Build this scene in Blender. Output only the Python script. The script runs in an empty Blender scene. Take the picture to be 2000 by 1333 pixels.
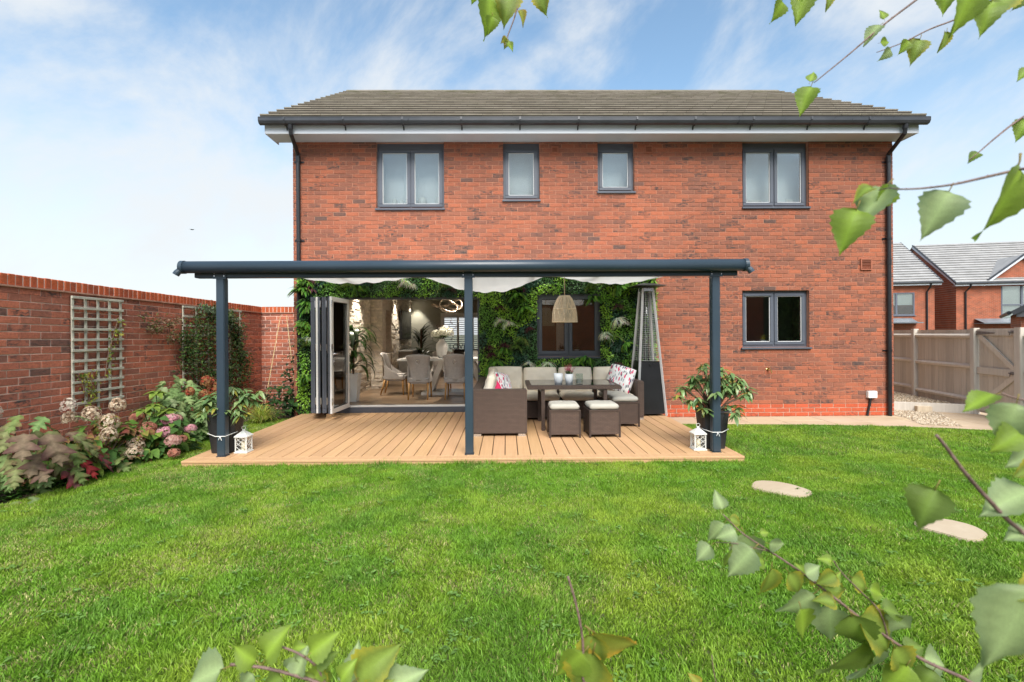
import bpy, bmesh, math, random
import numpy as np
from mathutils import Vector, Matrix, Euler, Quaternion

R = math.radians
scene = bpy.context.scene
COL = scene.collection
rng = random.Random(7)
nr = np.random.default_rng(11)

# ------------------------------------------------------------------ camera
FPX, CXP, HYP = 950.0, 1000.0, 651.9          # focal length, principal column, eye-level row (in pixels of a 2000 px wide frame)
CAM_H, YAW, ROLL = 1.51, 0.012, 0.006
cam_data = bpy.data.cameras.new('camera')
cam = bpy.data.objects.new('camera', cam_data)
COL.objects.link(cam)
cam_data.sensor_width = 36.0
cam_data.lens = FPX / 2000 * 36.0
cam_data.shift_y = (HYP - 666.5) / 2000
cam_data.clip_start, cam_data.clip_end = 0.02, 2000
CAM_R = Matrix.Rotation(-YAW, 3, 'Z') @ Matrix.Rotation(R(90), 3, 'X') @ Matrix.Rotation(-ROLL, 3, 'Z')
CAM_L = Vector((0, 0, CAM_H))
cam.matrix_world = Matrix.Translation(CAM_L) @ CAM_R.to_4x4()
cam_data.dof.use_dof = True
cam_data.dof.focus_distance = 7.5
cam_data.dof.aperture_fstop = 9.0
scene.camera = cam

# ------------------------------------------------------------------ world, sun, exposure
SUN_EL, SUN_AZ = 47, 172        # degrees; azimuth clockwise from +Y, so the sun stands behind the camera
world = bpy.data.worlds.new('World')
scene.world = world
world.use_nodes = True
wn, wl = world.node_tree.nodes, world.node_tree.links
wn.clear()

def wnode(t, **kw):
    n = wn.new(t)
    for k, v in kw.items():
        setattr(n, k, v)
    return n

def wmath(op, a, b=None, clamp=False):
    n = wnode('ShaderNodeMath', operation=op, use_clamp=clamp)
    for i, v in enumerate((a, b)):
        if v is None:
            continue
        if isinstance(v, (int, float)):
            n.inputs[i].default_value = v
        else:
            wl.new(v, n.inputs[i])
    return n.outputs[0]

sky = wnode('ShaderNodeTexSky', sky_type='NISHITA', sun_disc=False)
sky.sun_elevation, sky.sun_rotation = R(SUN_EL), R(SUN_AZ)
sky.air_density, sky.dust_density, sky.ozone_density = 1.0, 0.8, 1.0
tc = wnode('ShaderNodeTexCoord')
sep = wnode('ShaderNodeSeparateXYZ')
wl.new(tc.outputs['Generated'], sep.inputs[0])
dz = wmath('MAXIMUM', sep.outputs[2], 0.0)
mr = wnode('ShaderNodeMapping')                     # wisps drawn out along one slanting direction
mr.inputs['Rotation'].default_value = (0, R(38), R(10))
wl.new(tc.outputs['Generated'], mr.inputs[0])
mp = wnode('ShaderNodeMapping')
mp.inputs['Location'].default_value = (1.1, 8.3, 3.0)
mp.inputs['Scale'].default_value = (1.15, 1.3, 2.3)
wl.new(mr.outputs[0], mp.inputs[0])
nz = wnode('ShaderNodeTexNoise')
nz.inputs['Scale'].default_value = 1.9
nz.inputs['Detail'].default_value = 10
nz.inputs['Roughness'].default_value = 0.60
nz.inputs['Distortion'].default_value = 0.25
wl.new(mp.outputs[0], nz.inputs['Vector'])
rmp = wnode('ShaderNodeMapRange', interpolation_type='SMOOTHSTEP')
rmp.inputs['From Min'].default_value = 0.42
rmp.inputs['From Max'].default_value = 0.70
rmp.inputs['To Max'].default_value = 0.92
wl.new(nz.outputs[0], rmp.inputs[0])
hzr = wnode('ShaderNodeMapRange', interpolation_type='SMOOTHSTEP')       # thin white veil low in the sky, all the way round
hzr.inputs['From Min'].default_value = 0.46
hzr.inputs['From Max'].default_value = 0.02
hzr.inputs['To Min'].default_value = 0.0
hzr.inputs['To Max'].default_value = 0.92
wl.new(dz, hzr.inputs[0])
cov = wmath('SUBTRACT', 1.0, wmath('MULTIPLY', wmath('SUBTRACT', 1.0, rmp.outputs[0]), wmath('SUBTRACT', 1.0, hzr.outputs[0])))
bg_sky, bg_cloud, mixw = wnode('ShaderNodeBackground'), wnode('ShaderNodeBackground'), wnode('ShaderNodeMixShader')
skt = wnode('ShaderNodeMix', data_type='RGBA', blend_type='MULTIPLY')
skt.inputs[0].default_value = 1.0
skt.inputs[7].default_value = (1.0, 1.07, 0.99, 1)
wl.new(sky.outputs[0], skt.inputs[6])
wl.new(skt.outputs[2], bg_sky.inputs[0])
bg_sky.inputs[1].default_value = 0.117
bg_cloud.inputs[0].default_value = (0.93, 0.97, 1.0, 1)
bg_cloud.inputs[1].default_value = 0.435
wl.new(cov, mixw.inputs[0])
wl.new(bg_sky.outputs[0], mixw.inputs[1])
wl.new(bg_cloud.outputs[0], mixw.inputs[2])
wo = wnode('ShaderNodeOutputWorld')
wl.new(mixw.outputs[0], wo.inputs[0])

sun_data = bpy.data.lights.new('sun', 'SUN')
sun = bpy.data.objects.new('sun', sun_data)
COL.objects.link(sun)
sun_data.energy = 2.8
sun_data.angle = R(40)
sun_data.color = (1.0, 0.965, 0.91)
sd = Vector((math.sin(R(SUN_AZ)) * math.cos(R(SUN_EL)), math.cos(R(SUN_AZ)) * math.cos(R(SUN_EL)), math.sin(R(SUN_EL))))
sun.rotation_euler = sd.to_track_quat('Z', 'Y').to_euler()
sun.location = sd * 60

vs = scene.view_settings
vs.view_transform, vs.look, vs.gamma, vs.exposure, vs.use_curve_mapping = 'Standard', 'None', 1.0, 1.12, False
scene.cycles.max_bounces = 8
scene.cycles.transparent_max_bounces = 16
scene.cycles.sample_clamp_indirect = 6

# ------------------------------------------------------------------ helpers
def pt(px, py, X=None, Y=None, Z=None):
    """the point where the sight line of a photo pixel meets the plane X=, Y= or Z="""
    d = CAM_R @ Vector(((px - CXP) / FPX, -(py - HYP) / FPX, -1.0))
    if Y is not None: t = Y / d.y
    elif Z is not None: t = (Z - CAM_H) / d.z
    else: t = X / d.x
    return CAM_L + d * t

def pd(px, py, dist):
    """the point on a photo pixel's sight line, dist metres in front of the camera"""
    d = CAM_R @ Vector(((px - CXP) / FPX, -(py - HYP) / FPX, -1.0))
    return CAM_L + d * dist

class MB:
    def __init__(s):
        s.v, s.f, s.t = [], [], []
    def add(s, vs_, fs, tint=(1, 1, 1)):
        o = len(s.v)
        s.v.extend([tuple(p) for p in vs_])
        s.f.extend([tuple(i + o for i in f) for f in fs])
        s.t.extend([tint] * len(vs_))
        return s
    def box(s, x0, x1, y0, y1, z0, z1, tint=(1, 1, 1), m=None):
        p = [Vector((x, y, z)) for x in (x0, x1) for y in (y0, y1) for z in (z0, z1)]
        if m is not None: p = [m @ q for q in p]
        return s.add(p, [(0, 1, 3, 2), (4, 6, 7, 5), (0, 4, 5, 1), (2, 3, 7, 6), (0, 2, 6, 4), (1, 5, 7, 3)], tint)
    def beam(s, a, b, w, h, up=(0, 0, 1), tint=(1, 1, 1)):
        a, b = Vector(a), Vector(b)
        d = (b - a).normalized()
        u = Vector(up)
        if abs(d.dot(u)) > .98: u = Vector((0, 1, 0))
        r = d.cross(u).normalized(); u = r.cross(d).normalized()
        p = [q + r * (sx * w / 2) + u * (sz * h / 2) for q in (a, b) for sx in (-1, 1) for sz in (-1, 1)]
        return s.add(p, [(0, 1, 3, 2), (4, 6, 7, 5), (0, 4, 5, 1), (2, 3, 7, 6), (0, 2, 6, 4), (1, 5, 7, 3)], tint)
    def tube(s, pts, r, n=8, cap=True, tint=(1, 1, 1)):
        pts = [Vector(p) for p in pts]
        rs = r if isinstance(r, (list, tuple)) else [r] * len(pts)
        vs_, fs, prev = [], [], None
        for i, p in enumerate(pts):
            d = (pts[min(i + 1, len(pts) - 1)] - pts[max(i - 1, 0)]).normalized()
            if prev is None:
                prev = d.orthogonal().normalized()
            prev = (prev - d * prev.dot(d))
            prev = prev.normalized() if prev.length > 1e-6 else d.orthogonal().normalized()
            q = d.cross(prev)
            for k in range(n):
                a = 2 * math.pi * k / n
                vs_.append(p + (prev * math.cos(a) + q * math.sin(a)) * rs[i])
        for i in range(len(pts) - 1):
            for k in range(n):
                a, b = i * n + k, i * n + (k + 1) % n
                fs.append((a, b, b + n, a + n))
        if cap:
            fs.append(tuple(range(n - 1, -1, -1)))
            fs.append(tuple(range((len(pts) - 1) * n, len(pts) * n)))
        return s.add(vs_, fs, tint)
    def lathe(s, prof, n=20, c=(0, 0, 0), sq=None, tint=(1, 1, 1)):
        vs_, fs = [], []
        for (r, z) in prof:
            for k in range(n):
                a = 2 * math.pi * k / n
                vs_.append((c[0] + r * math.cos(a), c[1] + r * math.sin(a), c[2] + z))
        for i in range(len(prof) - 1):
            for k in range(n):
                a, b = i * n + k, i * n + (k + 1) % n
                fs.append((a, b, b + n, a + n))
        if prof[0][0] > 1e-4: fs.append(tuple(range(n - 1, -1, -1)))
        if prof[-1][0] > 1e-4: fs.append(tuple(range((len(prof) - 1) * n, len(prof) * n)))
        return s.add(vs_, fs, tint)
    def prism(s, poly, y0, y1, tint=(1, 1, 1)):
        """polygon in x,z pushed along y"""
        n = len(poly)
        vs_ = [(x, y0, z) for x, z in poly] + [(x, y1, z) for x, z in poly]
        fs = [tuple(range(n)), tuple(range(2 * n - 1, n - 1, -1))]
        fs += [(i, i + n, (i + 1) % n + n, (i + 1) % n) for i in range(n)]
        return s.add(vs_, fs, tint)
    def slab(s, poly, z0, z1, tint=(1, 1, 1)):
        n = len(poly)
        vs_ = [(x, y, z0) for x, y in poly] + [(x, y, z1) for x, y in poly]
        fs = [tuple(range(n - 1, -1, -1)), tuple(range(n, 2 * n))]
        fs += [(i, (i + 1) % n, (i + 1) % n + n, i + n) for i in range(n)]
        return s.add(vs_, fs, tint)
    def mesh(s, name, mat=None, smooth=False, bevel=0, seg=2):
        me = bpy.data.meshes.new(name)
        me.from_pydata(s.v, [], s.f)
        at = me.attributes.new('tint', 'FLOAT_COLOR', 'POINT')
        t = np.ones((len(s.v), 4), np.float32); t[:, :3] = np.array(s.t, np.float32).reshape(-1, 3)
        at.data.foreach_set('color', t.ravel())
        bm = bmesh.new(); bm.from_mesh(me)
        bmesh.ops.recalc_face_normals(bm, faces=bm.faces)
        if bevel:
            es = [e for e in bm.edges if e.is_manifold and e.calc_face_angle(0) > .5]
            bmesh.ops.bevel(bm, geom=es, offset=bevel, segments=seg, affect='EDGES', clamp_overlap=True)
        bm.to_mesh(me); bm.free()
        if smooth: me.shade_smooth()
        if mat: me.materials.append(mat)
        return me
    def build(s, name, mat, parent=None, smooth=False, bevel=0, seg=2, loc=None, rot=None):
        return put(name, s.mesh(name, mat, smooth, bevel, seg), parent, loc, rot)

def put(name, me, parent=None, loc=None, rot=None, scale=None):
    o = bpy.data.objects.new(name, me)
    COL.objects.link(o)
    if parent is not None: o.parent = parent
    if loc is not None: o.location = loc
    if rot is not None: o.rotation_euler = rot
    if scale is not None: o.scale = scale if hasattr(scale, '__len__') else (scale,) * 3
    return o

def tag(o, label=None, cat=None, group=None, kind=None):
    for k, v in (('label', label), ('category', cat), ('group', group), ('kind', kind)):
        if v: o[k] = v
    return o

def empty(name, loc=(0, 0, 0), label=None, cat=None, group=None, rz=0, parent=None):
    o = bpy.data.objects.new(name, None)
    COL.objects.link(o)
    o.location = loc; o.rotation_euler = (0, 0, rz)
    o.empty_display_size = .1
    if parent is not None: o.parent = parent
    return tag(o, label, cat, group)

def copy_tree(o, parent=None):
    c = o.copy(); COL.objects.link(c); c.parent = parent
    for ch in list(o.children): copy_tree(ch, c)
    return c

def np_mesh(name, verts, tris, tints, mat):
    """big triangle soups: verts (n,3), tris (m,3), tints (n,3)"""
    me = bpy.data.meshes.new(name)
    me.vertices.add(len(verts)); me.vertices.foreach_set('co', np.ascontiguousarray(verts, np.float32).ravel())
    me.loops.add(tris.size); me.loops.foreach_set('vertex_index', np.ascontiguousarray(tris, np.int32).ravel())
    k = tris.shape[1]
    me.polygons.add(len(tris))
    me.polygons.foreach_set('loop_start', np.arange(0, tris.size, k, dtype=np.int32))
    at = me.attributes.new('tint', 'FLOAT_COLOR', 'POINT')
    t = np.ones((len(verts), 4), np.float32); t[:, :3] = tints
    at.data.foreach_set('color', t.ravel())
    me.update(calc_edges=True)
    me.materials.append(mat)
    return me

# ------------------------------------------------------------------ materials
class NT:
    def __init__(s, name):
        s.m = bpy.data.materials.new(name); s.m.use_nodes = True
        s.n, s.l = s.m.node_tree.nodes, s.m.node_tree.links
        s.b = s.n['Principled BSDF']; s.o = s.n['Material Output']
    def node(s, t, ins=None, **kw):
        n = s.n.new(t)
        for k, v in kw.items(): setattr(n, k, v)
        for k, v in (ins or {}).items(): s.set(n.inputs[k], v)
        return n
    def set(s, inp, v):
        if isinstance(v, bpy.types.NodeSocket): s.l.new(v, inp)
        else: inp.default_value = v
    def pos(s, kind='pos'):
        if kind == 'pos': return s.node('ShaderNodeNewGeometry').outputs['Position']
        return s.node('ShaderNodeTexCoord').outputs['Object']
    def mapping(s, v, scale=(1, 1, 1), rot=(0, 0, 0), loc=(0, 0, 0)):
        return s.node('ShaderNodeMapping', {'Vector': v, 'Scale': scale, 'Rotation': rot, 'Location': loc}).outputs[0]
    def noise(s, v, scale, detail=4, rough=.55, dist=0):
        return s.node('ShaderNodeTexNoise', {'Vector': v, 'Scale': scale, 'Detail': detail, 'Roughness': rough, 'Distortion': dist}).outputs[0]
    def math(s, op, a, b=0.0, clamp=False):
        return s.node('ShaderNodeMath', {0: a, 1: b}, operation=op, use_clamp=clamp).outputs[0]
    def ramp(s, f, lo, hi, a=0.0, b=1.0):
        return s.node('ShaderNodeMapRange', {0: f, 1: lo, 2: hi, 3: a, 4: b}).outputs[0]
    def mix(s, f, a, b, mode='MIX'):
        n = s.node('ShaderNodeMix', data_type='RGBA', blend_type=mode)
        s.set(n.inputs[0], f)
        for i, v in ((6, a), (7, b)):
            s.set(n.inputs[i], v if isinstance(v, bpy.types.NodeSocket) else (*v[:3], 1))
        return n.outputs[2]
    def tint(s):
        return s.node('ShaderNodeAttribute', attribute_name='tint').outputs['Color']
    def bump(s, h, strength=.3, dist=.01):
        n = s.node('ShaderNodeBump', {'Height': h, 'Strength': strength, 'Distance': dist})
        s.l.new(n.outputs[0], s.b.inputs['Normal'])
    def out(s, color=None, rough=None, metal=None, spec=None):
        if color is not None: s.set(s.b.inputs['Base Color'], color if isinstance(color, bpy.types.NodeSocket) else (*color[:3], 1))
        if rough is not None: s.set(s.b.inputs['Roughness'], rough)
        if metal is not None: s.set(s.b.inputs['Metallic'], metal)
        if spec is not None: s.set(s.b.inputs['Specular IOR Level'], spec)
        return s.m

def plain(name, col, rough=.55, var=.12, scale=6, bump=0, bscale=60, metal=0, spec=.5, kind='pos', tint=False, stretch=(1, 1, 1)):
    t = NT(name)
    p = t.mapping(t.pos(kind), stretch)
    nz_ = t.noise(p, scale, 5)
    c = t.mix(t.ramp(nz_, .3, .7), [x * (1 - var) for x in col], [min(1, x * (1 + var)) for x in col])
    if tint: c = t.mix(1.0, c, t.tint(), 'MULTIPLY')
    if bump: t.bump(t.noise(p, bscale, 4), bump, .01)
    return t.out(c, t.ramp(nz_, .3, .7, max(0, rough - .06), min(1, rough + .06)), metal, spec)

def leafy(name, trans=.3, rough=.6, spec=.15, var=.25, scale=25, kind='pos'):
    """leaf material: colour from the piece's own tint, mottled, with light passing through"""
    t = NT(name)
    p = t.pos(kind)
    c = t.mix(t.ramp(t.noise(p, scale, 3), .3, .7), (1 - var,) * 3, (1 + var,) * 3)
    c = t.mix(1.0, t.tint(), c, 'MULTIPLY')
    t.out(c, rough, 0, spec)
    tr = t.node('ShaderNodeBsdfTranslucent', {'Color': c})
    mx = t.node('ShaderNodeMixShader', {0: trans, 1: t.b.outputs[0], 2: tr.outputs[0]})
    t.l.new(mx.outputs[0], t.o.inputs[0])
    return t.m

def brick_mat(name, ramp, smudge=(.055, .045, .042), rough=.85):
    t = NT(name)
    sp = t.node('ShaderNodeSeparateColor', {0: t.tint()})
    cr = t.node('ShaderNodeValToRGB', {0: sp.outputs[0]})
    el = cr.color_ramp.elements
    while len(el) < len(ramp): el.new(.5)
    for e, (q, c) in zip(el, ramp): e.position = q; e.color = (*c, 1)
    p = t.pos()
    fine = t.noise(p, 55, 5, .65)
    c = t.mix(1.0, cr.outputs[0], t.mix(t.ramp(fine, .3, .72), (.72,) * 3, (1.22,) * 3), 'MULTIPLY')
    big = t.noise(p, 1.1, 3)
    c = t.mix(1.0, c, t.mix(t.ramp(big, .35, .65), (.88, .88, .9), (1.1, 1.08, 1.06)), 'MULTIPLY')
    sm = t.noise(t.mapping(p, (14, 14, 34)), 1.0, 4, .7)
    k = t.math('MULTIPLY', t.ramp(sm, .46, .60), sp.outputs[1], True)
    c = t.mix(k, c, smudge)
    pale = t.noise(t.mapping(p, (9, 9, 22), loc=(3, 1, 7)), 1.0, 5, .75)
    c = t.mix(t.math('MULTIPLY', t.ramp(pale, .62, .8), .45), c, (.55, .36, .26))
    t.bump(t.math('ADD', t.noise(p, 90, 4, .7), t.noise(t.mapping(p, (10, 10, 60)), 1.5, 3)), .5, .006)
    return t.out(c, rough, 0, .25)

def glass_mat(name, tint=(1, 1, 1), gain=1.6, rough=0.0):
    t = NT(name)
    fr = t.node('ShaderNodeFresnel', {'IOR': 1.5})
    k = t.math('MULTIPLY', fr.outputs[0], gain, True)
    tr = t.node('ShaderNodeBsdfTransparent', {'Color': (*tint, 1)})
    gl = t.node('ShaderNodeBsdfGlossy', {'Color': (1, 1, 1, 1), 'Roughness': rough})
    mx = t.node('ShaderNodeMixShader', {0: k, 1: tr.outputs[0], 2: gl.outputs[0]})
    t.l.new(mx.outputs[0], t.o.inputs[0])
    return t.m

HOUSE_RAMP = [(0, (.375, .118, .062)), (.25, (.335, .112, .062)), (.5, (.29, .105, .062)), (.75, (.245, .097, .062)), (.93, (.185, .085, .06)), (1, (.135, .078, .062))]
GARDEN_RAMP = [(0, (.48, .155, .09)), (.35, (.42, .14, .085)), (.65, (.34, .125, .08)), (.9, (.25, .105, .075)), (1, (.17, .09, .07))]
m_brick = brick_mat('brick_orange_red', HOUSE_RAMP)
m_plinth = brick_mat('brick_plinth_red', [(0, (.50, .10, .045)), (.5, (.46, .095, .04)), (1, (.40, .085, .04))])
m_gbrick = brick_mat('brick_garden_red', GARDEN_RAMP)
m_coping = brick_mat('brick_coping', [(0, (.50, .115, .04)), (.5, (.44, .10, .038)), (1, (.36, .085, .038))])
m_mortar = plain('mortar_red', (.42, .20, .13), .95, .2, 9, .4, 200)
m_mortar_pale = plain('mortar_pale', (.52, .40, .31), .95, .2, 12, .4, 200)
m_mortar_garden = plain('mortar_garden', (.74, .55, .45), .95, .22, 10, .4, 200)
m_anthracite = plain('anthracite_frame', (.085, .095, .118), .42, .06, 3, .05, 120)
m_pergola = plain('pergola_blue_grey', (.030, .048, .066), .36, .06, 2, .04, 160)
m_black = plain('black_plastic', (.012, .012, .014), .4, .1, 5)
m_gutter = plain('gutter_dark_grey', (.040, .042, .048), .32, .15, 4)
m_fascia = plain('fascia_white', (.62, .64, .68), .42, .05, 2)
m_soffit = plain('soffit_white', (.52, .53, .56), .55, .05, 2)
m_white = plain('white_paint', (.78, .77, .74), .45, .03, 3)
m_chrome = plain('brushed_steel', (.62, .63, .65), .28, .08, 8, metal=1)
m_glass = glass_mat('window_glass', (.93, .96, .95), 2.2)
m_roofglass = glass_mat('roof_glazing', (.97, .98, .98), 1.0)
m_leaf = leafy('leaf')
m_leaf_gloss = leafy('leaf_glossy', .22, .30, .5)
m_petal = leafy('petal', .3, .6, .2, .15, 40)
m_bark = plain('bark_brown', (.16, .10, .065), .8, .35, 30, .5, 90)
m_soil = plain('soil', (.045, .032, .024), .95, .5, 14, .8, 45)
# ------------------------------------------------------------------ ground sheet, lawn base, patio
DECK_Z, FLOOR_Z, FY = 0.125, 0.255, 8.64
LAWN_Z = 0.058
m_lawnbase = plain('lawn_soil_green', (.075, .095, .022), .95, .35, 7, .6, 90)
m_far = plain('ground_far', (.12, .12, .07), .95, .3, .6)
g = MB(); g.box(-400, 400, -400, 500, -.30, -.12); tag(g.build('ground', m_far), kind='structure')
g = MB(); g.slab([(-4.36, -5.6), (9.2, -5.6), (8.1, 6.6), (6.6, 7.2), (4.8, 7.55), (2.5, 7.72), (2.5, 8.5), (-4.36, 8.5)], -.11, LAWN_Z)
tag(g.build('lawn', m_lawnbase), kind='structure')
g = MB(); g.box(-4.79, -4.365, -5.6, 9.6, -.11, .055); g.box(-4.362, -3.76, 8.505, 9.6, -.11, .05)
tag(g.build('flower_bed', m_soil), kind='structure')

# ------------------------------------------------------------------ brickwork
def lay_bricks(x0, x1, z0, z1, holes, first=0, bond=.225, course=.075, joint=.010, smudge=.55, dark=.03, seed=1, jitter=.006):
    """stretcher bond in x,z; returns rows of (x0, x1, z0, z1, tint)"""
    r = random.Random(seed); out = []
    k = 0
    z = z0
    while z < z1 - .02:
        za, zb = z, min(z + course - joint, z1)
        spans = [(x0, x1)]
        for (hx0, hx1, hz0, hz1) in holes:
            if hz0 < zb - .012 and hz1 > za + .012:
                ns = []
                for a, b in spans:
                    if hx1 <= a or hx0 >= b: ns.append((a, b)); continue
                    if hx0 > a: ns.append((a, hx0))
                    if hx1 < b: ns.append((hx1, b))
                spans = ns
        off = (k % 2) * bond / 2 + r.uniform(-jitter, jitter)
        n0 = int((x0 - off) / bond) - 2
        for a, b in spans:
            q = math.floor((a - off) / bond)
            while True:
                xa, xb = off + q * bond, off + (q + 1) * bond - joint
                q += 1
                if xa >= b: break
                xa, xb = max(xa + r.uniform(-.0015, .0015), a), min(xb, b)
                if xb - xa < .025: continue
                u = r.random()
                tone = r.random() ** 1.1 * .82 if u > dark else r.uniform(.82, 1)
                sm = r.random() if r.random() < smudge else 0
                out.append((xa, xb, za, zb, (tone, sm, r.random())))
        z += course; k += 1
    return out

def brick_cells(mb, x0, x1, z0, z1, holes, y0, y1):
    """the mortar body: a slab with the openings left out"""
    xs = sorted({x0, x1, *[min(max(v, x0), x1) for h in holes for v in h[:2]]})
    zs = sorted({z0, z1, *[min(max(v, z0), z1) for h in holes for v in h[2:]]})
    for i in range(len(xs) - 1):
        run = None
        for j in range(len(zs) - 1):
            cx, cz = (xs[i] + xs[i + 1]) / 2, (zs[j] + zs[j + 1]) / 2
            open_ = any(h[0] < cx < h[1] and h[2] < cz < h[3] for h in holes)
            if open_:
                if run is not None: mb.box(xs[i], xs[i + 1], y0, y1, run, zs[j]); run = None
            elif run is None: run = zs[j]
        if run is not None: mb.box(xs[i], xs[i + 1], y0, y1, run, zs[-1])

def brick_shapes(mat, w=.215, h=.065, d=.03, n=28, seed=3, dark=.03, smudge=.55):
    """a stock of whole bricks with slightly worn corners, shared by the singly built ones"""
    r = random.Random(seed); out = []
    for i in range(n):
        b = MB(); t = (r.random() ** 1.1 * .82 if r.random() > dark else r.uniform(.82, 1), r.random() if r.random() < smudge else 0, r.random())
        e = .003
        P = []
        for y, s in ((0, e), (e, 0), (d, 0)):
            P += [(-w / 2 + s, y, -h / 2 + s), (w / 2 - s, y, -h / 2 + s), (w / 2 - s, y, h / 2 - s), (-w / 2 + s, y, h / 2 - s)]
        P = [(x + r.uniform(-.0015, .0015), y + (r.uniform(-.0015, .0015) if y < .01 else 0), z + r.uniform(-.001, .001)) for x, y, z in P]
        F = [(0, 1, 2, 3)] + [(a + k, a + (k + 1) % 4, a + (k + 1) % 4 + 4, a + k + 4) for a in (0, 4) for k in range(4)]
        b.add(P, F, t)
        out.append(b.mesh('brick', mat))
    return out

def brick_box(mb, b, y_front, depth, tint):
    xa, xb, za, zb = b
    e = .003
    P = []
    for y, s in ((y_front, e), (y_front + e, 0), (y_front + depth, 0)):
        P += [(xa + s, y, za + s), (xb - s, y, za + s), (xb - s, y, zb - s), (xa + s, y, zb - s)]
    F = [(0, 1, 2, 3)] + [(a + k, a + (k + 1) % 4, a + (k + 1) % 4 + 4, a + k + 4) for a in (0, 4) for k in range(4)]
    mb.add(P, F, tint)

# ------------------------------------------------------------------ the house
def rect(px0, py0, px1, py1, Y=FY):
    a, b = pt(px0, py1, Y=Y), pt(px1, py0, Y=Y)
    return (a.x, b.x, a.z, b.z)

HX0, HX1 = pt(574, 500, Y=FY).x, pt(1744, 600, Y=FY).x
SOFFIT_Z = pt(1100, 279, Y=FY).z
W_UP = [rect(735, 286, 867, 408), rect(983, 286, 1053.5, 391), rect(1167.5, 284, 1238.5, 375), rect(1450, 282, 1579, 405)]
W_UP = [(a, b_, c, SOFFIT_Z + .012) for a, b_, c, d in W_UP]
W_KIT = rect(1450, 567.5, 1580, 679)
W_LIV = rect(1048, 574, 1172, 697)
DOOR = (pt(607, 700, Y=FY).x, pt(938.5, 700, Y=FY).x, DECK_Z - .02, pt(800, 580, Y=FY).z)
GREEN = (HX0 + .10, pt(1280, 700, Y=FY).x, DECK_Z - .02, 2.56)

house = empty('house', ((HX0 + HX1) / 2, FY, 0), 'two storey red brick house with grey windows behind the veranda', 'house')
HOFF = Vector(house.location)
def hb(mb, name, mat, parent=None, **kw):
    """build a house part given in world coordinates"""
    o = mb.build(name, mat, parent or house, **kw)
    if parent is None: o.location = -HOFF
    return o

holes = W_UP + [W_KIT, W_LIV, DOOR]
mb = MB(); brick_cells(mb, HX0, HX1, .225, SOFFIT_Z + .25, holes, FY, FY + .30)
mb.box(HX0, HX0 + .30, FY + .302, 16.5, -.1, SOFFIT_Z + .2); mb.box(HX1 - .30, HX1, FY + .302, 16.5, -.1, SOFFIT_Z + .2)
wall = hb(mb, 'wall', m_mortar)
mb = MB(); brick_cells(mb, HX0, HX1, -.1, .222, [DOOR], FY, FY + .30)
plinth = hb(mb, 'plinth', m_mortar_pale)

rows = lay_bricks(HX0 - .002, HX1 + .002, .23, SOFFIT_Z + .01, holes + [(GREEN[0] + .06, GREEN[1] - .06, -1, 2.46)], seed=5)
single = sorted([b for b in rows if abs(b[1] - b[0] - .215) < .004 and abs(b[3] - b[2] - .065) < .001 and b[0] > 2.95],
                key=lambda b: (b[0] ** 2 + (b[2] - CAM_H) ** 2))[:296]
sset = set(id(b) for b in single)
shapes = brick_shapes(m_brick, seed=8)
for b in single:
    put('brick', rng.choice(shapes), wall, ((b[0] + b[1]) / 2, FY - .007 + rng.uniform(-.0015, .0015), (b[2] + b[3]) / 2))
mb = MB()
for b in rows:
    if id(b) not in sset: brick_box(mb, b[:4], FY - .007 + rng.uniform(-.002, .002), .02, b[4])
tag(hb(mb, 'brickwork', m_brick, wall), kind='stuff')
# the returns of the side walls show as brick ends
mb = MB()
for k in range(int(SOFFIT_Z / .075)):
    z = .005 + k * .075
    for x in (HX0 - .006, HX1 - .02):
        mb.box(x, x + .026, FY - .004, FY + (.215 if k % 2 else .10), z, z + .065, (rng.random() ** 1.2 * .8, rng.random() * .6, 0))
tag(hb(mb, 'brick_return', m_brick, wall), kind='stuff')
pshapes = brick_shapes(m_plinth, n=10, seed=9, dark=0, smudge=.1)
for b in lay_bricks(HX0, HX1, .005, .222, [(DOOR[0], DOOR[1], -1, 1), (GREEN[0], GREEN[1], -1, 1)], seed=6):
    if b[1] - b[0] > .2: put('brick', rng.choice(pshapes), plinth, ((b[0] + b[1]) / 2, FY - .007, (b[2] + b[3]) / 2), None, ((b[1] - b[0]) / .215, 1, (b[3] - b[2]) / .065))
    else:
        q = MB(); brick_box(q, b[:4], FY - .007, .02, b[4]); q.build('brick', m_plinth, plinth)

# gables, rear wall, floors: the body that carries the roof
RIDGE_Y, RIDGE_Z = 12.58, 7.76
EAVE_Y, EAVE_Z = 8.14, 5.14
mb = MB()
for x in (HX0, HX1 - .30):
    P = [(x, FY + .31, SOFFIT_Z + .2), (x, 16.5, SOFFIT_Z + .2), (x, RIDGE_Y, RIDGE_Z - .14)]
    P += [(a + .30, b, c) for a, b, c in P]
    mb.add(P, [(0, 1, 2), (5, 4, 3), (0, 3, 4, 1), (1, 4, 5, 2), (2, 5, 3, 0)])
hb(mb, 'gable', m_brick)
mb = MB(); mb.box(HX0 + .31, HX1 - .31, FY + .305, 16.15, 2.70, 2.95)
hb(mb, 'upper_floor', m_white)

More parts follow.
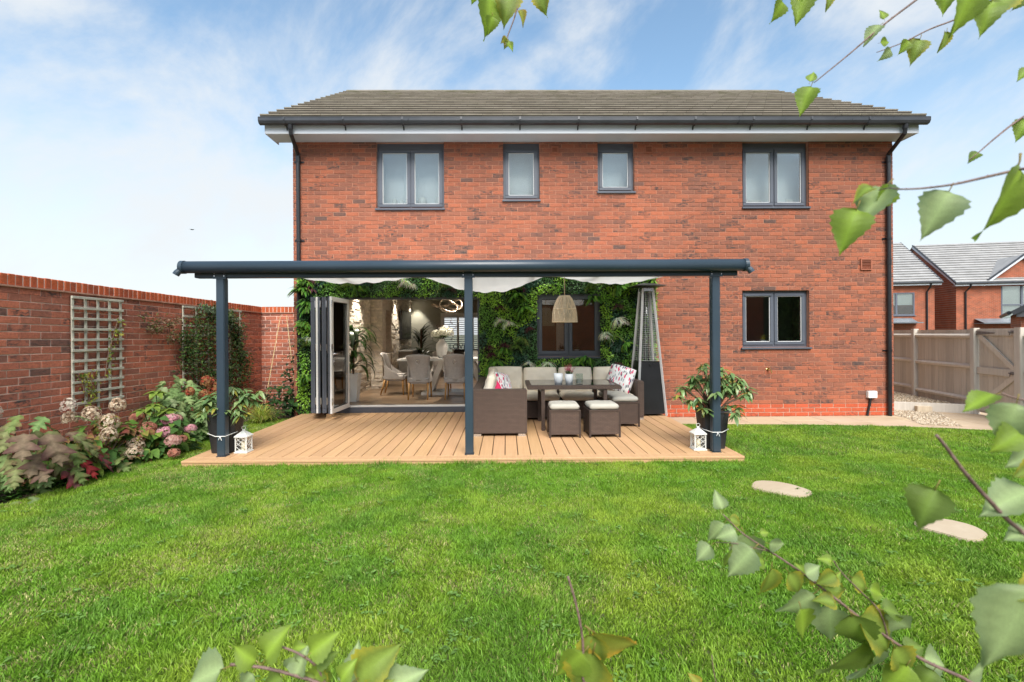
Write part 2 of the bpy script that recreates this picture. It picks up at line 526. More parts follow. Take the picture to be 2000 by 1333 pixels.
# eaves: fascia, soffit, end boxes
VX0, VX1 = pt(519, 255, Y=8.26).x, pt(1792, 255, Y=8.26).x
FA0, FA1 = SOFFIT_Z, SOFFIT_Z + .17
mb = MB(); mb.box(VX0, VX1, 8.245, 8.27, FA0, FA1); fascia = hb(mb, 'fascia', m_fascia, bevel=.003)
mb = MB(); mb.box(VX0 + .002, VX1 - .002, 8.272, FY + .02, SOFFIT_Z + .012, SOFFIT_Z + .024); hb(mb, 'soffit', m_soffit)
for x, w in ((VX0 - .012, .012), (VX1, .012)):
    q = MB(); P = [(8.247, FA0 + .004), (FY + .1, FA0 + .004), (FY + .1, FA1 + .32), (8.247, FA1)]
    q.add([(x, y, z) for y, z in P] + [(x + w, y, z) for y, z in P], [(0, 1, 2, 3), (7, 6, 5, 4), (0, 4, 5, 1), (1, 5, 6, 2), (2, 6, 7, 3), (3, 7, 4, 0)])
    hb(q, 'box_end', m_fascia)
# bargeboards up the gables
for x in (VX0 - .012, VX1 - .008):
    q = MB(); q.beam((x + .01, 8.90, FA1 + .29), (x + .01, RIDGE_Y, RIDGE_Z - .10), .02, .16); hb(q, 'bargeboard', m_gutter)

# roof
m_tile = NT('roof_tile_concrete')
_p = m_tile.pos(); _n = m_tile.noise(_p, 3.5, 6, .65)
_c = m_tile.mix(m_tile.ramp(_n, .3, .75), (.21, .185, .155), (.30, .27, .23))
_mx = m_tile.noise(m_tile.mapping(_p, (1.2, 1, 1)), 1.6, 6, .7)
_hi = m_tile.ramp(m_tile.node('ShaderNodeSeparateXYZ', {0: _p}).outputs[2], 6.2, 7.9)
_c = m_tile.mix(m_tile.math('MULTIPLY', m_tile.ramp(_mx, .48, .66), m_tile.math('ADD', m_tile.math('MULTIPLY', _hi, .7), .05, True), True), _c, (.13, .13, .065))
_c = m_tile.mix(1.0, _c, m_tile.tint(), 'MULTIPLY')
m_tile.bump(m_tile.noise(_p, 60, 4, .7), .5, .006)
m_tile = m_tile.out(_c, .85, 0, .3)
RX0, RX1 = VX0 - .02, VX1 + .02
slope = Vector((0, RIDGE_Y - EAVE_Y, RIDGE_Z - EAVE_Z)); SL = slope.length; sdir = slope.normalized()
snor = Vector((0, -sdir.z, sdir.y))
mb = MB()
P = [(RX0 + .03, EAVE_Y + .05, EAVE_Z), (RX1 - .03, EAVE_Y + .05, EAVE_Z), (RX1 - .03, RIDGE_Y, RIDGE_Z - .03), (RX0 + .03, RIDGE_Y, RIDGE_Z - .03), (RX1 - .03, 2 * RIDGE_Y - EAVE_Y, EAVE_Z), (RX0 + .03, 2 * RIDGE_Y - EAVE_Y, EAVE_Z)]
mb.add(P, [(0, 1, 2, 3), (3, 2, 4, 5)])
roof = hb(mb, 'roof', m_tile)
NROW, TW = 15, .335
gauge = SL / NROW
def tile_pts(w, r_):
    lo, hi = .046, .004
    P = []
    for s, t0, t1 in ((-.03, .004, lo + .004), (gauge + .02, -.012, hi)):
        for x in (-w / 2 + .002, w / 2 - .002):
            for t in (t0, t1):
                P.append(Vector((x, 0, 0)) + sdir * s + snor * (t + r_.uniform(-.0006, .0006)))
    lip = [P[0] - sdir * .0012 + snor * .029, P[1] - sdir * .0012, P[3] - sdir * .0012, P[2] - sdir * .0012 + snor * .029]      # front edge strip, its lit look put into the pale tint
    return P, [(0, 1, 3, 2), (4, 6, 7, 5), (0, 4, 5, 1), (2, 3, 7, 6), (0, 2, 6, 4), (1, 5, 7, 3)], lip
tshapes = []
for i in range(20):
    q = MB(); P, F, lip = tile_pts(TW, rng); v = rng.uniform(.36, .5); q.add(P, F, (v, v * rng.uniform(.95, 1), v * rng.uniform(.88, .97))); v = rng.uniform(1.7, 2.0); q.add(lip, [(0, 1, 2, 3)], (v, v * .98, v * .94))  # dark body tint: brown faces, with the shade between courses painted in
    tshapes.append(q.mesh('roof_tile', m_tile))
rest = MB(); n_single = 0
ncol = int((RX1 - RX0) / TW)
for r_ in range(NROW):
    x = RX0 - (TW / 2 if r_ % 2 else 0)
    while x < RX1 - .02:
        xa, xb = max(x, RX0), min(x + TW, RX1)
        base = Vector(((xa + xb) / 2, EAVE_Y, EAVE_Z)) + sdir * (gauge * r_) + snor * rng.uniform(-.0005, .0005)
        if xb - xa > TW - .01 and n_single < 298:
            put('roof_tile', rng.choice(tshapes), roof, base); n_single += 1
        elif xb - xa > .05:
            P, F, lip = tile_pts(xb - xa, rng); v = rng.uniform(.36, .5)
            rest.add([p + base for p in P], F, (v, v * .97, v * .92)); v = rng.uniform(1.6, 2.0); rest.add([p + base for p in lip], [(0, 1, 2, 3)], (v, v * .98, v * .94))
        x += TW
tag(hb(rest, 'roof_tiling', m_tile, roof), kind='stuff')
x = RX0
while x < RX1 - .1:
    q = MB(); w = min(.45, RX1 - x)
    prof = [(-.13, -.085), (-.10, -.01), (-.04, .035), (.04, .035), (.10, -.01), (.13, -.085)]
    vs_ = [(xx, RIDGE_Y + a, RIDGE_Z + b) for xx in (x + .004, x + w - .004) for a, b in prof]
    q.add(vs_, [(i, i + 1, i + 7, i + 6) for i in range(5)] + [(5, 4, 3, 2, 1, 0), (6, 7, 8, 9, 10, 11)], (.75, .74, .70))
    q.build('ridge_tile', m_tile, roof); x += w

# gutter with brackets, downpipes
GY, GZ = 8.17, SOFFIT_Z + .215
GX0, GX1 = pt(508, 240, Y=GY).x, pt(1811, 236, Y=GY).x
prof = [(-.068, .0), (-.066, -.05), (-.045, -.088), (0, -.104), (.045, -.088), (.066, -.05), (.068, 0), (.062, 0), (.058, -.05), (.04, -.08), (0, -.095), (-.04, -.08), (-.058, -.05), (-.062, 0)]
q = MB(); n = len(prof)
vs_ = [(x, GY + a, GZ + b) for x in (GX0, GX1) for a, b in prof]
q.add(vs_, [(i, (i + 1) % n, (i + 1) % n + n, i + n) for i in range(n)])
for x in (GX0 - .004, GX1):
    vs_ = [(xx, GY + a * 1.04, GZ + b * 1.04 + .004) for xx in (x, x + .006) for a, b in prof[:7]]
    q.add(vs_, [tuple(range(7)), tuple(range(13, 6, -1))] + [(i, i + 1, i + 8, i + 7) for i in range(6)])
q.add([(xx, GY + a * 1.02, GZ + .003 + b) for xx in (GX0, GX1) for a, b in ((-.07, 0), (-.07, .008), (-.058, .008), (-.058, 0))], [(0, 1, 5, 4), (1, 2, 6, 5), (2, 3, 7, 6), (3, 0, 4, 7)])
gutter = hb(q, 'gutter', m_gutter)
x = GX0 + .42
while x < GX1 - .2:
    q = MB()
    path = [(x, GY + .066, GZ + .012), (x, GY + .072, GZ - .05), (x, GY + .04, GZ - .10), (x, GY, GZ - .115), (x, GY - .05, GZ - .095), (x, GY - .076, GZ - .04), (x, GY - .074, GZ + .008)]
    for a, b in zip(path[:-1], path[1:]): q.beam(a, b, .026, .006, up=(0, 1, .01))
    q.beam((x, GY + .05, GZ - .10), (x, GY + .074, GZ - .16), .022, .014)
    q.build('bracket', m_gutter, gutter)
    x += .98
def downpipe(pxt, pxb, zb):
    top = pt(pxt, 252, Y=GY); bot = pt(pxb, 420, Y=FY - .055)
    pz = pt(pxb, 300, Y=FY - .055).z
    path = [(top.x, GY, GZ - .09), (top.x, GY + .01, SOFFIT_Z + .05), (top.x, GY + .02, SOFFIT_Z - .02), (bot.x, FY - .06, pz - .02), (bot.x, FY - .058, pz - .10), (bot.x, FY - .058, zb)]
    q = MB(); q.tube(path, .034, 12)
    q.tube([path[0], path[1]], .042, 12); q.tube([(bot.x, FY - .058, pz - .13), (bot.x, FY - .058, pz - .06)], .041, 12)
    q.tube([(bot.x, FY - .058, 2.7), (bot.x, FY - .058, 2.8)], .040, 12)
    d = hb(q, 'downpipe', m_black, smooth=False)
    for z in (pz - .16, 3.15, 1.15):
        c = MB(); c.tube([(bot.x, FY - .058, z), (bot.x, FY - .058, z + .035)], .042, 12); c.box(bot.x - .085, bot.x + .085, FY - .02, FY + .0, z + .004, z + .03)
        c.build('pipe_clip', m_black, d)
downpipe(567, 583, .0)
downpipe(1769, 1735.5, -.02)

# ------------------------------------------------------------------ windows
m_blind = plain('blind_pale_grey', (.80, .82, .84), .8, .05, 3)
m_dark = plain('room_dark', (.05, .045, .04), .9, .2, 2)
m_seal = plain('black_seal', (.015, .015, .017), .5)
def window(r, n=2, recess=.075, fr=.052, sa=.058, vent=(0,), sill=.02, top_hidden=0, head=0):
    x0, x1, z0, z1 = r
    z1 -= head
    y0 = FY + recess; y1 = y0 + .07
    q = MB(); q.box(x0, x1, y0, y1, z0, z0 + fr); q.box(x0, x1, y0, y1, z1 - fr, z1)
    q.box(x0, x0 + fr, y0, y1, z0 + fr, z1 - fr); q.box(x1 - fr, x1, y0, y1, z0 + fr, z1 - fr)
    for k in range(1, n):
        xm = x0 + (x1 - x0) * k / n; q.box(xm - .022, xm + .022, y0, y1, z0 + fr, z1 - fr)
    w = hb(q, 'window', m_anthracite, bevel=.004)
    if head:
        s = MB(); s.box(x0, x1, y0 + .004, y1, z1 + .001, z1 + head); s.build('head_panel', m_anthracite, w)
    for k in range(n):
        a = x0 + (x1 - x0) * k / n + (fr - .012 if k == 0 else .010); b = x0 + (x1 - x0) * (k + 1) / n - (fr - .012 if k == n - 1 else .010)
        c, d = z0 + fr - .012, z1 - fr + .012
        s = MB(); ys, ye = y0 - .018, y0 + .03
        s.box(a, b, ys, ye, c, c + sa); s.box(a, b, ys, ye, d - sa, d); s.box(a, a + sa, ys, ye, c + sa, d - sa); s.box(b - sa, b, ys, ye, c + sa, d - sa)
        so = s.build('sash', m_anthracite, w, bevel=.006)
        g_ = MB(); g_.box(a + sa - .004, b - sa + .004, y0 + .004, y0 + .010, c + sa - .004, d - sa + .004)
        g_.build('pane', m_glass, w)
        bd = MB()
        for (u0, u1, v0, v1) in ((a + sa, b - sa, c + sa, c + sa + .008), (a + sa, b - sa, d - sa - .008, d - sa), (a + sa, a + sa + .008, c + sa, d - sa), (b - sa - .008, b - sa, c + sa, d - sa)):
            bd.box(u0, u1, y0 - .002, y0 + .003, v0, v1)
        bd.build('glazing_bead', m_seal if top_hidden else m_white, w)
        if k in vent:
            t = MB(); t.box(a + .03, b - .03, ys - .014, ys - .001, d - .052, d - .022); t.build('trickle_vent', m_anthracite, w, bevel=.004)
    s = MB(); s.prism([(x0 - sill, z0 - .034), (x1 + sill, z0 - .034), (x1 + sill, z0 - .002), (x0 - sill, z0 - .002)], FY - .045, y0 + .02)
    s.build('sill', m_anthracite, w, bevel=.005)
    return w
for i, r in enumerate(W_UP):
    window(r, 2 if i in (0, 3) else 1, sill=.015, head=.075)
window(W_KIT, 2, sill=.03)
window(W_LIV, 2, sill=.05, top_hidden=1, recess=.02, vent=())
# rooms behind the upper windows: pale painted walls a little way in, seen through the glass
m_paint = plain('room_paint', (.70, .73, .75), .8, .04, 2)
for i, r in enumerate(W_UP):
    q = MB(); d = FY + .36 if i in (1, 2) else FY + .42
    q.box(r[0] - .2, r[1] + .2, d, d + .02, r[2] - .12, r[3] + .1)
    hb(q, 'window_blind', m_blind)
    q = MB(); q.box(r[0] - .01, r[1] + .01, FY + .15, d - .004, r[2] - .03, r[2] + .012); hb(q, 'inner_sill', m_white)
# airbricks and vents
m_terra = plain('terracotta_vent', (.36, .12, .065), .7, .1, 8)
def vent(px, py, w, h):
    c = pt(px, py, Y=FY)
    q = MB(); e = .022 if w > .15 else .016
    for (a, b, u, v) in ((-w / 2, w / 2, h / 2 - e, h / 2), (-w / 2, w / 2, -h / 2, -h / 2 + e), (-w / 2, -w / 2 + e, -h / 2 + e, h / 2 - e), (w / 2 - e, w / 2, -h / 2 + e, h / 2 - e)):
        q.box(c.x + a, c.x + b, FY - .035, FY + .01, c.z + u, c.z + v)
    o = hb(q, 'wall_vent', m_terra, bevel=.003)
    n = 6 if w > .15 else 4
    for k in range(n):
        z = c.z - h / 2 + e + (h - 2 * e) * (k + .5) / n
        s = MB(); s.beam((c.x - w / 2 + e, FY - .022, z), (c.x + w / 2 - e, FY - .022, z), .02, .006, up=(0, .5, 1)); s.build('louvre', m_terra, o)
    s = MB(); s.box(c.x - w / 2 + e, c.x + w / 2 - e, FY - .0085, FY - .0075, c.z - h / 2 + e, c.z + h / 2 - e); s.build('grille_back', plain('vent_dark', (.10, .04, .025), .9), o)
vent(1083.5, 294, .125, .125); vent(1266.5, 293, .135, .135); vent(1690, 517, .205, .205)
# garden tap, meter box and its cable
c = pt(1501, 723, Y=FY - .03)
m_brass = plain('brass', (.55, .42, .16), .35, .15, 20, metal=1)
q = MB(); q.tube([(c.x, FY, c.z), (c.x, FY - .05, c.z)], .012, 10); q.tube([(c.x, FY - .045, c.z), (c.x + .02, FY - .07, c.z), (c.x + .035, FY - .075, c.z - .05)], .010, 10)
q.lathe([(.0, .03), (.012, .03), (.026, .034), (.026, .042), (.0, .044)], 10, (c.x, FY - .05, c.z)); q.tube([(c.x - .03, FY, c.z + .015), (c.x + .02, FY - .018, c.z + .015)], .016, 8)
hb(q, 'garden_tap', m_brass)
c = pt(1700, 770.5, Y=FY)
q = MB(); q.box(c.x - .085, c.x + .075, FY - .075, FY - .001, c.z - .06, c.z + .065); mbx = hb(q, 'meter_box', m_white, bevel=.008)
q = MB(); q.tube([(c.x - .02, FY - .03, c.z - .05), (c.x - .03, FY - .03, c.z - .15), (c.x - .06, FY - .03, c.z - .28), (c.x - .085, FY - .035, -.01)], [.024, .020, .018, .02], 8); q.build('cable', m_black, mbx)
# ------------------------------------------------------------------ garden walls
GX = -4.80
gwall = empty('garden_wall', (GX, 9.6, 0), 'long red brick garden wall with upright brick coping behind the flower bed', 'wall')
TOPB = 1.965
def wall_run(x0, x1, seed, n_single, rot, loc):
    """a run of garden wall in its own frame: x along the wall, facing -y"""
    q = MB(); q.box(x0, x1, 0, .215, -.15, TOPB)
    run = q.build('wall_run', m_mortar_garden, gwall, rot=rot, loc=loc)
    rows = lay_bricks(x0, x1, .04, TOPB - .002, [], seed=seed, smudge=.45, dark=.05)
    whole = sorted([b for b in rows if abs(b[1] - b[0] - .215) < .004 and b[2] > .35], key=lambda b: b[0])[:n_single]
    ss = set(id(b) for b in whole)
    sh = brick_shapes(m_gbrick, n=24, seed=seed + 1, dark=.05, smudge=.45)
    for b in whole: put('brick', rng.choice(sh), run, ((b[0] + b[1]) / 2, -.007 + rng.uniform(-.002, .002), (b[2] + b[3]) / 2))
    q = MB()
    for b in rows:
        if id(b) not in ss: brick_box(q, b[:4], -.007 + rng.uniform(-.002, .002), .02, b[4])
    tag(q.build('brickwork', m_gbrick, run), kind='stuff')
    q = MB(); q.box(x0, x1, -.025, .235, TOPB + .001, TOPB + .022); q.build('creasing_course', plain('creasing_tile', (.42, .22, .15), .9, .25, 12, .4, 80), run, bevel=.004)
    q = MB(); q.box(x0, x1, .006, .205, TOPB + .0225, TOPB + .12); q.build('coping_bed', m_mortar_garden, run)
    x = x0
    cs = []
    for i in range(12):
        q = MB(); e = rng.uniform(-.002, .002)
        q.box(-.0325, .0325, 0, .212, 0, .108 + e, (rng.random(), rng.random() * .25, 0)); cs.append(q.mesh('coping_brick', m_coping, bevel=.005, seg=1))
    while x < x1 - .03:
        put('coping_brick', rng.choice(cs), run, (x + .0375, rng.uniform(-.003, .003), TOPB + .023), (0, rng.uniform(-.008, .008), 0)); x += .075
    return run
wall_run(2.4, 9.6, 21, 290, (0, .0115, R(90)), (0, -9.6, .078))
wall_run(GX + .001, HX0, 22, 0, (0, 0, 0), (-GX, .0, -.033))
m_brickflat = NT('brick_flat_far')
_bt = m_brickflat.node('ShaderNodeTexBrick', {'Vector': m_brickflat.mapping(m_brickflat.node('ShaderNodeTexCoord').outputs['Object'], (1, 1, 1), (R(90), 0, 0)), 'Color1': (.40, .11, .055, 1), 'Color2': (.27, .09, .05, 1), 'Mortar': (.36, .2, .14, 1), 'Scale': 1.0, 'Mortar Size': .006, 'Brick Width': .225, 'Row Height': .075})
m_brickflat = m_brickflat.out(m_brickflat.mix(1.0, _bt.outputs[0], m_brickflat.mix(m_brickflat.ramp(m_brickflat.noise(m_brickflat.pos(), 2.2, 4), .3, .7), (.8, .8, .82), (1.15, 1.12, 1.1)), 'MULTIPLY'), .9, 0, .2)
q = MB(); q.box(-4.8, 9.2, 0, .215, -.1, 2.0); q.box(-4.8, 9.2, -.02, .235, 2.001, 2.1)
tag(q.build('rear_garden_wall', m_brickflat, loc=(0, -5.8, 0)), 'plain brick wall closing the far end of the garden lawn', 'wall')

# ------------------------------------------------------------------ deck
m_deck = NT('composite_decking')
_p = m_deck.pos(); _n = m_deck.noise(m_deck.mapping(_p, (30, 1.2, 30)), 1.5, 5, .6)
_c = m_deck.mix(m_deck.ramp(_n, .3, .7), (.48, .285, .145), (.55, .335, .178))
_c = m_deck.mix(1.0, _c, m_deck.tint(), 'MULTIPLY')
_c = m_deck.mix(m_deck.math('MULTIPLY', m_deck.ramp(m_deck.noise(_p, 1.7, 5, .7), .5, .75), .22), _c, (.40, .25, .135))
m_deck.bump(m_deck.noise(m_deck.mapping(_p, (120, 3, 120)), 1.0, 3), .25, .004)
m_deck = m_deck.out(_c, .62, 0, .35)
DX0, DX1 = pt(363, 897.5, Z=DECK_Z).x, pt(1452, 890, Z=DECK_Z).x
DY0 = pt(900, 896.5, Z=DECK_Z).y
deck = empty('deck', ((DX0 + DX1) / 2, (DY0 + FY) / 2, 0), 'tan composite deck of narrow boards under the grey veranda', 'deck')
DO = -Vector(deck.location)
q = MB(); q.box(DX0 + .02, DX1 - .02, DY0 + .02, FY - .012, -.1, DECK_Z - .034); q.build('substructure', m_black, deck, loc=DO)
BW, GAP = .1415, .009
x = DX0 + .15; n = int(round((DX1 - DX0 - .30) / (BW + GAP))); pitch = (DX1 - DX0 - .30) / n
for i in range(n):
    q = MB(); v = rng.uniform(.93, 1.06)
    q.box(x + GAP / 2, x + pitch - GAP / 2, DY0 + .152, FY - .015, DECK_Z - .028, DECK_Z, (v, v * rng.uniform(.98, 1.01), v * rng.uniform(.95, 1.02)))
    q.build('board', m_deck, deck, loc=DO, bevel=.003, seg=1); x += pitch
for (a, b, c, d) in ((DX0, DX1, DY0, DY0 + .148), (DX0, DX0 + .148, DY0 + .152, FY - .015), (DX1 - .148, DX1, DY0 + .152, FY - .015)):
    q = MB(); q.box(a, b, c, d, DECK_Z - .028, DECK_Z + .0005); q.build('border_board', m_deck, deck, loc=DO, bevel=.004, seg=1)
for (a, b, c, d) in ((DX0 + .004, DX1 - .004, DY0 + .004, DY0 + .026), (DX0 + .004, DX0 + .026, DY0 + .03, FY - .015), (DX1 - .026, DX1 - .004, DY0 + .03, FY - .015)):
    q = MB(); q.box(a, b, c, d, -.08, DECK_Z - .031); q.build('fascia_board', m_deck, deck, loc=DO)

# ------------------------------------------------------------------ veranda
PY = pt(916, 888.5, Z=DECK_Z).y + .045
PX = [pt(430.5, 760, Y=PY - .045).x, pt(915.8, 760, Y=PY - .045).x, pt(1400, 760, Y=PY - .045).x]
BZ0, BZ1 = pt(900, 541, Y=PY - .05).z, pt(900, 527, Y=PY - .05).z
ver = empty('veranda', (PX[1], PY, 0), 'blue grey aluminium veranda with round front gutter and glazed roof', 'veranda')
VO = -Vector(ver.location)
def vb(q, name, mat=None, parent=None, **kw):
    o = q.build(name, mat or m_pergola, parent or ver, **kw)
    if parent is None: o.location = VO
    return o
for x in PX:
    q = MB(); q.box(x - .046, x + .046, PY - .046, PY + .046, DECK_Z + .006, BZ0); po = vb(q, 'post', bevel=.007)
    q = MB(); q.box(x - .052, x + .052, PY - .052, PY + .052, DECK_Z + .001, DECK_Z + .0055); q.build('base_plate', m_pergola, po)
    q = MB(); q.box(x - .075, x + .075, PY - .054, PY - .049, BZ0 - .012, BZ0 + .07); br = vb(q, 'bracket', bevel=.001)
    for sx in (-.055, .055):
        for sz in (.02, .05):
            s = MB(); s.tube([(x + sx, PY - .0535, BZ0 + sz), (x + sx, PY - .060, BZ0 + sz)], .007, 6); s.build('bolt', m_chrome, br)
bx0, bx1 = pt(379, 535, Y=PY - .05).x, pt(1441, 535, Y=PY - .05).x
q = MB(); q.box(bx0, bx1, PY - .048, PY + .048, BZ0 + .001, BZ1 + .03); vb(q, 'front_beam', bevel=.005)
q = MB(); q.box(bx0, bx1, PY - .085, PY - .05, BZ1 + .01, BZ1 + .045); vb(q, 'gutter_rail', bevel=.003)
GYV = PY - .10
gz = (pt(900, 508.5, Y=GYV).z + pt(900, 532, Y=GYV).z) / 2; gr = (pt(900, 508.5, Y=GYV).z - pt(900, 532, Y=GYV).z) / 2
gx0, gx1 = pt(356, 519, Y=GYV).x, pt(1457, 516, Y=GYV).x
q = MB(); q.tube([(gx0, GYV, gz), (gx1, GYV, gz)], gr, 28); gt = vb(q, 'front_gutter'); gt.data.shade_smooth()
q = MB(); q.tube([(PX[1] - .003, GYV, gz), (PX[1] + .003, GYV, gz)], gr + .0015, 28); q.build('joint', m_pergola, gt)
for x, s in ((gx0, -1), (gx1, 1)):
    q = MB(); q.tube([(x - s * .03, GYV, gz), (x + s * .012, GYV, gz), (x + s * .028, GYV, gz)], [gr + .006, gr + .006, gr * .72], 24); q.build('end_cap', m_pergola, gt)
    q = MB(); q.tube([(x + s * .0, GYV - .03, gz - .03), (x + s * .03, GYV - .04, gz - .065), (x + s * .045, GYV - .045, gz - .09)], [.032, .036, .036], 14); q.build('outlet', m_pergola, gt)
RZ = 2.60
q = MB(); q.box(gx0 + .1, gx1 - .1, FY - .09, FY - .012, RZ - .06, RZ + .07); vb(q, 'wall_plate', bevel=.004)
NR = 9
for i in range(NR):
    x = bx0 + .04 + (bx1 - bx0 - .08) * i / (NR - 1)
    q = MB(); q.beam((x, PY - .02, BZ1 + .030), (x, FY - .10, RZ), .055, .07); vb(q, 'rafter', bevel=.004)
    if i < NR - 1:
        xn = bx0 + .04 + (bx1 - bx0 - .08) * (i + 1) / (NR - 1)
        q = MB(); a, b = (PY - .04, BZ1 + .070), (FY - .10, RZ + .044)
        q.add([(x + .006, a[0], a[1]), (xn - .006, a[0], a[1]), (xn - .006, b[0], b[1]), (x + .006, b[0], b[1])] + [(x + .006, a[0], a[1] + .008), (xn - .006, a[0], a[1] + .008), (xn - .006, b[0], b[1] + .008), (x + .006, b[0], b[1] + .008)],
              [(0, 1, 2, 3), (7, 6, 5, 4), (0, 4, 5, 1), (1, 5, 6, 2), (2, 6, 7, 3), (3, 7, 4, 0)])
        vb(q, 'roof_pane', m_roofglass)

# three cloth swags hung under the veranda roof
m_cloth = NT('shade_cloth')
_c = m_cloth.mix(m_cloth.ramp(m_cloth.noise(m_cloth.mapping(m_cloth.pos(), (3, 1, 1)), 3, 4), .3, .7), (.84, .83, .81), (.90, .89, .87))
m_cloth.out(_c, .9)
_tr = m_cloth.node('ShaderNodeBsdfTranslucent', {'Color': _c}); _mx = m_cloth.node('ShaderNodeMixShader', {0: .6, 1: m_cloth.b.outputs[0], 2: _tr.outputs[0]})
m_cloth.l.new(_mx.outputs[0], m_cloth.o.inputs[0]); m_cloth = m_cloth.m
def swag(pxa, pxb, ybot, label, skew=0.0):
    y0, y1 = PY + .16, FY - .25
    xa, xb = pt(pxa, 541, Y=y0).x, pt(pxb, 541, Y=y0).x
    nu, nv = 44, 16
    vs_, fs = [], []
    z0_ = pt((pxa + pxb) / 2, 539, Y=y0).z; S = z0_ + .09 - pt((pxa + pxb) / 2, ybot, Y=y0 + .315 * (y1 - y0)).z
    for j in range(nv + 1):
        v = j / nv; y = y0 + (y1 - y0) * v
        zt = z0_ + .30 * v
        for i in range(nu + 1):
            u = i / nu; w = u ** (1 + skew)
            s = (4 * w * (1 - w)) ** .9 * max(0, math.sin(math.pi * v ** .6 * .93))
            k_ = min(u, 1 - u) * 2; s *= min(1, .55 + .9 * k_)
            z = zt - S * s - .014 * math.sin(u * 34 + v * 14) * s - .010 * math.sin(u * 13 - v * 22) * s
            vs_.append((xa + (xb - xa) * u, y, z))
    for j in range(nv):
        for i in range(nu):
            a = j * (nu + 1) + i; fs.append((a, a + 1, a + nu + 2, a + nu + 1))
    c = Vector(((xa + xb) / 2, y0, BZ1))
    q = MB(); q.add([Vector(p) - c for p in vs_], fs)
    o = q.build('shade_cloth', m_cloth, loc=c, smooth=True)
    tag(o, label, 'shade cloth', 'cloth swags under the veranda roof')
    q = MB()
    for (x, yy) in ((xa, y0), (xb, y0), (xa, y1), (xb, y1)):
        zt = z0_ + .30 * (yy - y0) / (y1 - y0)
        zr = BZ1 + .03 + (RZ - BZ1 - .03) * ((yy - PY) / (FY - PY))
        q.tube([(x - c.x, yy - c.y, zt - c.z), (x - c.x, yy - c.y, zr - c.z)], .004, 5)
    q.build('tie', m_white, o)
swag(548, 774, 554, 'pale cloth swag above the open folding doors', -.2)
swag(806, 1076, 571, 'pale deep hanging cloth swag behind the middle veranda post', 0.05)
swag(1104, 1322, 554, 'pale shallow cloth swag above the patio heater', .25)

# ------------------------------------------------------------------ patio, gravel, sleeper, fence, gate
m_stone = NT('sandstone_paving')
_p = m_stone.pos(); _n = m_stone.noise(m_stone.mapping(_p, (1, 2.2, 1), (0, 0, .4)), 1.3, 7, .65, .6)
_c = m_stone.mix(m_stone.ramp(_n, .3, .7), (.43, .32, .205), (.54, .43, .30))
_c = m_stone.mix(m_stone.ramp(m_stone.noise(_p, .9, 4), .45, .7), _c, (.48, .36, .25))
_c = m_stone.mix(1.0, _c, m_stone.tint(), 'MULTIPLY')
m_stone.bump(m_stone.noise(_p, 22, 6, .6), .3, .008)
m_stone = m_stone.out(_c, .8, 0, .3)
def front_edge(x):
    xs = [2.3, 3.2, 4.8, 6.0, 6.9, 7.6, 8.3, 9.0]; ys = [7.66, 7.62, 7.52, 7.34, 7.02, 6.72, 6.3, 5.9]
    return float(np.interp(x, xs, ys))
q = MB(); q.slab([(2.5, 7.8)] + [(x, front_edge(x) + .03) for x in np.linspace(2.6, 8.9, 14)] + [(8.9, 9.35), (HX1 + .01, 9.35), (HX1 + .01, FY - .02), (2.5, FY - .02)], -.115, -.012)
patio = tag(q.build('patio', plain('paving_joint', (.34, .27, .19), .95, .2, 20)), kind='structure')
def slab_piece(poly, m=None):
    v = rng.uniform(.92, 1.06)
    q = MB(); q.slab(poly, -.04, rng.uniform(0, .003), (v, v * rng.uniform(.98, 1.01), v * rng.uniform(.95, 1.02)))
    q.build('paving_slab', m_stone, patio, bevel=.004, seg=1)
x = 2.71; k = 0
while x < 8.6:
    w = .74 if k % 2 else .60; x1_ = min(x + w, 8.75)
    ytop = FY - .012 if (x + x1_) / 2 < HX1 else 9.28
    if x < HX1 < x1_: x1_ = HX1 + .004; ytop = FY - .012
    y = ytop; r = 0
    while True:
        d = (.45, .60, .52)[(k + r) % 3]; r += 1
        ya, yb = y - d, y
        fa, fb = front_edge(x), front_edge(x1_)
        a0, a1 = max(ya, fa), max(ya, fb)
        if min(a0, a1) < yb - .1 and ya - .22 < max(fa, fb): a0, a1 = fa, fb; last = True
        else: last = ya <= max(fa, fb)
        if yb - max(a0, a1) > .04: slab_piece([(x + .004, a0 + .004), (x1_ - .004, a1 + .004), (x1_ - .004, yb - .004), (x + .004, yb - .004)])
        y = ya
        if last: break
    x = x1_; k += 1
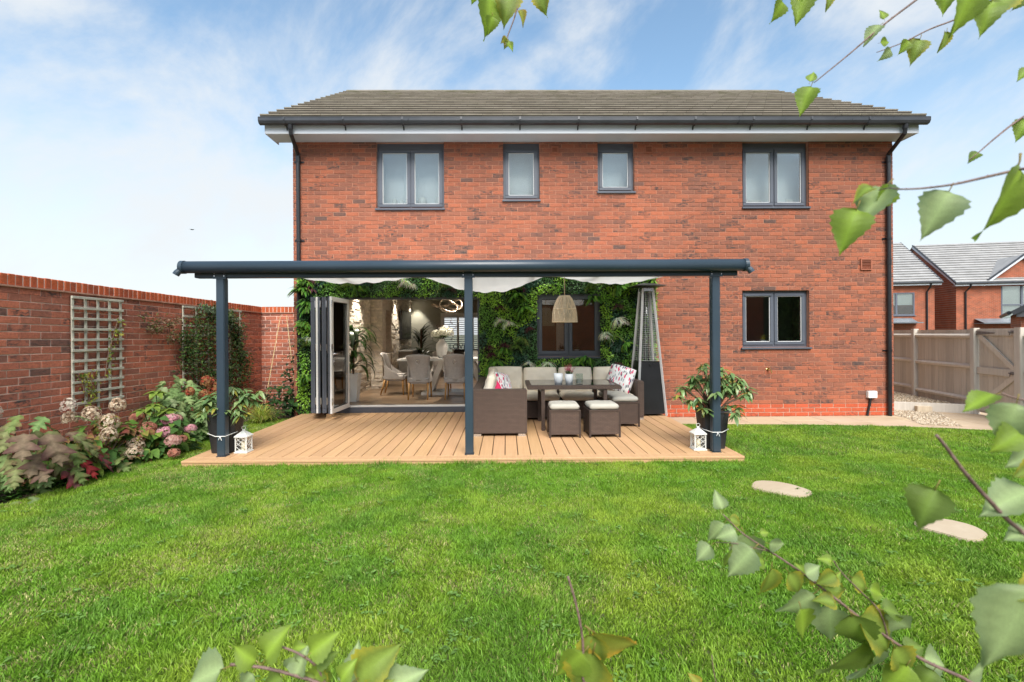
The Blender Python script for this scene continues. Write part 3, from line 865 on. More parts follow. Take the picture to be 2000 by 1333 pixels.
def pebbles(name, poly, z, n, label, smin=.010, smax=.024, cols=((.58, .47, .33), (.45, .35, .24), (.66, .57, .44), (.36, .27, .19))):
    V, T, C = [], [], []
    xs = [p[0] for p in poly]; ys = [p[1] for p in poly]
    def inside(x, y):
        c = False; j = len(poly) - 1
        for i in range(len(poly)):
            if (poly[i][1] > y) != (poly[j][1] > y) and x < (poly[j][0] - poly[i][0]) * (y - poly[i][1]) / (poly[j][1] - poly[i][1]) + poly[i][0]: c = not c
            j = i
        return c
    oct_ = np.array([(1, 0, 0), (-1, 0, 0), (0, 1, 0), (0, -1, 0), (0, 0, 1), (0, 0, -1)], float)
    of = np.array([(0, 2, 4), (2, 1, 4), (1, 3, 4), (3, 0, 4), (2, 0, 5), (1, 2, 5), (3, 1, 5), (0, 3, 5)])
    k = 0
    while k < n:
        x, y = rng.uniform(min(xs), max(xs)), rng.uniform(min(ys), max(ys))
        if not inside(x, y): continue
        s = rng.uniform(smin, smax); m_ = Euler((rng.uniform(-.4, .4), rng.uniform(-.4, .4), rng.uniform(0, 6.28))).to_matrix()
        P = (oct_ * (s, s * rng.uniform(.6, .95), s * rng.uniform(.4, .7)) + nr.normal(0, s * .12, (6, 3))) @ np.array(m_).T + (x, y, z(x, y) if callable(z) else z)
        T.append(of + 6 * k); V.append(P); c = cols[rng.randrange(len(cols))]; v = rng.uniform(.8, 1.15)
        C.append(np.tile([t_ * v for t_ in c], (6, 1))); k += 1
    o = put(name, np_mesh(name, np.concatenate(V), np.concatenate(T), np.concatenate(C), m_pebble))
    return tag(o, label, 'gravel', kind='stuff')
m_pebble = NT('pebble'); m_pebble = m_pebble.out(m_pebble.mix(1.0, m_pebble.tint(), m_pebble.mix(m_pebble.noise(m_pebble.pos(), 60), (.8,) * 3, (1.2,) * 3), 'MULTIPLY'), .85)
s0, s1 = pt(1738, 801, Z=0), pt(1904, 808, Z=0)
sdirv = (s1 - s0).normalized(); s0 = s0 - sdirv * 1.2
def fx(y): return 8.36 + .2 * (y - 7.85)
m_wood = NT('weathered_timber')
_p = m_wood.pos(); _n = m_wood.noise(m_wood.mapping(_p, (22, 22, 1.3)), 1.0, 6, .65, .4)
_c = m_wood.mix(m_wood.ramp(_n, .3, .72), (.50, .45, .385), (.64, .59, .52))
_c = m_wood.mix(m_wood.ramp(m_wood.noise(_p, 1.4, 4), .4, .7), _c, (.55, .49, .415))
_c = m_wood.mix(1.0, _c, m_wood.tint(), 'MULTIPLY')
m_wood.bump(_n, .35, .004)
m_wood = m_wood.out(_c, .88, 0, .2)
UPZ = .14
# raised gravel behind the sleeper
bank_poly = [(s0.x, s0.y + .06), (s1.x - .03, s1.y + .06), (fx(9.0) - .03, 9.0), (fx(11.4), 11.4), (fx(13), 13), (HX1 + .02, 13)]
q = MB(); q.slab(bank_poly, -.1, UPZ - .03); tag(q.build('gravel_bank', plain('gravel_base', (.40, .32, .22), .95, .3, 30, .6, 60)), kind='structure')
pebbles('gravel', bank_poly, UPZ - .024, 5200, 'raised bank of buff gravel between fence and timber sleeper')
low_poly = [(HX1 + .02, FY - .25), (HX1 + .02, s0.y - .06), (s0.x + sdirv.x * 1.9, s0.y + sdirv.y * 1.9 - .08), (pt(1880, 834, Z=0).x, pt(1880, 834, Z=0).y), (pt(1800, 830, Z=0).x, pt(1800, 830, Z=0).y)]
pebbles('gravel', low_poly, .007, 2600, 'loose buff gravel spilt over the paving at the house corner', .009, .020)
q = MB(); q.beam(s0 + Vector((0, 0, .075)), s1 + Vector((0, 0, .075)), .09, .17)
tag(q.build('timber_sleeper', m_wood, bevel=.006), 'long grey timber sleeper holding back the gravel by the gate', 'sleeper')
bp = pt(1797, 804, Z=0.0)
q = MB(); q.box(-.12, .12, -.05, .05, 0, .105, (1.05, .95, .8)); tag(q.build('wood_block', m_wood, loc=(bp.x + .02, bp.y - .05, .002), rot=(0, 0, R(-14)), bevel=.004), 'short sawn timber block lying against the sleeper', 'wood block')

def on_fence(px):
    d = CAM_R @ Vector(((px - CXP) / FPX, 0, -1.0)); a = d.x / d.y      # X = a*Y meets X = 8.36 + .2*(Y-7.85)
    y = (8.36 - .2 * 7.85) / (a - .2); return Vector((a * y, y, 0))
fdir = Vector((.2, 1, 0)).normalized(); fnor = Vector((-1, .2, 0)).normalized()    # normal points to the garden
pA, pB, pC = on_fence(1787), on_fence(1904), on_fence(1990)
fence = empty('fence', pA, 'weathered closeboard timber fence with arris rails above the gravel bank', 'fence')
FT = 1.545
def fpost(p, z0, parent, w=.10):
    q = MB(); q.beam(p + Vector((0, 0, z0)), p + Vector((0, 0, FT + .015)), w, w, up=fdir); o = q.build('post', m_wood, parent, bevel=.006)
    o.location = -Vector(parent.location); return o
def panel(a, b, z0, parent):
    L = (b - a).length; n = max(1, int(L / .105)); d = (b - a).normalized()
    for i in range(n):
        p = a + d * (L * (i + .5) / n) - fnor * .035
        v = rng.uniform(.85, 1.1)
        q = MB(); q.beam(p + Vector((0, 0, z0)) + fnor * rng.uniform(0, .008), p + Vector((0, 0, FT - .01)) , L / n - .003, .016, up=fnor, tint=(v, v * .99, v * .97))
        q.build('board', m_wood, parent).location = -Vector(parent.location)
    for z in (FT - .13, (FT + z0) / 2 + .06, z0 + .21):
        q = MB(); o_ = fnor * .0
        P = []
        for e in (a, b): P += [e + Vector((0, 0, z + .045)) - fnor * .022, e + Vector((0, 0, z + .01)) + fnor * .03, e + Vector((0, 0, z - .03)) + fnor * .022, e + Vector((0, 0, z - .045)) - fnor * .022]
        q.add(P, [(0, 1, 5, 4), (1, 2, 6, 5), (2, 3, 7, 6), (3, 0, 4, 7), (3, 2, 1, 0), (4, 5, 6, 7)], (1.12, 1.1, 1.08))
        q.build('rail', m_wood, parent).location = -Vector(parent.location)
pp = [pB, pA] + [pA + fdir * (1.95 * k) for k in (1, 2)]
for i in range(len(pp) - 1):
    panel(pp[i] + fdir * .05, pp[i + 1] - fdir * .05, UPZ - .06 if i else .04, fence)
for p in pp: fpost(p, -.1, fence)
fpost(pC - fdir * .05, -.1, fence, .13)
panel(pC - fdir * .12, pC - fdir * 2.0, -.02, fence)
gate = empty('garden_gate', pC, 'weathered timber ledged gate with diagonal braces and black latch', 'gate')
ga, gb = pC + fdir * .03, pB - fdir * .065
GL = (gb - ga).length; n = 8
for i in range(n):
    p = ga + fdir * (GL * (i + .5) / n) - fnor * .03; v = rng.uniform(.9, 1.1)
    q = MB(); q.beam(p + Vector((0, 0, .045)), p + Vector((0, 0, FT)), GL / n - .003, .018, up=fnor, tint=(v, v * .98, v * .95)); q.build('board', m_wood, gate).location = -pC
for z, h in ((FT - .065, .11), (.80, .12), (.14, .12)):
    q = MB(); q.beam(ga + Vector((0, 0, z)), gb + Vector((0, 0, z)), .03, h); q.build('ledge', m_wood, gate, bevel=.003).location = -pC
for (za, zb) in ((.86, FT - .12), (.74, .20)):
    q = MB(); q.beam(ga + fdir * .05 + Vector((0, 0, za)), gb - fdir * .05 + Vector((0, 0, zb)), .028, .085, tint=(1.1, 1.08, 1.05)); q.build('brace', m_wood, gate, bevel=.003).location = -pC
m_iron = plain('galvanised_iron', (.22, .21, .20), .5, .3, 25, metal=.7)
q = MB(); h0 = gb + Vector((0, 0, FT - .075)) + fnor * .02; P = [h0 + Vector((0, 0, .035)), h0 - Vector((0, 0, .035)), h0 - fdir * .42 - Vector((0, 0, .008)), h0 - fdir * .42 + Vector((0, 0, .008))]
q.add(P + [p + fnor * .006 for p in P], [(0, 1, 2, 3), (7, 6, 5, 4), (0, 4, 5, 1), (1, 5, 6, 2), (2, 6, 7, 3), (3, 7, 4, 0)]); q.build('hinge', m_iron, gate).location = -pC
for z in (.80, FT - .06):
    q = MB(); c = ga + fdir * .06 + fnor * .022 + Vector((0, 0, z)); q.tube([c - fdir * .09, c + fdir * .09], .010, 8); q.beam(c - fdir * .05, c + fdir * .05, .008, .05); q.tube([c + fdir * .02, c + fdir * .02 + fnor * .03, c + fdir * .02 + fnor * .03 - Vector((0, 0, .05))], .007, 6)
    q.build('latch', m_iron, gate).location = -pC

# stepping stones in the lawn
for (a, b, c, d, lab) in ((1466, 1580, 935, 973, 'smaller pale stepping stone set in the lawn beside the deck corner'), (1788, 1924, 1006, 1058, 'larger pale stepping stone set in the lawn under the birch leaves')):
    ctr = pt((a + b) / 2, (c + d) / 2, Z=LAWN_Z + .02)
    l_, r_ = pt(a, c + 8, Z=LAWN_Z + .02), pt(b, d - 10, Z=LAWN_Z + .02)
    ax = (r_ - l_) / 2; per = Vector((-ax.y, ax.x, 0)).normalized() * .185
    poly = []
    for k in range(26):
        t = 2 * math.pi * k / 26; rr = 1 + .05 * math.sin(3 * t + a) + .03 * math.sin(5 * t)
        ct, st = math.cos(t), math.sin(t)
        v = ax * (abs(ct) ** .8 * (1 if ct > 0 else -1) * rr) + per * (abs(st) ** .8 * (1 if st > 0 else -1) * rr)
        poly.append((v.x, v.y))
    q = MB(); q.slab(poly, -.05, .026, (.92, .95, .98)); tag(q.build('stepping_stone', m_stone, loc=(ctr.x, ctr.y, LAWN_Z), bevel=.006), lab, 'stepping stone', 'stepping stones in the lawn')
STONES = [o for o in COL.objects if o.name.startswith('stepping_stone')]

# ------------------------------------------------------------------ neighbouring houses
m_ntile = plain('neighbour_tile', (.34, .33, .32), .85, .15, 2, .3, 30, tint=True)
m_nwin = plain('neighbour_window_frame', (.11, .12, .15), .5, .05)
m_nblind = plain('neighbour_blind', (.72, .73, .70), .8, .04)
def wall_plain(q, x0, x1, y0, y1, z0, z1): q.box(x0, x1, y0, y1, z0, z1)
def nwindow(h, x0, x1, z0, z1, rows=1, blue=.0):
    q = MB(); f = .07
    q.box(x0, x1, -.02, .05, z0, z0 + f); q.box(x0, x1, -.02, .05, z1 - f, z1); q.box(x0, x0 + f, -.02, .05, z0 + f, z1 - f); q.box(x1 - f, x1, -.02, .05, z0 + f, z1 - f)
    xm = (x0 + x1) / 2; q.box(xm - .05, xm + .05, -.02, .05, z0 + f, z1 - f)
    if rows == 2: zm = z0 + (z1 - z0) * .42; q.box(x0 + f, xm - .05, -.02, .05, zm - .04, zm + .04); q.box(xm + .05, x1 - f, -.02, .05, zm - .04, zm + .04)
    w = q.build('window', m_nwin, h)
    for a, b in ((x0 + f, xm - .05), (xm + .05, x1 - f)):
        q = MB(); q.box(a, b, .012, .02, z0 + f, z1 - f); q.build('pane', m_glass, w)
    q = MB(); q.box(x0 + .05, x1 - .05, .08, .09, z0 + (z1 - z0) * blue, z1 - .03); q.build('blind', m_nblind, w)
    q = MB(); q.box(x0 - .05, x1 + .05, -.07, .03, z0 - .06, z0 - .002); q.build('sill', m_nwin, w)
def neighbour(loc, rz, W, dpt, ez, rz_, label, right=False):
    h = empty('neighbour_house', loc, label, 'house', rz=rz)
    q = MB()
    for (a, b, c, d) in ((0, W, .0, .05), ):
        pass
    holes_ = NH['r' if right else 'l']
    brick_cells(q, 0, W, -.1, ez, holes_, 0, .3)
    q.box(0, .3, .302, dpt, -.1, ez); q.box(W - .3, W, .302, dpt, -.1, ez)
    for x in (0, W - .3):
        P = [(x, 0.02, ez), (x, dpt, ez), (x, dpt / 2, rz_ - .12)]; P += [(a + .3, b, c) for a, b, c in P]
        q.add(P, [(0, 1, 2), (5, 4, 3), (0, 3, 4, 1), (1, 4, 5, 2), (2, 5, 3, 0)])
    q.build('wall', m_brickflat, h)
    # roof rows
    rf = MB(); ov = .22
    P = [(-ov, -.35, ez + .02), (W + ov, -.35, ez + .02), (W + ov, dpt / 2, rz_ - .03), (-ov, dpt / 2, rz_ - .03), (W + ov, dpt + .35, ez), (-ov, dpt + .35, ez)]
    rf.add(P, [(0, 1, 2, 3), (3, 2, 4, 5)]); ro = rf.build('roof', m_ntile, h)
    sl = Vector((0, dpt / 2 + .35, rz_ - ez - .02)); L = sl.length; sv = sl.normalized(); sn = Vector((0, -sv.z, sv.y)); n = 17
    for i in range(n):
        q = MB(); a = Vector((0, -.35, ez + .02)) + sv * (L * i / n); b = a + sv * (L / n + .03)
        v = rng.uniform(.93, 1.05)
        for (p, t0, t1) in ((a, .01, .055), (b, -.01, .012)):
            pass
        P = [Vector((x, 0, 0)) + p + sn * t for (p, t0, t1) in ((a, .005, .10), (b, -.01, .012)) for x in (-ov, W + ov) for t in (t0, t1)]
        q.add(P, [(0, 1, 3, 2), (4, 6, 7, 5), (0, 4, 5, 1), (2, 3, 7, 6), (0, 2, 6, 4), (1, 5, 7, 3)], (v, v, v))
        q.build('tile_course', m_ntile, ro)
    q = MB(); q.box(-ov, W + ov, -.33, -.28, ez - .16, ez + .02); q.build('fascia', m_fascia, h)
    q = MB(); q.box(-ov, W + ov, -.279, 0.0, ez - .155, ez - .135); q.build('soffit', m_soffit, h)
    q = MB(); q.tube([(-ov - .03, -.39, ez - .0), (W + ov + .03, -.39, ez - .0)], .065, 10); q.build('gutter', m_gutter, h)
    for x in (-ov - .02, W + ov):
        q = MB(); q.beam((x + .01, -.34, ez - .03), (x + .01, dpt / 2, rz_ - .14), .03, .18); q.build('bargeboard', m_fascia, h)
        q = MB(); q.beam((x + .01, -.36, ez + .07), (x + .01, dpt / 2, rz_ + .0), .09, .07); q.build('verge', m_gutter, h)
    return h
NH = {}
lcorner, rcorner = Vector((27.6, 31.0, 0)), Vector((29.85, 31.9, 0))
ROT = R(-13)
# left one: the right hand part shows; its front runs 9 m to the left of the corner
NH['l'] = [(9 - 3.18, 9 - 1.12, 2.55, 4.02)]
d = Vector((math.cos(ROT), math.sin(ROT), 0))
hl = neighbour(lcorner - d * 9, ROT, 9, 8.6, 4.62, 7.95, 'brick neighbour house with blinds half drawn, partly behind the near house', False)
nwindow(hl, 9 - 3.18, 9 - 1.12, 2.55, 4.02, 1, .45)
q = MB(); q.tube([(8.62, -.39, 4.55), (8.62, -.3, 4.35), (8.55, -.07, 4.05), (8.55, -.07, 0)], .05, 8); q.build('downpipe', m_black, hl)
m_lead = plain('lead_canopy', (.16, .18, .20), .45, .2, 3)
q = MB(); q.box(3.5, 8.0, -.75, -.003, 2.02, 2.08); P = [(3.5, -.75, 2.081), (7.7, -.75, 2.081), (7.7, -.02, 2.36), (3.5, -.02, 2.36)]; q.add(P + [(a, b, c - .02) for a, b, c in P], [(0, 1, 2, 3), (7, 6, 5, 4), (0, 4, 5, 1), (1, 5, 6, 2), (2, 6, 7, 3), (3, 7, 4, 0)]); q.build('porch_canopy', m_lead, hl)
NH['r'] = [(2.5, 4.75, 2.15, 4.6)]
hr = neighbour(rcorner, ROT, 11, 8.8, 4.62, 7.95, 'brick neighbour house with a front gable and tall white-blind window', True)
# its front gable
q = MB(); gx_, gw = 3.65, 2.15
P = [(gx_ - gw, -.03, 4.40), (gx_ + gw, -.03, 4.40), (gx_, -.03, 6.15)]; P += [(a, .28, c) for a, b, c in P]
q.add(P, [(0, 1, 2), (5, 4, 3), (0, 3, 4, 1), (1, 4, 5, 2), (2, 5, 3, 0)]); q.build('front_gable', m_brickflat, hr)
for s in (-1, 1):
    q = MB(); e, a = Vector((gx_ + s * (gw + .12), -.22, 4.50)), Vector((gx_, -.22, 6.34)); q.beam(e - Vector((0, 0, .06)), a - Vector((0, 0, .06)), .05, .17, up=(0, 1, 0.01)); q.beam(e, a, .05, .2, up=(0, 0, 1))
    q.build('gable_bargeboard', m_fascia, hr)
    q = MB(); q.beam(e + Vector((0, .0, .09)), a + Vector((0, .0, .09)), .12, .08); q.build('gable_verge', m_gutter, hr)
    P = [e + Vector((0, 0, .08)), a + Vector((0, 0, .08)), Vector((gx_, 2.35, 6.42)), Vector((gx_ + s * (gw + .12), -.1, 4.6))]
    q = MB(); q.add(P + [p - Vector((0, 0, .03)) for p in P], [(0, 1, 2, 3), (7, 6, 5, 4), (0, 4, 5, 1), (1, 5, 6, 2), (2, 6, 7, 3), (3, 7, 4, 0)]); q.build('gable_roof', m_ntile, hr)
q = MB(); q.box(1.52, 5.78, -.34, -.27, 4.40, 4.65); 
nwindow(hr, 2.5, 4.75, 2.15, 4.6, 2, 0)
q = MB(); q.tube([(.62, -.39, 4.55), (.62, -.3, 4.35), (.50, -.07, 4.1), (.50, -.07, 0)], .05, 8); q.build('downpipe', m_black, hr)
q = MB(); q.box(1.0, 9.0, -.9, -.003, 1.96, 2.02); P = [(1.0, -.9, 2.021), (9.0, -.9, 2.021), (9.0, -.04, 2.30), (1.0, -.04, 2.30)]; q.add(P + [(a, b, c - .02) for a, b, c in P], [(0, 1, 2, 3), (7, 6, 5, 4), (0, 4, 5, 1), (1, 5, 6, 2), (2, 6, 7, 3), (3, 7, 4, 0)]); q.build('porch_canopy', m_lead, hr)
# the house that backs on to the garden; the ground floor windows mirror it
hbk = neighbour(Vector((30, -19, 0)), R(180), 42, 8.6, 4.9, 7.6, 'long brick terrace backing on to the far end of the garden', True)
# garage beyond the fence: only its eaves corner shows
c = pt(1978, 610, Y=15.0)
gar = empty('garage', (c.x + .12, 15, 0), 'low brick garage beyond the gate with dark tiled verge and gutter end', 'garage', rz=R(-44))
gz_ = c.z
q = MB(); q.box(.1, 3.2, .2, 5.5, -.1, gz_); P = [(.1, .2, gz_), (3.2, .2, gz_), (1.65, .2, gz_ + 1.0)]; P += [(a, 5.5, cc) for a, b, cc in P]; q.add(P, [(0, 1, 2), (5, 4, 3), (1, 4, 5, 2), (2, 5, 3, 0)]); q.build('wall', m_brickflat, gar)
for s in (0, 1):
    e, a = Vector((-.1 if not s else 3.4, 0, gz_ - .02)), Vector((1.65, 0, gz_ + 1.13))
    q = MB(); P = [e, a, a + Vector((0, 5.7, 0)), e + Vector((0, 5.7, 0))]; q.add([p + Vector((0, 0, .06)) for p in P] + P, [(0, 1, 2, 3), (7, 6, 5, 4), (0, 4, 5, 1), (1, 5, 6, 2), (2, 6, 7, 3), (3, 7, 4, 0)]); q.build('roof_slope', m_gutter, gar)
    q = MB(); q.beam(e + Vector((0, -.03, -.02)), a + Vector((0, -.03, -.02)), .05, .14); q.build('verge', m_gutter, gar)
q = MB(); q.tube([(-.16, -.02, gz_ - .02), (-.16, 5.6, gz_ - .02)], .06, 10); q.build('gutter', m_black, gar)
q = MB(); q.prism([(.0, gz_ - .15), (.5, gz_ - .15), (.5, gz_ + .32), (.0, gz_ + .02)], .05, .18); q.build('box_end', plain('garage_boxend', (.10, .10, .11), .6), gar)
# ------------------------------------------------------------------ the room behind the folding doors
m_floor = NT('wood_floor')
_p = m_floor.pos(); _c = m_floor.mix(m_floor.ramp(m_floor.noise(m_floor.mapping(_p, (2, 30, 1)), 1.0, 5), .3, .7), (.17, .11, .065), (.26, .175, .11))
m_floor = m_floor.out(m_floor.mix(1.0, _c, m_floor.tint(), 'MULTIPLY'), .32, 0, .5)
m_cream = plain('cream_paint', (.66, .62, .54), .8, .04, 2)
m_olive = plain('grey_green_paint', (.30, .30, .25), .8, .05, 2)
m_brownwall = plain('brown_paint', (.22, .14, .075), .8, .08, 2)
RX_L, RY0, RY1, CZ = -3.15, FY + .305, 16.15, 2.66
RXR = 2.6
q = MB(); q.box(RX_L - .3, RXR + .2, FY + .03, RY1, -.08, FLOOR_Z - .014); hb(q, 'floor_base', m_dark)
fl = MB(); fl.box(RX_L, RXR, FY + .10, RY1, FLOOR_Z - .013, FLOOR_Z - .011); flo = hb(fl, 'floor', m_floor)
y = FY + .101; k = 0
while y < 13.2:
    x = RX_L - .4 * (k % 3)
    while x < .4:
        q = MB(); v = rng.uniform(.8, 1.2); q.box(max(x, RX_L) + .001, min(x + 1.25, RXR) - .001, y + .001, y + .189, FLOOR_Z - .0105, FLOOR_Z, (v, v, v))
        if min(x + 1.25, RXR) > max(x, RX_L): q.build('floor_plank', m_floor, flo)
        x += 1.25
    y += .19; k += 1
q = MB(); q.box(.4, RXR, FY + .102, 13.2, FLOOR_Z - .0105, FLOOR_Z); q.box(RX_L, RXR, 13.25, RY1, FLOOR_Z - .0105, FLOOR_Z); q.build('floor_plank', m_floor, flo)
q = MB(); q.box(HX0 + .31, RXR + .3, FY + .306, RY1, CZ, CZ + .03); hb(q, 'ceiling', m_cream)
q = MB(); q.box(RX_L - .02, RXR, 11.32, 11.62, 2.36, CZ - .002); hb(q, 'bulkhead', m_cream)
q = MB(); q.box(RXR, RXR + .1, FY + .31, RY1, FLOOR_Z, CZ - .002); q.box(.75, RXR - .002, 11.9, 12.0, FLOOR_Z, 2.35); hb(q, 'partition', m_brownwall)
FW = (pt(866, 690, Y=16.15).x, pt(952, 690, Y=16.15).x, pt(866, 693, Y=16.15).z, pt(866, 617, Y=16.15).z)
q = MB(); brick_cells(q, RX_L - .3, RXR + .2, FLOOR_Z - .1, CZ - .003, [FW], RY1, RY1 + .12); hb(q, 'rear_room_wall', m_olive)
q = MB(); brick_cells(q, HX0 + .30, HX1 - .30, -.1, SOFFIT_Z, [(FW[0] - .1, FW[1] + .1, FW[2] - .1, FW[3] + .1)], RY1 + .122, RY1 + .35); hb(q, 'rear_wall', m_brickflat)
# kitchen behind the lower right window
q = MB(); q.box(3.2, HX1 - .31, 11.2, 11.3, .1, 2.65); q.box(3.2, 3.3, FY + .31, 11.19, .1, 2.65); hb(q, 'kitchen_wall', plain('kitchen_paint', (.30, .27, .22), .8, .1, 2))
q = MB(); q.box(3.2, HX1 - .31, FY + .31, 11.19, .1, .2); hb(q, 'kitchen_floor', m_floor)
kx = pt(1560, 620, Y=FY + .45).x
q = MB(); q.box(kx - .05, kx + .05, FY + .32, FY + .36, W_KIT[2] - .05, W_KIT[3] + .05); hb(q, 'kitchen_blind', m_white)
q = MB(); q.box(W_KIT[0] - .02, W_KIT[1] + .02, FY + .15, FY + .42, W_KIT[2] - .03, W_KIT[2] + .055); hb(q, 'inner_sill', m_white)
q = MB(); q.box(W_LIV[0] - .02, W_LIV[1] + .02, FY + .10, FY + .42, W_LIV[2] - .03, W_LIV[2] + .055); hb(q, 'inner_sill', m_white)
q = MB(); dx = pt(1094, 660, Y=11.85).x; q.box(dx - .09, dx + .09, 11.82, 11.895, FLOOR_Z + .01, 2.2); hb(q, 'door_frame', m_white)

# split-stone cladding on the left wall: every stone its own depth
m_split = plain('split_stone', (.72, .66, .57), .9, .18, 14, .6, 60, tint=True)
def stones(parent, along, a0, a1, z0, z1, fixed, outward, n_single):
    q = MB(); z = z0; r = random.Random(int(a0 * 100)); singles = []
    while z < z1 - .01:
        h = r.choice((.035, .045, .05)); a = a0 - r.uniform(0, .15)
        while a < a1:
            w = r.uniform(.12, .34); s, e = max(a, a0), min(a + w, a1)
            if e - s > .02:
                dpt_ = r.uniform(.006, .030); v = r.uniform(.82, 1.12); t = (v, v * r.uniform(.97, 1), v * r.uniform(.92, 1))
                zz = min(z + h, z1) - .002
                lo, hi = (fixed, fixed + outward * dpt_) if outward > 0 else (fixed + outward * dpt_, fixed)
                bx = (lo, hi, s + .001, e - .001, z, zz) if along == 'y' else (s + .001, e - .001, lo, hi, z, zz)
                if len(singles) < n_single: singles.append((bx, t))
                else: q.box(*bx, t)
            a += w
        z += h
    for bx, t in singles:
        c = MB(); c.box(*bx, t); c.build('stone', m_split, parent)
    if q.v: tag(q.build('stonework', m_split, parent), kind='stuff')
q = MB(); q.box(RX_L - .28, RX_L, FY + .31, 11.3, FLOOR_Z - .02, CZ - .002); q.box(RX_L - .28, -2.86, 11.301, 11.60, FLOOR_Z - .02, CZ - .003)
stw = hb(q, 'stone_wall', m_split)
stones(stw, 'y', FY + .35, 11.28, FLOOR_Z, CZ - .01, RX_L, 1, 160)
stones(stw, 'x', RX_L + .03, -2.86, FLOOR_Z, CZ - .01, 11.30, -1, 100)
q = MB(); SWY0, SWY1 = 12.75, 13.3
q.box(RX_L - .28, RX_L, 11.62, SWY0, FLOOR_Z, CZ - .004); q.box(RX_L - .28, RX_L, SWY1, RY1 - .003, FLOOR_Z, CZ - .004); q.box(RX_L - .28, RX_L, SWY0, SWY1, FLOOR_Z, 1.0); q.box(RX_L - .28, RX_L, SWY0, SWY1, 2.15, CZ - .004)
stw2 = hb(q, 'stone_wall', m_split)
stones(stw2, 'y', SWY1 + .02, 16.1, FLOOR_Z, CZ - .01, RX_L, 1, 0)
# the tall slot window in the side wall lets daylight in
q = MB(); q.box(HX0 + .27, HX0 + .275, SWY0 - .05, SWY1 + .05, .9, 2.2); hb(q, 'slot_pane', plain('frosted_white', (.85, .88, .90), .4))

# shuttered window at the far end
q = MB(); f = .07; x0, x1, z0, z1 = FW
q.box(x0 - .08, x1 + .08, RY1 - .03, RY1 - .002, z1, z1 + .09); q.box(x0 - .08, x1 + .08, RY1 - .05, RY1 - .002, z0 - .05, z0); q.box(x0 - .08, x0, RY1 - .03, RY1 - .002, z0, z1); q.box(x1, x1 + .08, RY1 - .03, RY1 - .002, z0, z1)
nsh = 3
for k in range(nsh + 1):
    xx = x0 + (x1 - x0) * k / nsh; q.box(max(xx - .035, x0), min(xx + .035, x1), RY1 + .01, RY1 + .04, z0, z1)
q.box(x0, x1, RY1 + .0405, RY1 + .06, z0, z0 + .06); q.box(x0, x1, RY1 + .0405, RY1 + .06, z1 - .06, z1)
sh = hb(q, 'shutter_window', m_white)
n = 17
for k in range(n):
    z = z0 + .08 + (z1 - z0 - .16) * k / (n - 1)
    q = MB(); q.beam((x0 + .02, RY1 + .025, z), (x1 - .02, RY1 + .025, z), .05, .006, up=(0, .45, 1)); q.build('louvre', m_white, sh)

# recessed ceiling spots, lit in the photograph, washing the stone
m_lamp = NT('lamp_glow'); m_lamp.b.inputs['Emission Color'].default_value = (1, .86, .66, 1); m_lamp.b.inputs['Emission Strength'].default_value = 6; m_lamp = m_lamp.m
def spot(x, y, power, lab, z=CZ):
    q = MB(); q.lathe([(.045, 0), (.045, -.006), (.036, -.006), (.034, -.001)], 16, (0, 0, 0)); o = q.build('ceiling_spot', m_white, loc=(x, y, z - .001))
    tag(o, lab, 'ceiling spot')
    q = MB(); q.lathe([(.033, -.004), (.0, -.004)], 14); q.build('bulb', m_lamp, o)
    ld = bpy.data.lights.new('spot', 'SPOT'); ld.energy = power; ld.spot_size = R(75); ld.spot_blend = .6; ld.shadow_soft_size = .03; ld.color = (1, .91, .78)
    lo = bpy.data.objects.new('spot_light', ld); COL.objects.link(lo); lo.parent = o; lo.location = (0, 0, -.02)
spot(RX_L + .24, 10.2, 93, 'small round ceiling spot washing the near stone wall')
spot(RX_L + .22, 13.75, 69, 'small round ceiling spot beside the wall television')
spot(RX_L + .22, 16.0 - .1, 52, 'small round ceiling spot in the far stone corner')
spot(-.9, 10.2, 127, 'small round ceiling spot above the dining table')
spot(pt(827, 598, Z=CZ).x, 14.2, 68, 'small round ceiling spot in front of the shuttered window')
spot(-1.3, 12.4, 106, 'small round ceiling spot behind the ceiling beam')

spot(RX_L + .30, 9.25, 75, 'small round ceiling spot above the tall house plant')
# television, cabinet
q = MB(); q.box(RX_L + .045, RX_L + .09, 14.25, 15.75, 1.35, 2.22); tv = q.build('television', m_black, bevel=.004); tag(tv, 'black flat television hung on the far stone wall', 'television')
q = MB(); q.box(RX_L + .091, RX_L + .093, 14.27, 15.73, 1.37, 2.20); q.build('screen', plain('tv_screen', (.006, .006, .008), .35, spec=.15), tv)
q = MB(); q.box(RX_L + .035, RX_L + .44, 14.1, 15.6, FLOOR_Z, 1.0); q.box(RX_L + .035, RX_L + .46, 14.06, 15.64, 1.001, 1.04); cb = q.build('cabinet', plain('grey_cabinet', (.28, .27, .25), .5), bevel=.004); tag(cb, 'low grey cabinet under the wall television', 'cabinet')
for y in (14.55, 15.05): 
    s = MB(); s.tube([(RX_L + .445, y, .75), (RX_L + .47, y, .75)], .012, 8); s.build('knob', m_chrome, cb)

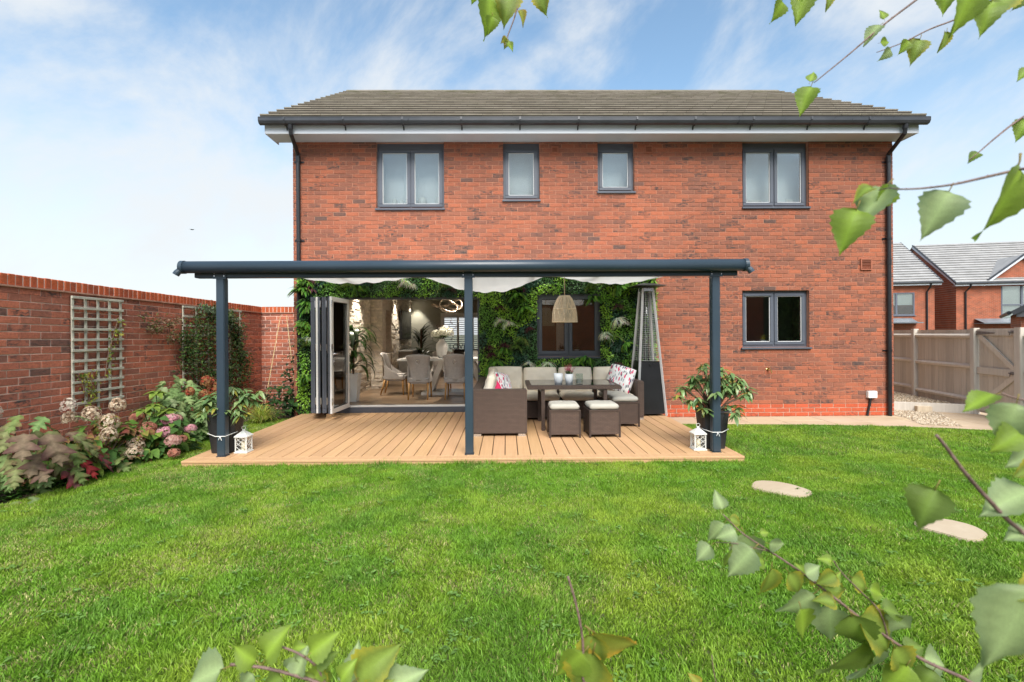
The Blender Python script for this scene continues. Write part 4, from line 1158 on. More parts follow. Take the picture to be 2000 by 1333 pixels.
# dining table
m_tabletop = plain('white_lacquer', (.74, .73, .70), .25, .03, 2)
TY0, TY1 = 9.85, 10.75
tx0, tx1 = pt(775, 708, Y=TY0).x, .15
tz = FLOOR_Z + .75
tb = empty('dining_table', ((tx0 + tx1) / 2, (TY0 + TY1) / 2, FLOOR_Z), 'white lacquered dining table on splayed pedestal legs', 'table')
TBO = -Vector(tb.location)
q = MB(); q.box(tx0, tx1, TY0, TY1, tz - .04, tz); q.build('tabletop', m_tabletop, tb, loc=TBO, bevel=.004)
cx = (tx0 + tx1) / 2
for s in (-1, 1):
    q = MB(); q.prism([(cx + s * .50, FLOOR_Z + .06), (cx + s * .62, FLOOR_Z + .06), (cx + s * .36, tz - .041), (cx + s * .24, tz - .041)], 10.05, 10.55); q.build('pedestal', m_tabletop, tb, loc=TBO, bevel=.004)
q = MB(); q.box(cx - .72, cx + .72, 9.98, 10.62, FLOOR_Z + .001, FLOOR_Z + .059); q.build('base', m_tabletop, tb, loc=TBO, bevel=.004)

# dining chairs with a ring on the back
m_velvet = plain('grey_fabric', (.46, .43, .405), .9, .10, 30, .3, 300)
m_oak = plain('oak_leg', (.50, .27, .09), .5, .2, 14, stretch=(10, 10, 1))
def chair(loc, rz, label):
    ch = empty('dining_chair', loc, label, 'chair', 'dining chairs around the white table', rz=rz); ch.scale = (.88, .88, .90)
    # backrest faces -y (the back of the chair), seat towards +y
    nu, nv = 12, 12; vs_, fs = [], []
    for layer in (0, 1):
        for j in range(nv + 1):
            v = j / nv; z = .40 + .56 * v
            hw = .235 + .035 * v - .02 * math.sin(v * 3.14)
            for i in range(nu + 1):
                u = -1 + 2 * i / nu
                yb = -.24 - .09 * v * v + .13 * abs(u) ** 3 * (1 - .55 * v) + .015
                th = .062 * (1 - .45 * v) * (1 - abs(u) ** 6)
                zz = z - (.03 * (u * u) * v if v > .9 else 0) + (.012 * math.cos(u * 1.6) if j == nv else 0)
                vs_.append((u * hw, yb + (th if layer else -.012), zz))
    N = (nu + 1) * (nv + 1)
    for j in range(nv):
        for i in range(nu):
            a = j * (nu + 1) + i
            fs.append((a, a + 1, a + nu + 2, a + nu + 1)); fs.append((N + a, N + a + nu + 1, N + a + nu + 2, N + a + 1))
    ring = [i for i in range(nu + 1)] + [j * (nu + 1) + nu for j in range(1, nv + 1)] + [nv * (nu + 1) + i for i in range(nu - 1, -1, -1)] + [j * (nu + 1) for j in range(nv - 1, 0, -1)]
    for a, b in zip(ring, ring[1:] + ring[:1]): fs.append((a, a + N, b + N, b))
    q = MB(); q.add(vs_, fs); q.build('backrest', m_velvet, ch, smooth=True)
    q = MB(); q.box(-.245, .245, -.235, .27, .33, .475); q.build('seat', m_velvet, ch, bevel=.04, seg=3)
    for s in (-1, 1):   # low wings joining back and seat
        q = MB(); P = [(-.21, .40), (-.20, .74), (-.10, .62), (.10, .50), (.16, .40)]
        q.add([(s * .246, y, z) for y, z in P] + [(s * .21, y, z) for y, z in P], [(0, 1, 2, 3, 4), (9, 8, 7, 6, 5)] + [(i, (i + 1) % 5, (i + 1) % 5 + 5, i + 5) for i in range(5)]); q.build('wing', m_velvet, ch, bevel=.012)
        for yb, yt in ((-.30, -.20), (.24, .22)):
            q = MB(); q.tube([(s * .21, yb, .0), (s * .205, (yb * .35 + yt * .65), .20), (s * .20, yt, .345)], [.016, .021, .026], 8); q.build('leg', m_oak, ch, smooth=True)
    q = MB(); zc = .83; yk = -.24 - .09 * .6 + .015 - .026
    q.tube([(.038 * math.cos(t), yk - .012 - .006, zc - .03 + .038 * math.sin(t)) for t in np.linspace(0, 2 * math.pi, 19)], .0045, 6, cap=False); q.tube([(0, yk + .01, zc + .012), (0, yk - .02, zc + .01)], .012, 8)
    q.build('ring_pull', m_chrome, ch)
    return ch
def chair_x(px, y): return pt(px, 750, Y=y).x
chair((chair_x(819, 9.45), 9.55, FLOOR_Z), 0, 'grey ring-back dining chair nearest the folded door stack, back to the deck')
chair((chair_x(890, 9.45), 9.55, FLOOR_Z), 0, 'grey ring-back dining chair behind the middle veranda post, back to the deck')
chair((chair_x(772, 10.25) , 10.25, FLOOR_Z), R(-90), 'grey dining chair at the table end, seen from its side')
chair((chair_x(862, 11.0), 11.0, FLOOR_Z), R(180), 'grey dining chair across the table below the flower vase')
chair((chair_x(925, 11.0), 11.0, FLOOR_Z), R(180), 'grey dining chair across the table near the right door jamb')

# vase of white flowers
vx, vy = pt(863, 700, Y=10.2).x, 10.2
vs0 = empty('flower_vase', (vx, vy, tz), 'white ceramic vase of large white hydrangea blooms on the dining table', 'vase')
q = MB(); q.lathe([(.07, .0), (.10, .08), (.125, .22), (.115, .30), (.065, .36), (.055, .385), (.068, .40), (.058, .40), (.05, .37)], 24); q.build('vase', m_white, vs0, smooth=True)
def bloom(parent, c, r, col, n=70, name='flower_head', size=.022, squash=1.0):
    q = MB(); rr = random.Random(int(c[0] * 1000) + n)
    for i in range(n):
        th, ph = rr.uniform(0, 6.283), math.acos(rr.uniform(-.55, 1))
        d = Vector((math.sin(ph) * math.cos(th), math.sin(ph) * math.sin(th), math.cos(ph)))
        p = Vector((d.x * r, d.y * r, d.z * r * squash)) * rr.uniform(.88, 1.05)
        a = d.orthogonal().normalized(); a.rotate(Quaternion(d, rr.uniform(0, 6.28))); b = d.cross(a)
        v = rr.uniform(.75, 1.15); t = [x * v for x in (col if not isinstance(col, list) else rr.choice(col))]
        s = size * rr.uniform(.7, 1.2)
        for k in range(4):
            u = a * math.cos(k * 1.571) + b * math.sin(k * 1.571); w = a * math.cos(k * 1.571 + 1.571) + b * math.sin(k * 1.571 + 1.571)
            q.add([p, p + u * s * .55 + w * s * .45 + d * s * .25, p + u * s * 1.05 + d * s * .1, p + u * s * .55 - w * s * .45 + d * s * .25], [(0, 1, 2, 3)], tuple(t))
    core = MB()
    o = q.build(name, m_petal, parent, loc=c)
    return o
for (dx_, dy_, dz_, r) in ((-.13, 0, .50, .09), (.02, -.06, .54, .11), (.15, .02, .53, .10), (.06, .10, .60, .08)):
    bloom(vs0, (dx_, dy_, dz_), r, (.78, .77, .66), 90, size=.026)
    q = MB(); q.tube([(dx_ * .2, dy_ * .2, .36), (dx_ * .9, dy_ * .9, dz_)], .005, 5); q.build('stem', plain('stem_green', (.06, .10, .03), .7), vs0)
def leaf_mesh(name, L, W, col, mat, curl=.15, fold=.25, n=6, edge=None, serr=0, shape=1.0, tipc=None):
    """a leaf in its own frame: base at origin, tip along +y, face +z"""
    vs_, fs, ts = [], [], []
    for i in range(n + 1):
        t = i / n
        w = W / 2 * (math.sin(math.pi * min(1, t ** (.62 * shape))) ** .85) if 0 < t < 1 else 0.0
        if serr and 0 < t < 1: w *= 1 + serr * (1 if i % 2 else -1)
        y = L * t; z = -curl * L * t * t
        e = edge or col
        c = [col[k] * (1 - .0) for k in range(3)]
        if tipc: c = [c[k] * (1 - t ** 2) + tipc[k] * t ** 2 for k in range(3)]
        for s in (-1, 0, 1):
            vs_.append((s * w, y, z + abs(s) * fold * w)); ts.append(tuple(e) if s else tuple(c))
    for i in range(n):
        a = i * 3
        fs += [(a, a + 1, a + 4, a + 3), (a + 1, a + 2, a + 5, a + 4)]
    q = MB(); q.add(vs_, fs); q.t = ts
    me = q.mesh(name, mat, smooth=True)
    return me
m_stemgreen = plain('stem_green_dark', (.07, .10, .03), .7)
for k in range(16):
    a = rng.uniform(0, 6.28); r = rng.uniform(.04, .2)
    put('leaf', leaf_mesh('leaf', rng.uniform(.10, .16), .05, (.05, .09, .02), m_leaf), vs0, (r * math.cos(a) * .5, r * math.sin(a) * .5, .42 + rng.uniform(0, .05)), (rng.uniform(-.2, .6), rng.uniform(-.3, .3), a - 1.57))
for (dx_, h) in ((.22, .88), (-.10, .72), (.30, .70)):
    q = MB(); q.tube([(0, 0, .37), (dx_ * .6, .03, h * .7), (dx_, .05, h)], [.004, .003, .002], 5)
    for k in range(9):
        t = .55 + .05 * k; q.lathe([(0, -.018), (.014, 0), (0, .018)], 6, (dx_ * t + rng.uniform(-.04, .04), rng.uniform(-.03, .06), h * t + rng.uniform(-.02, .03)))
    q.build('berry_sprig', plain('dark_berry', (.05, .02, .025), .5), vs0)

# ring chandelier
cc = pt(876, 600, Y=10.3)
chd = empty('chandelier', (cc.x, 10.3, cc.z), 'looping bronze ring chandelier above the dining table', 'chandelier')
for k, (rx, ry, tx_, ty_, ox) in enumerate(((.27, .20, .25, .15, -.08), (.24, .22, -.30, .30, .05), (.23, .17, .12, -.38, .10))):
    m_ = Euler((tx_, ty_, .6 * k)).to_matrix()
    q = MB(); q.tube([m_ @ Vector((rx * math.cos(t), ry * math.sin(t), .05 * math.sin(2 * t + k))) + Vector((ox, 0, .015 * k)) for t in np.linspace(0, 2 * math.pi, 41)], .012, 8, cap=False); q.build('ring', plain('bronze', (.42, .33, .25), .35, .1, 9, metal=.8), chd, smooth=True)
q = MB(); q.tube([(0, 0, .02), (0, 0, CZ - cc.z - .001)], .003, 5); q.tube([(0, 0, CZ - cc.z - .03), (0, 0, CZ - cc.z - .001)], .06, 16); q.build('cord', m_chrome, chd)

# tall white planter with a long-leaved plant just inside, a dark palm at the far end
def strap_leaf(L, W, col, droop, mat=None, twist=0):
    vs_, fs, n = [], [], 9
    for i in range(n + 1):
        t = i / n; a = 1.15 - droop * t
        if i == 0: p = Vector((0, 0, 0))
        else: p = p + Vector((0, math.cos(a), math.sin(a))) * (L / n)
        w = W / 2 * (math.sin(math.pi * (.12 + .86 * t) ** .8) ** .7)
        for s in (-1, 0, 1): vs_.append((s * w, p.y, p.z + abs(s) * .2 * w))
    for i in range(n): a = i * 3; fs += [(a, a + 1, a + 4, a + 3), (a + 1, a + 2, a + 5, a + 4)]
    q = MB(); q.add(vs_, fs, col); return q.mesh('leaf', mat or m_leaf_gloss, smooth=True)
pc = pt(690, 785, Z=FLOOR_Z)
pl = empty('potted_dracaena', (pt(690, 780, Y=9.2).x, 9.2, FLOOR_Z), 'tall drooping green house plant in a white planter beside the stone wall', 'plant')
q = MB(); q.add([(sx * w, sy * w, z) for z, w in ((0, .085), (.52, .125), (.52, .108), (.45, .105)) for sx, sy in ((-1, -1), (1, -1), (1, 1), (-1, 1))], [(3, 2, 1, 0)] + [(r * 4 + k, r * 4 + (k + 1) % 4, r * 4 + 4 + (k + 1) % 4, r * 4 + 4 + k) for r in range(3) for k in range(4)] + [(12, 13, 14, 15)])
q.build('planter', m_white, pl)
q = MB(); q.tube([(0, 0, .45), (.02, 0, .9), (.0, .02, 1.3)], .018, 8); q.build('cane', m_bark, pl)
dl = [strap_leaf(rng.uniform(.42, .6), rng.uniform(.06, .085), (.045 * rng.uniform(.7, 1.3), .085 * rng.uniform(.8, 1.2), .02), rng.uniform(2.0, 3.0)) for _ in range(8)]
for zc, n in ((.60, 12), (.80, 10), (1.0, 12), (1.15, 10), (1.28, 12)):
    for k in range(n):
        put('leaf', rng.choice(dl), pl, (rng.uniform(-.02, .02), rng.uniform(-.02, .02), zc + rng.uniform(-.05, .05)), (rng.uniform(-.25, .25), 0, rng.uniform(0, 6.28)), rng.uniform(.95, 1.3))
pm = empty('potted_palm', (pt(822, 690, Y=14.9).x, 14.9, FLOOR_Z), 'bushy dark palm in a pot in front of the far grey wall', 'plant')
q = MB(); q.lathe([(.14, 0), (.20, .40), (.18, .40), (.17, .34)], 18); q.build('pot', m_black, pm)
pf = [strap_leaf(rng.uniform(.7, 1.0), .045, (.025, .045, .012), rng.uniform(1.2, 2.2)) for _ in range(6)]
for k in range(90):
    put('leaf', rng.choice(pf), pm, (rng.uniform(-.06, .06), rng.uniform(-.06, .06), rng.uniform(.35, 1.35)), (rng.uniform(-.3, .2), rng.uniform(-.3, .3), rng.uniform(0, 6.28)), rng.uniform(.6, 1.0))
q = MB(); q.tube([(0, 0, .34), (.02, 0, 1.4)], .03, 8); q.build('stem', m_bark, pm)
# sofa back and console in front of the far window, with the letters on it
q = MB(); q.box(-1.65, .6, 15.3, 15.6, FLOOR_Z, 1.02); q.box(-1.65, .6, 14.8, 15.299, FLOOR_Z, .72); tag(q.build('grey_sofa', plain('charcoal_fabric', (.07, .068, .065), .95, .2, 12), bevel=.03), 'dark grey sofa below the shuttered window', 'sofa')
q = MB(); q.box(-1.75, .6, 15.66, 15.95, FLOOR_Z + .72, FLOOR_Z + .76); q.box(-1.73, -1.68, 15.68, 15.93, FLOOR_Z, FLOOR_Z + .719); q.box(.52, .57, 15.68, 15.93, FLOOR_Z, FLOOR_Z + .719); tag(q.build('console_table', m_white), 'narrow white console table under the shuttered window', 'console')
def text_mesh(word, size, mat, name, depth=.006):
    cu = bpy.data.curves.new(name, 'FONT'); cu.body = word; cu.size = size; cu.extrude = depth; cu.align_x = 'CENTER'
    ob = bpy.data.objects.new(name, cu); COL.objects.link(ob)
    me = bpy.data.meshes.new_from_object(ob.evaluated_get(bpy.context.evaluated_depsgraph_get())); bpy.data.objects.remove(ob)
    me.materials.clear(); me.materials.append(mat); return me
lx = pt(893, 690, Y=15.8)
o = put('letter_sign', text_mesh('LOVE', .24, m_anthracite, 'letter_sign', .02), None, (lx.x + .03, 15.8, FLOOR_Z + .762), (R(90), 0, 0)); tag(o, 'freestanding LOVE letters on the console under the far window', 'letters')

# ------------------------------------------------------------------ folding doors
dz1 = DOOR[3]; thr = FLOOR_Z
q = MB(); fr = .07
q.box(DOOR[0], DOOR[1], FY + .0, FY + .09, DOOR[2], thr - .035); q.box(DOOR[0], DOOR[1], FY + .02, FY + .09, dz1 - .045, dz1); q.box(DOOR[1] - .05, DOOR[1], FY + .02, FY + .09, thr - .03, dz1 - .046); q.box(DOOR[0], DOOR[0] + .05, FY + .02, FY + .09, thr - .03, dz1 - .046)
bif = hb(q, 'folding_door', m_anthracite, bevel=.004)
q = MB(); q.box(DOOR[0] + .002, DOOR[1] - .002, FY + .012, FY + .098, thr - .034, thr - .008); q.build('track', m_white, bif)
def door_leaf(p0, p1, outer, inner, handle=False):
    hs = -1 if handle else 1
    """a glazed leaf between two plan points, frame coloured differently on its two faces"""
    p0, p1 = Vector((*p0, 0)), Vector((*p1, 0)); d = (p1 - p0).normalized(); L = (p1 - p0).length; nn = Vector((d.y, -d.x, 0))
    m_ = Matrix(((d.x, nn.x, 0, p0.x), (d.y, nn.y, 0, p0.y), (0, 0, 1, 0), (0, 0, 0, 1)))
    za, zb, f_ = thr - .02, dz1 - .05, .075
    leaf = None
    for (ya, yb, mt) in ((-.030, -.0005, inner), (.0005, .034, outer)):
        q = MB()
        for bx in ((0, L, ya, yb, za, za + f_), (0, L, ya, yb, zb - f_, zb), (0, f_, ya, yb, za + f_, zb - f_), (L - f_, L, ya, yb, za + f_, zb - f_)): q.box(*bx, m=m_)
        o = q.build('door_leaf' if leaf is None else 'outer_frame', mt, bif, bevel=.004); leaf = leaf or o
    q = MB(); q.box(f_ - .005, L - f_ + .005, -.006, .006, za + f_ - .005, zb - f_ + .005, m=m_); q.build('pane', m_glass, bif)
    q = MB()
    for bx in ((f_, L - f_, .018, .026, za + f_, za + f_ + .012), (f_, L - f_, .018, .026, zb - f_ - .012, zb - f_), (f_, f_ + .012, .018, .026, za + f_, zb - f_), (L - f_ - .012, L - f_, .018, .026, za + f_, zb - f_)): q.box(*bx, m=m_)
    for bx in ((f_, L - f_, -.026, -.018, za + f_, za + f_ + .012), (f_, L - f_, -.026, -.018, zb - f_ - .012, zb - f_), (f_, f_ + .012, -.026, -.018, za + f_, zb - f_), (L - f_ - .012, L - f_, -.026, -.018, za + f_, zb - f_)): q.box(*bx, m=m_)
    q.build('glazing_seal', m_seal, bif)
    if handle:
        q = MB(); q.box(f_ / 2 - .018, f_ / 2 + .018, .0345, .046, 1.02, 1.26, m=m_); q.tube([m_ @ Vector((f_ / 2, .04, 1.20)), m_ @ Vector((f_ / 2, .085, 1.20)), m_ @ Vector((f_ / 2 + .12, .09, 1.20))], .010, 8); q.tube([m_ @ Vector((f_ / 2, .031, 1.08)), m_ @ Vector((f_ / 2, .06, 1.08))], .014, 8)
        q.build('handle', m_chrome, bif)
    for z in (thr + .12, 1.25, dz1 - .22):
        q = MB(); q.tube([m_ @ Vector((.0, .040, z)), m_ @ Vector((.0, .040, z + .11))], .012, 8); q.build('hinge', m_chrome, bif)
hx = DOOR[0] + .055
e1 = pt(648, 805, Z=thr); 
door_leaf((pt(612, 700, Y=FY - .68).x + .0, FY - .70), (hx + .01, FY + .02), m_anthracite, m_anthracite)
door_leaf((pt(622, 700, Y=FY - .70).x, FY - .72), (hx + .10, FY + .02), m_anthracite, m_white)
door_leaf((pt(634, 700, Y=FY - .70).x, FY - .72), (hx + .20, FY + .02), m_anthracite, m_anthracite)
door_leaf((pt(645, 700, Y=FY - .78).x, FY - .80), (pt(679, 700, Y=FY - .05).x, FY - .05), m_white, m_anthracite, True)
# ------------------------------------------------------------------ rattan set on the deck
m_rattan = NT('brown_rattan')
_tc = m_rattan.node('ShaderNodeTexCoord').outputs['Object']
_geo = m_rattan.node('ShaderNodeNewGeometry')
_sx = m_rattan.node('ShaderNodeSeparateXYZ', {0: _geo.outputs['Position']})
_nx = m_rattan.node('ShaderNodeSeparateXYZ', {0: _geo.outputs['Normal']})
_ax = m_rattan.math('ABSOLUTE', _nx.outputs[0])
_u = m_rattan.math('ADD', m_rattan.math('MULTIPLY', _sx.outputs[0], m_rattan.math('SUBTRACT', 1.0, m_rattan.ramp(_ax, .5, .6))), m_rattan.math('MULTIPLY', _sx.outputs[1], m_rattan.ramp(_ax, .5, .6)))
_az = m_rattan.math('ABSOLUTE', _nx.outputs[2])
_v = m_rattan.math('ADD', m_rattan.math('MULTIPLY', _sx.outputs[2], m_rattan.math('SUBTRACT', 1.0, m_rattan.ramp(_az, .5, .6))), m_rattan.math('MULTIPLY', _sx.outputs[1], m_rattan.ramp(_az, .5, .6)))
_uv = m_rattan.node('ShaderNodeCombineXYZ', {0: _u, 1: _v, 2: 0.0}).outputs[0]
_br = m_rattan.node('ShaderNodeTexBrick', {'Vector': _uv, 'Color1': (.105, .072, .058, 1), 'Color2': (.135, .092, .072, 1), 'Mortar': (.022, .015, .013, 1), 'Scale': 1.0, 'Mortar Size': .0026, 'Mortar Smooth': .5, 'Brick Width': .046, 'Row Height': .0165})
_br.offset = .5
m_rattan.bump(m_rattan.math('SUBTRACT', 1.0, _br.outputs['Fac']), .9, .004)
m_rattan = m_rattan.out(_br.outputs[0], .5, 0, .4)
m_cream_f = plain('cream_cushion_fabric', (.80, .71, .575), .92, .05, 9, .25, 220)
m_greycush = plain('pale_stool_cushion', (.43, .41, .355), .92, .05, 9, .25, 220)
m_dkmetal = plain('brown_powder_coat', (.045, .03, .025), .45)

def cushion(name, w, d, h, mat, parent=None, loc=(0, 0, 0), rot=(0, 0, 0), puff=.35, p=5.0, seed=0, wrinkle=.006):
    """a soft box: superellipse plan, bulging faces, gentle creases"""
    n = 18; vs_, fs = [], []
    rr = random.Random(seed); ph = [rr.uniform(0, 6) for _ in range(6)]
    for side in (1, -1):
        for j in range(n + 1):
            for i in range(n + 1):
                u, v = -1 + 2 * i / n, -1 + 2 * j / n
                f = 1 - max(abs(u), abs(v)) ** p
                corner = 1 - .05 * (abs(u * v)) ** 2
                z = h / 2 * ((1 - puff) * (1 - max(abs(u), abs(v)) ** 14) + puff * f)
                z += wrinkle * f * (math.sin(u * 5 + ph[0] + v * 2) + math.sin(v * 6 + ph[1] - u * 3) + .6 * math.sin(u * 11 + v * 9 + ph[2]))
                vs_.append((u * w / 2 * corner, v * d / 2 * corner, side * z))
    N = (n + 1) ** 2
    for j in range(n):
        for i in range(n):
            a = j * (n + 1) + i
            fs.append((a, a + 1, a + n + 2, a + n + 1)); fs.append((N + a, N + a + n + 1, N + a + n + 2, N + a + 1))
    q = MB(); q.add(vs_, fs)
    me = q.mesh(name, mat)
    bm = bmesh.new(); bm.from_mesh(me); bmesh.ops.remove_doubles(bm, verts=bm.verts, dist=.0005); bmesh.ops.recalc_face_normals(bm, faces=bm.faces); bm.to_mesh(me); bm.free(); me.shade_smooth()
    return put(name, me, parent, loc, rot)

SY0 = pt(975, 853, Z=DECK_Z).y
sx0, sx1 = pt(922, 800, Y=SY0).x, pt(1029.5, 800, Y=SY0).x
sof = empty('rattan_sofa', (sx0, SY0, DECK_Z), 'brown rattan corner sofa with cream cushions against the green wall', 'sofa')
SO = -Vector(sof.location)
def sb(q, name, mat=None, **kw):
    o = q.build(name, mat or m_rattan, sof, **kw); o.location = SO; return o
z0 = DECK_Z + .035; ztop = pt(975, 761, Y=SY0).z
SYB = FY - .12; sxR = pt(1241, 760, Y=8.25).x
q = MB(); q.box(sx0, sx1, SY0, SY0 + .11, z0, ztop); sb(q, 'arm', bevel=.012)
q = MB(); q.box(sx0, sx0 + .12, SY0 + .111, SYB, z0, ztop); sb(q, 'side_back', bevel=.012)
q = MB(); q.box(sx0 + .121, sxR, SYB - .12, SYB, z0, ztop); sb(q, 'rear_back', bevel=.012)
q = MB(); q.box(sxR - .11, sxR, SYB - .80, SYB - .121, z0, ztop - .02); sb(q, 'arm', bevel=.012)
q = MB(); q.box(sx0 + .121, sx1 - .015, SY0 + .111, SYB - .121, z0, DECK_Z + .29); sb(q, 'seat_base', bevel=.008)
q = MB(); q.box(sx1 - .014, sxR - .111, SYB - .76, SYB - .121, z0, DECK_Z + .29); sb(q, 'seat_base', bevel=.008)
for (fx_, fy_) in ((sx0 + .02, SY0 + .02), (sx1 - .12, SY0 + .02), (sxR - .11, SYB - .79), (sx1 + .4, SYB - .74), (sx0 + .02, SYB - .1)):
    q = MB(); q.box(fx_, fx_ + .10, fy_ - .012, fy_ + .05, DECK_Z + .001, DECK_Z + .034); sb(q, 'foot', m_chrome)
sw = (SYB - .121 - SY0 - .111)
for k in range(3):
    c = SY0 + .111 + sw * (k + .5) / 3
    cushion('seat_cushion', sx1 - .01 - sx0 - .12, sw / 3 - .006, .12, m_cream_f, sof, (.12 + (sx1 - sx0 - .12) / 2, c - SY0, .35), puff=.3, seed=k)
    cushion('back_cushion', .50, sw / 3 - .01, .16, m_cream_f, sof, (.215, c - SY0, .575), (0, R(-76), 0), puff=.5, seed=k + 5, p=3)
xr0, xr1 = sx1, sxR - .115; nseg = 3
for k in range(nseg):
    c = xr0 + (xr1 - xr0) * (k + .5) / nseg
    cushion('seat_cushion', (xr1 - xr0) / nseg - .006, .66, .12, m_cream_f, sof, (c - sx0, SYB - .12 - .33 - SY0, .35), puff=.3, seed=k + 10)
    cushion('back_cushion', (xr1 - xr0) / nseg - .01, .46, .17, m_cream_f, sof, (c - sx0, SYB - .20 - SY0, .585), (R(76), 0, 0), puff=.5, seed=k + 15, p=3)
cushion('back_cushion', .60, .46, .17, m_cream_f, sof, (.45, SYB - .20 - SY0, .60), (R(76), 0, 0), puff=.5, seed=31, p=3)

# scatter cushions
def pattern(name, kind):
    t = NT(name); p = t.node('ShaderNodeTexCoord').outputs['Object']
    w = t.node('ShaderNodeTexVoronoi', {'Vector': t.mapping(p, (46, 15, 15), (0, 0, .7)), 'Scale': 1.0, 'Randomness': 1.0}, feature='F1')
    r = t.node('ShaderNodeSeparateColor', {0: w.outputs['Color']})
    c = t.mix(t.ramp(r.outputs[0], .38, .40), (.10, .10, .13), (.80, .78, .76))
    c = t.mix(t.ramp(r.outputs[1], .74, .76), c, (.70, .045, .14))
    c = t.mix(t.ramp(r.outputs[2], .80, .82), c, (.36, .37, .40))
    c = t.mix(t.ramp(w.outputs['Distance'], .50, .56), c, (.82, .80, .78))
    return t.out(c, .9)
m_pat = pattern('leaf_print_fabric', 0)
m_pink = plain('pink_fabric', (.72, .03, .13), .9, .08, 8, .2, 200)
cu = cushion('scatter_cushion', .42, .42, .15, m_pat, None, (pt(985, 748, Y=7.35).x, 7.35, DECK_Z + .60), (R(68), R(10), R(62)), .75, 2.2, 3); tag(cu, 'leaf-printed scatter cushion leaning in the sofa corner by the folding doors', 'cushion')
cu = cushion('scatter_cushion', .36, .36, .14, m_pink, None, (pt(972, 760, Y=6.95).x, 6.92, DECK_Z + .53), (R(62), R(-16), R(75)), .75, 2.2, 4); tag(cu, 'plain hot pink scatter cushion propped on the sofa arm', 'cushion')
cu = cushion('scatter_cushion', .44, .44, .16, m_pat, None, (pt(1212, 743, Y=8.0).x, 8.02, DECK_Z + .63), (R(70), R(14), R(-28)), .75, 2.2, 6); tag(cu, 'leaf-printed scatter cushion at the sofa end beside the patio heater', 'cushion')

# table
ty0 = pt(1063, 842, Z=DECK_Z).y - .03; ty1 = ty0 + .88
tz_ = pt(1120, 753.5, Y=ty0).z
ta, tb_ = pt(1030, 756, Y=ty0).x, pt(1213, 756, Y=ty0).x
rt = empty('rattan_table', ((ta + tb_) / 2, (ty0 + ty1) / 2, DECK_Z), 'brown rattan garden table with black glass top among the stools', 'table')
RO = -Vector(rt.location)
q = MB()
for bx in ((ta, tb_, ty0, ty0 + .07), (ta, tb_, ty1 - .07, ty1), (ta, ta + .07, ty0 + .071, ty1 - .071), (tb_ - .07, tb_, ty0 + .071, ty1 - .071)): q.box(*bx, tz_ - .055, tz_)
q.build('rim', m_rattan, rt, loc=RO, bevel=.006)
m_blackglass = plain('black_glass', (.006, .008, .008), .03, .1, 2, spec=.8)
q = MB(); q.box(ta + .06, tb_ - .06, ty0 + .06, ty1 - .06, tz_ - .012, tz_ + .003); q.build('glass_top', m_blackglass, rt, loc=RO)
q = MB(); q.box(ta + .03, tb_ - .03, ty0 + .03, ty1 - .03, tz_ - .056, tz_ - .0125); q.build('apron', m_dkmetal, rt, loc=RO)
for sx in (0, 1):
    for sy in (0, 1):
        lx_ = ta + .20 if not sx else tb_ - .24
        x_ = lx_; y_ = ty0 + .03 if not sy else ty1 - .09
        q = MB(); q.box(x_, x_ + .05, y_, y_ + .05, DECK_Z + .001, tz_ - .0565); q.build('leg', m_rattan, rt, loc=RO, bevel=.004)
    q = MB(); q.beam((lx_ + .025, ty0 + .082, tz_ - .10), (lx_ + .025, ty1 - .092, tz_ - .10), .03, .05); q.beam((lx_ + .025, ty0 + .082, tz_ - .16), (lx_ + .025, ty0 + .20, tz_ - .08), .03, .03); q.build('cross_bar', m_dkmetal, rt, loc=RO)
# things on the table
m_potw = plain('white_glaze', (.78, .80, .82), .3, .03)
def cup(name, px, y, r, h, mat, label, cat):
    x_ = pt(px, 745, Y=y).x
    q = MB(); q.lathe([(r * .80, 0), (r * .97, h * .5), (r, h), (r * .92, h), (r * .86, h * .4), (0, h * .3)], 24); o = q.build(name, mat, loc=(x_, y, tz_ + .004), smooth=True); o.data.shade_smooth()
    return tag(o, label, cat)
cup('plant_pot', 1090.5, ty0 + .30, .068, .145, m_potw, 'empty pale tapered pot on the black glass table', 'pot')
hp = cup('heather_pot', 1111.5, ty0 + .28, .062, .14, m_potw, 'white pot of pink flowering heather on the black glass table', 'plant')
m_heath = leafy('heather_flower', .2, .7, .2, .2, 60)
for k in range(46):
    a, t_ = rng.uniform(0, 6.28), rng.uniform(.05, .52); L = rng.uniform(.12, .21)
    q = MB(); d_ = Vector((math.sin(t_) * math.cos(a), math.sin(t_) * math.sin(a), math.cos(t_)))
    q.tube([Vector((0, 0, 0)), d_ * L * .45], .003, 4, tint=(.05, .09, .03))
    for j in range(13):
        p = d_ * (L * (.35 + .65 * j / 13)); s = .011 * (1 - .5 * j / 13)
        b = Vector((rng.uniform(-1, 1), rng.uniform(-1, 1), rng.uniform(-.3, .8))).normalized()
        c_ = (.55 * rng.uniform(.8, 1.2), .09 * rng.uniform(.7, 1.5), .15 * rng.uniform(.8, 1.3)) if j > 3 else (.07, .13, .04)
        q.add([p, p + b * s + d_ * s * .5, p + b * s * 1.6, p + b * s - d_ * s * .5 + b.cross(d_) * s * .5], [(0, 1, 2), (0, 2, 3)], c_)
    q.build('flower_spike', m_heath, hp, loc=(rng.uniform(-.03, .03), rng.uniform(-.03, .03), .10))
x_ = pt(1131, 742, Y=ty0 + .25).x
q = MB(); q.box(-.05, .05, -.05, .05, 0, .006); q.box(-.05, .05, -.05, -.046, .0061, .14); q.box(-.05, .05, .046, .05, .0061, .14); q.box(-.05, -.046, -.0455, .0455, .0061, .14); q.box(.046, .05, -.0455, .0455, .0061, .14)
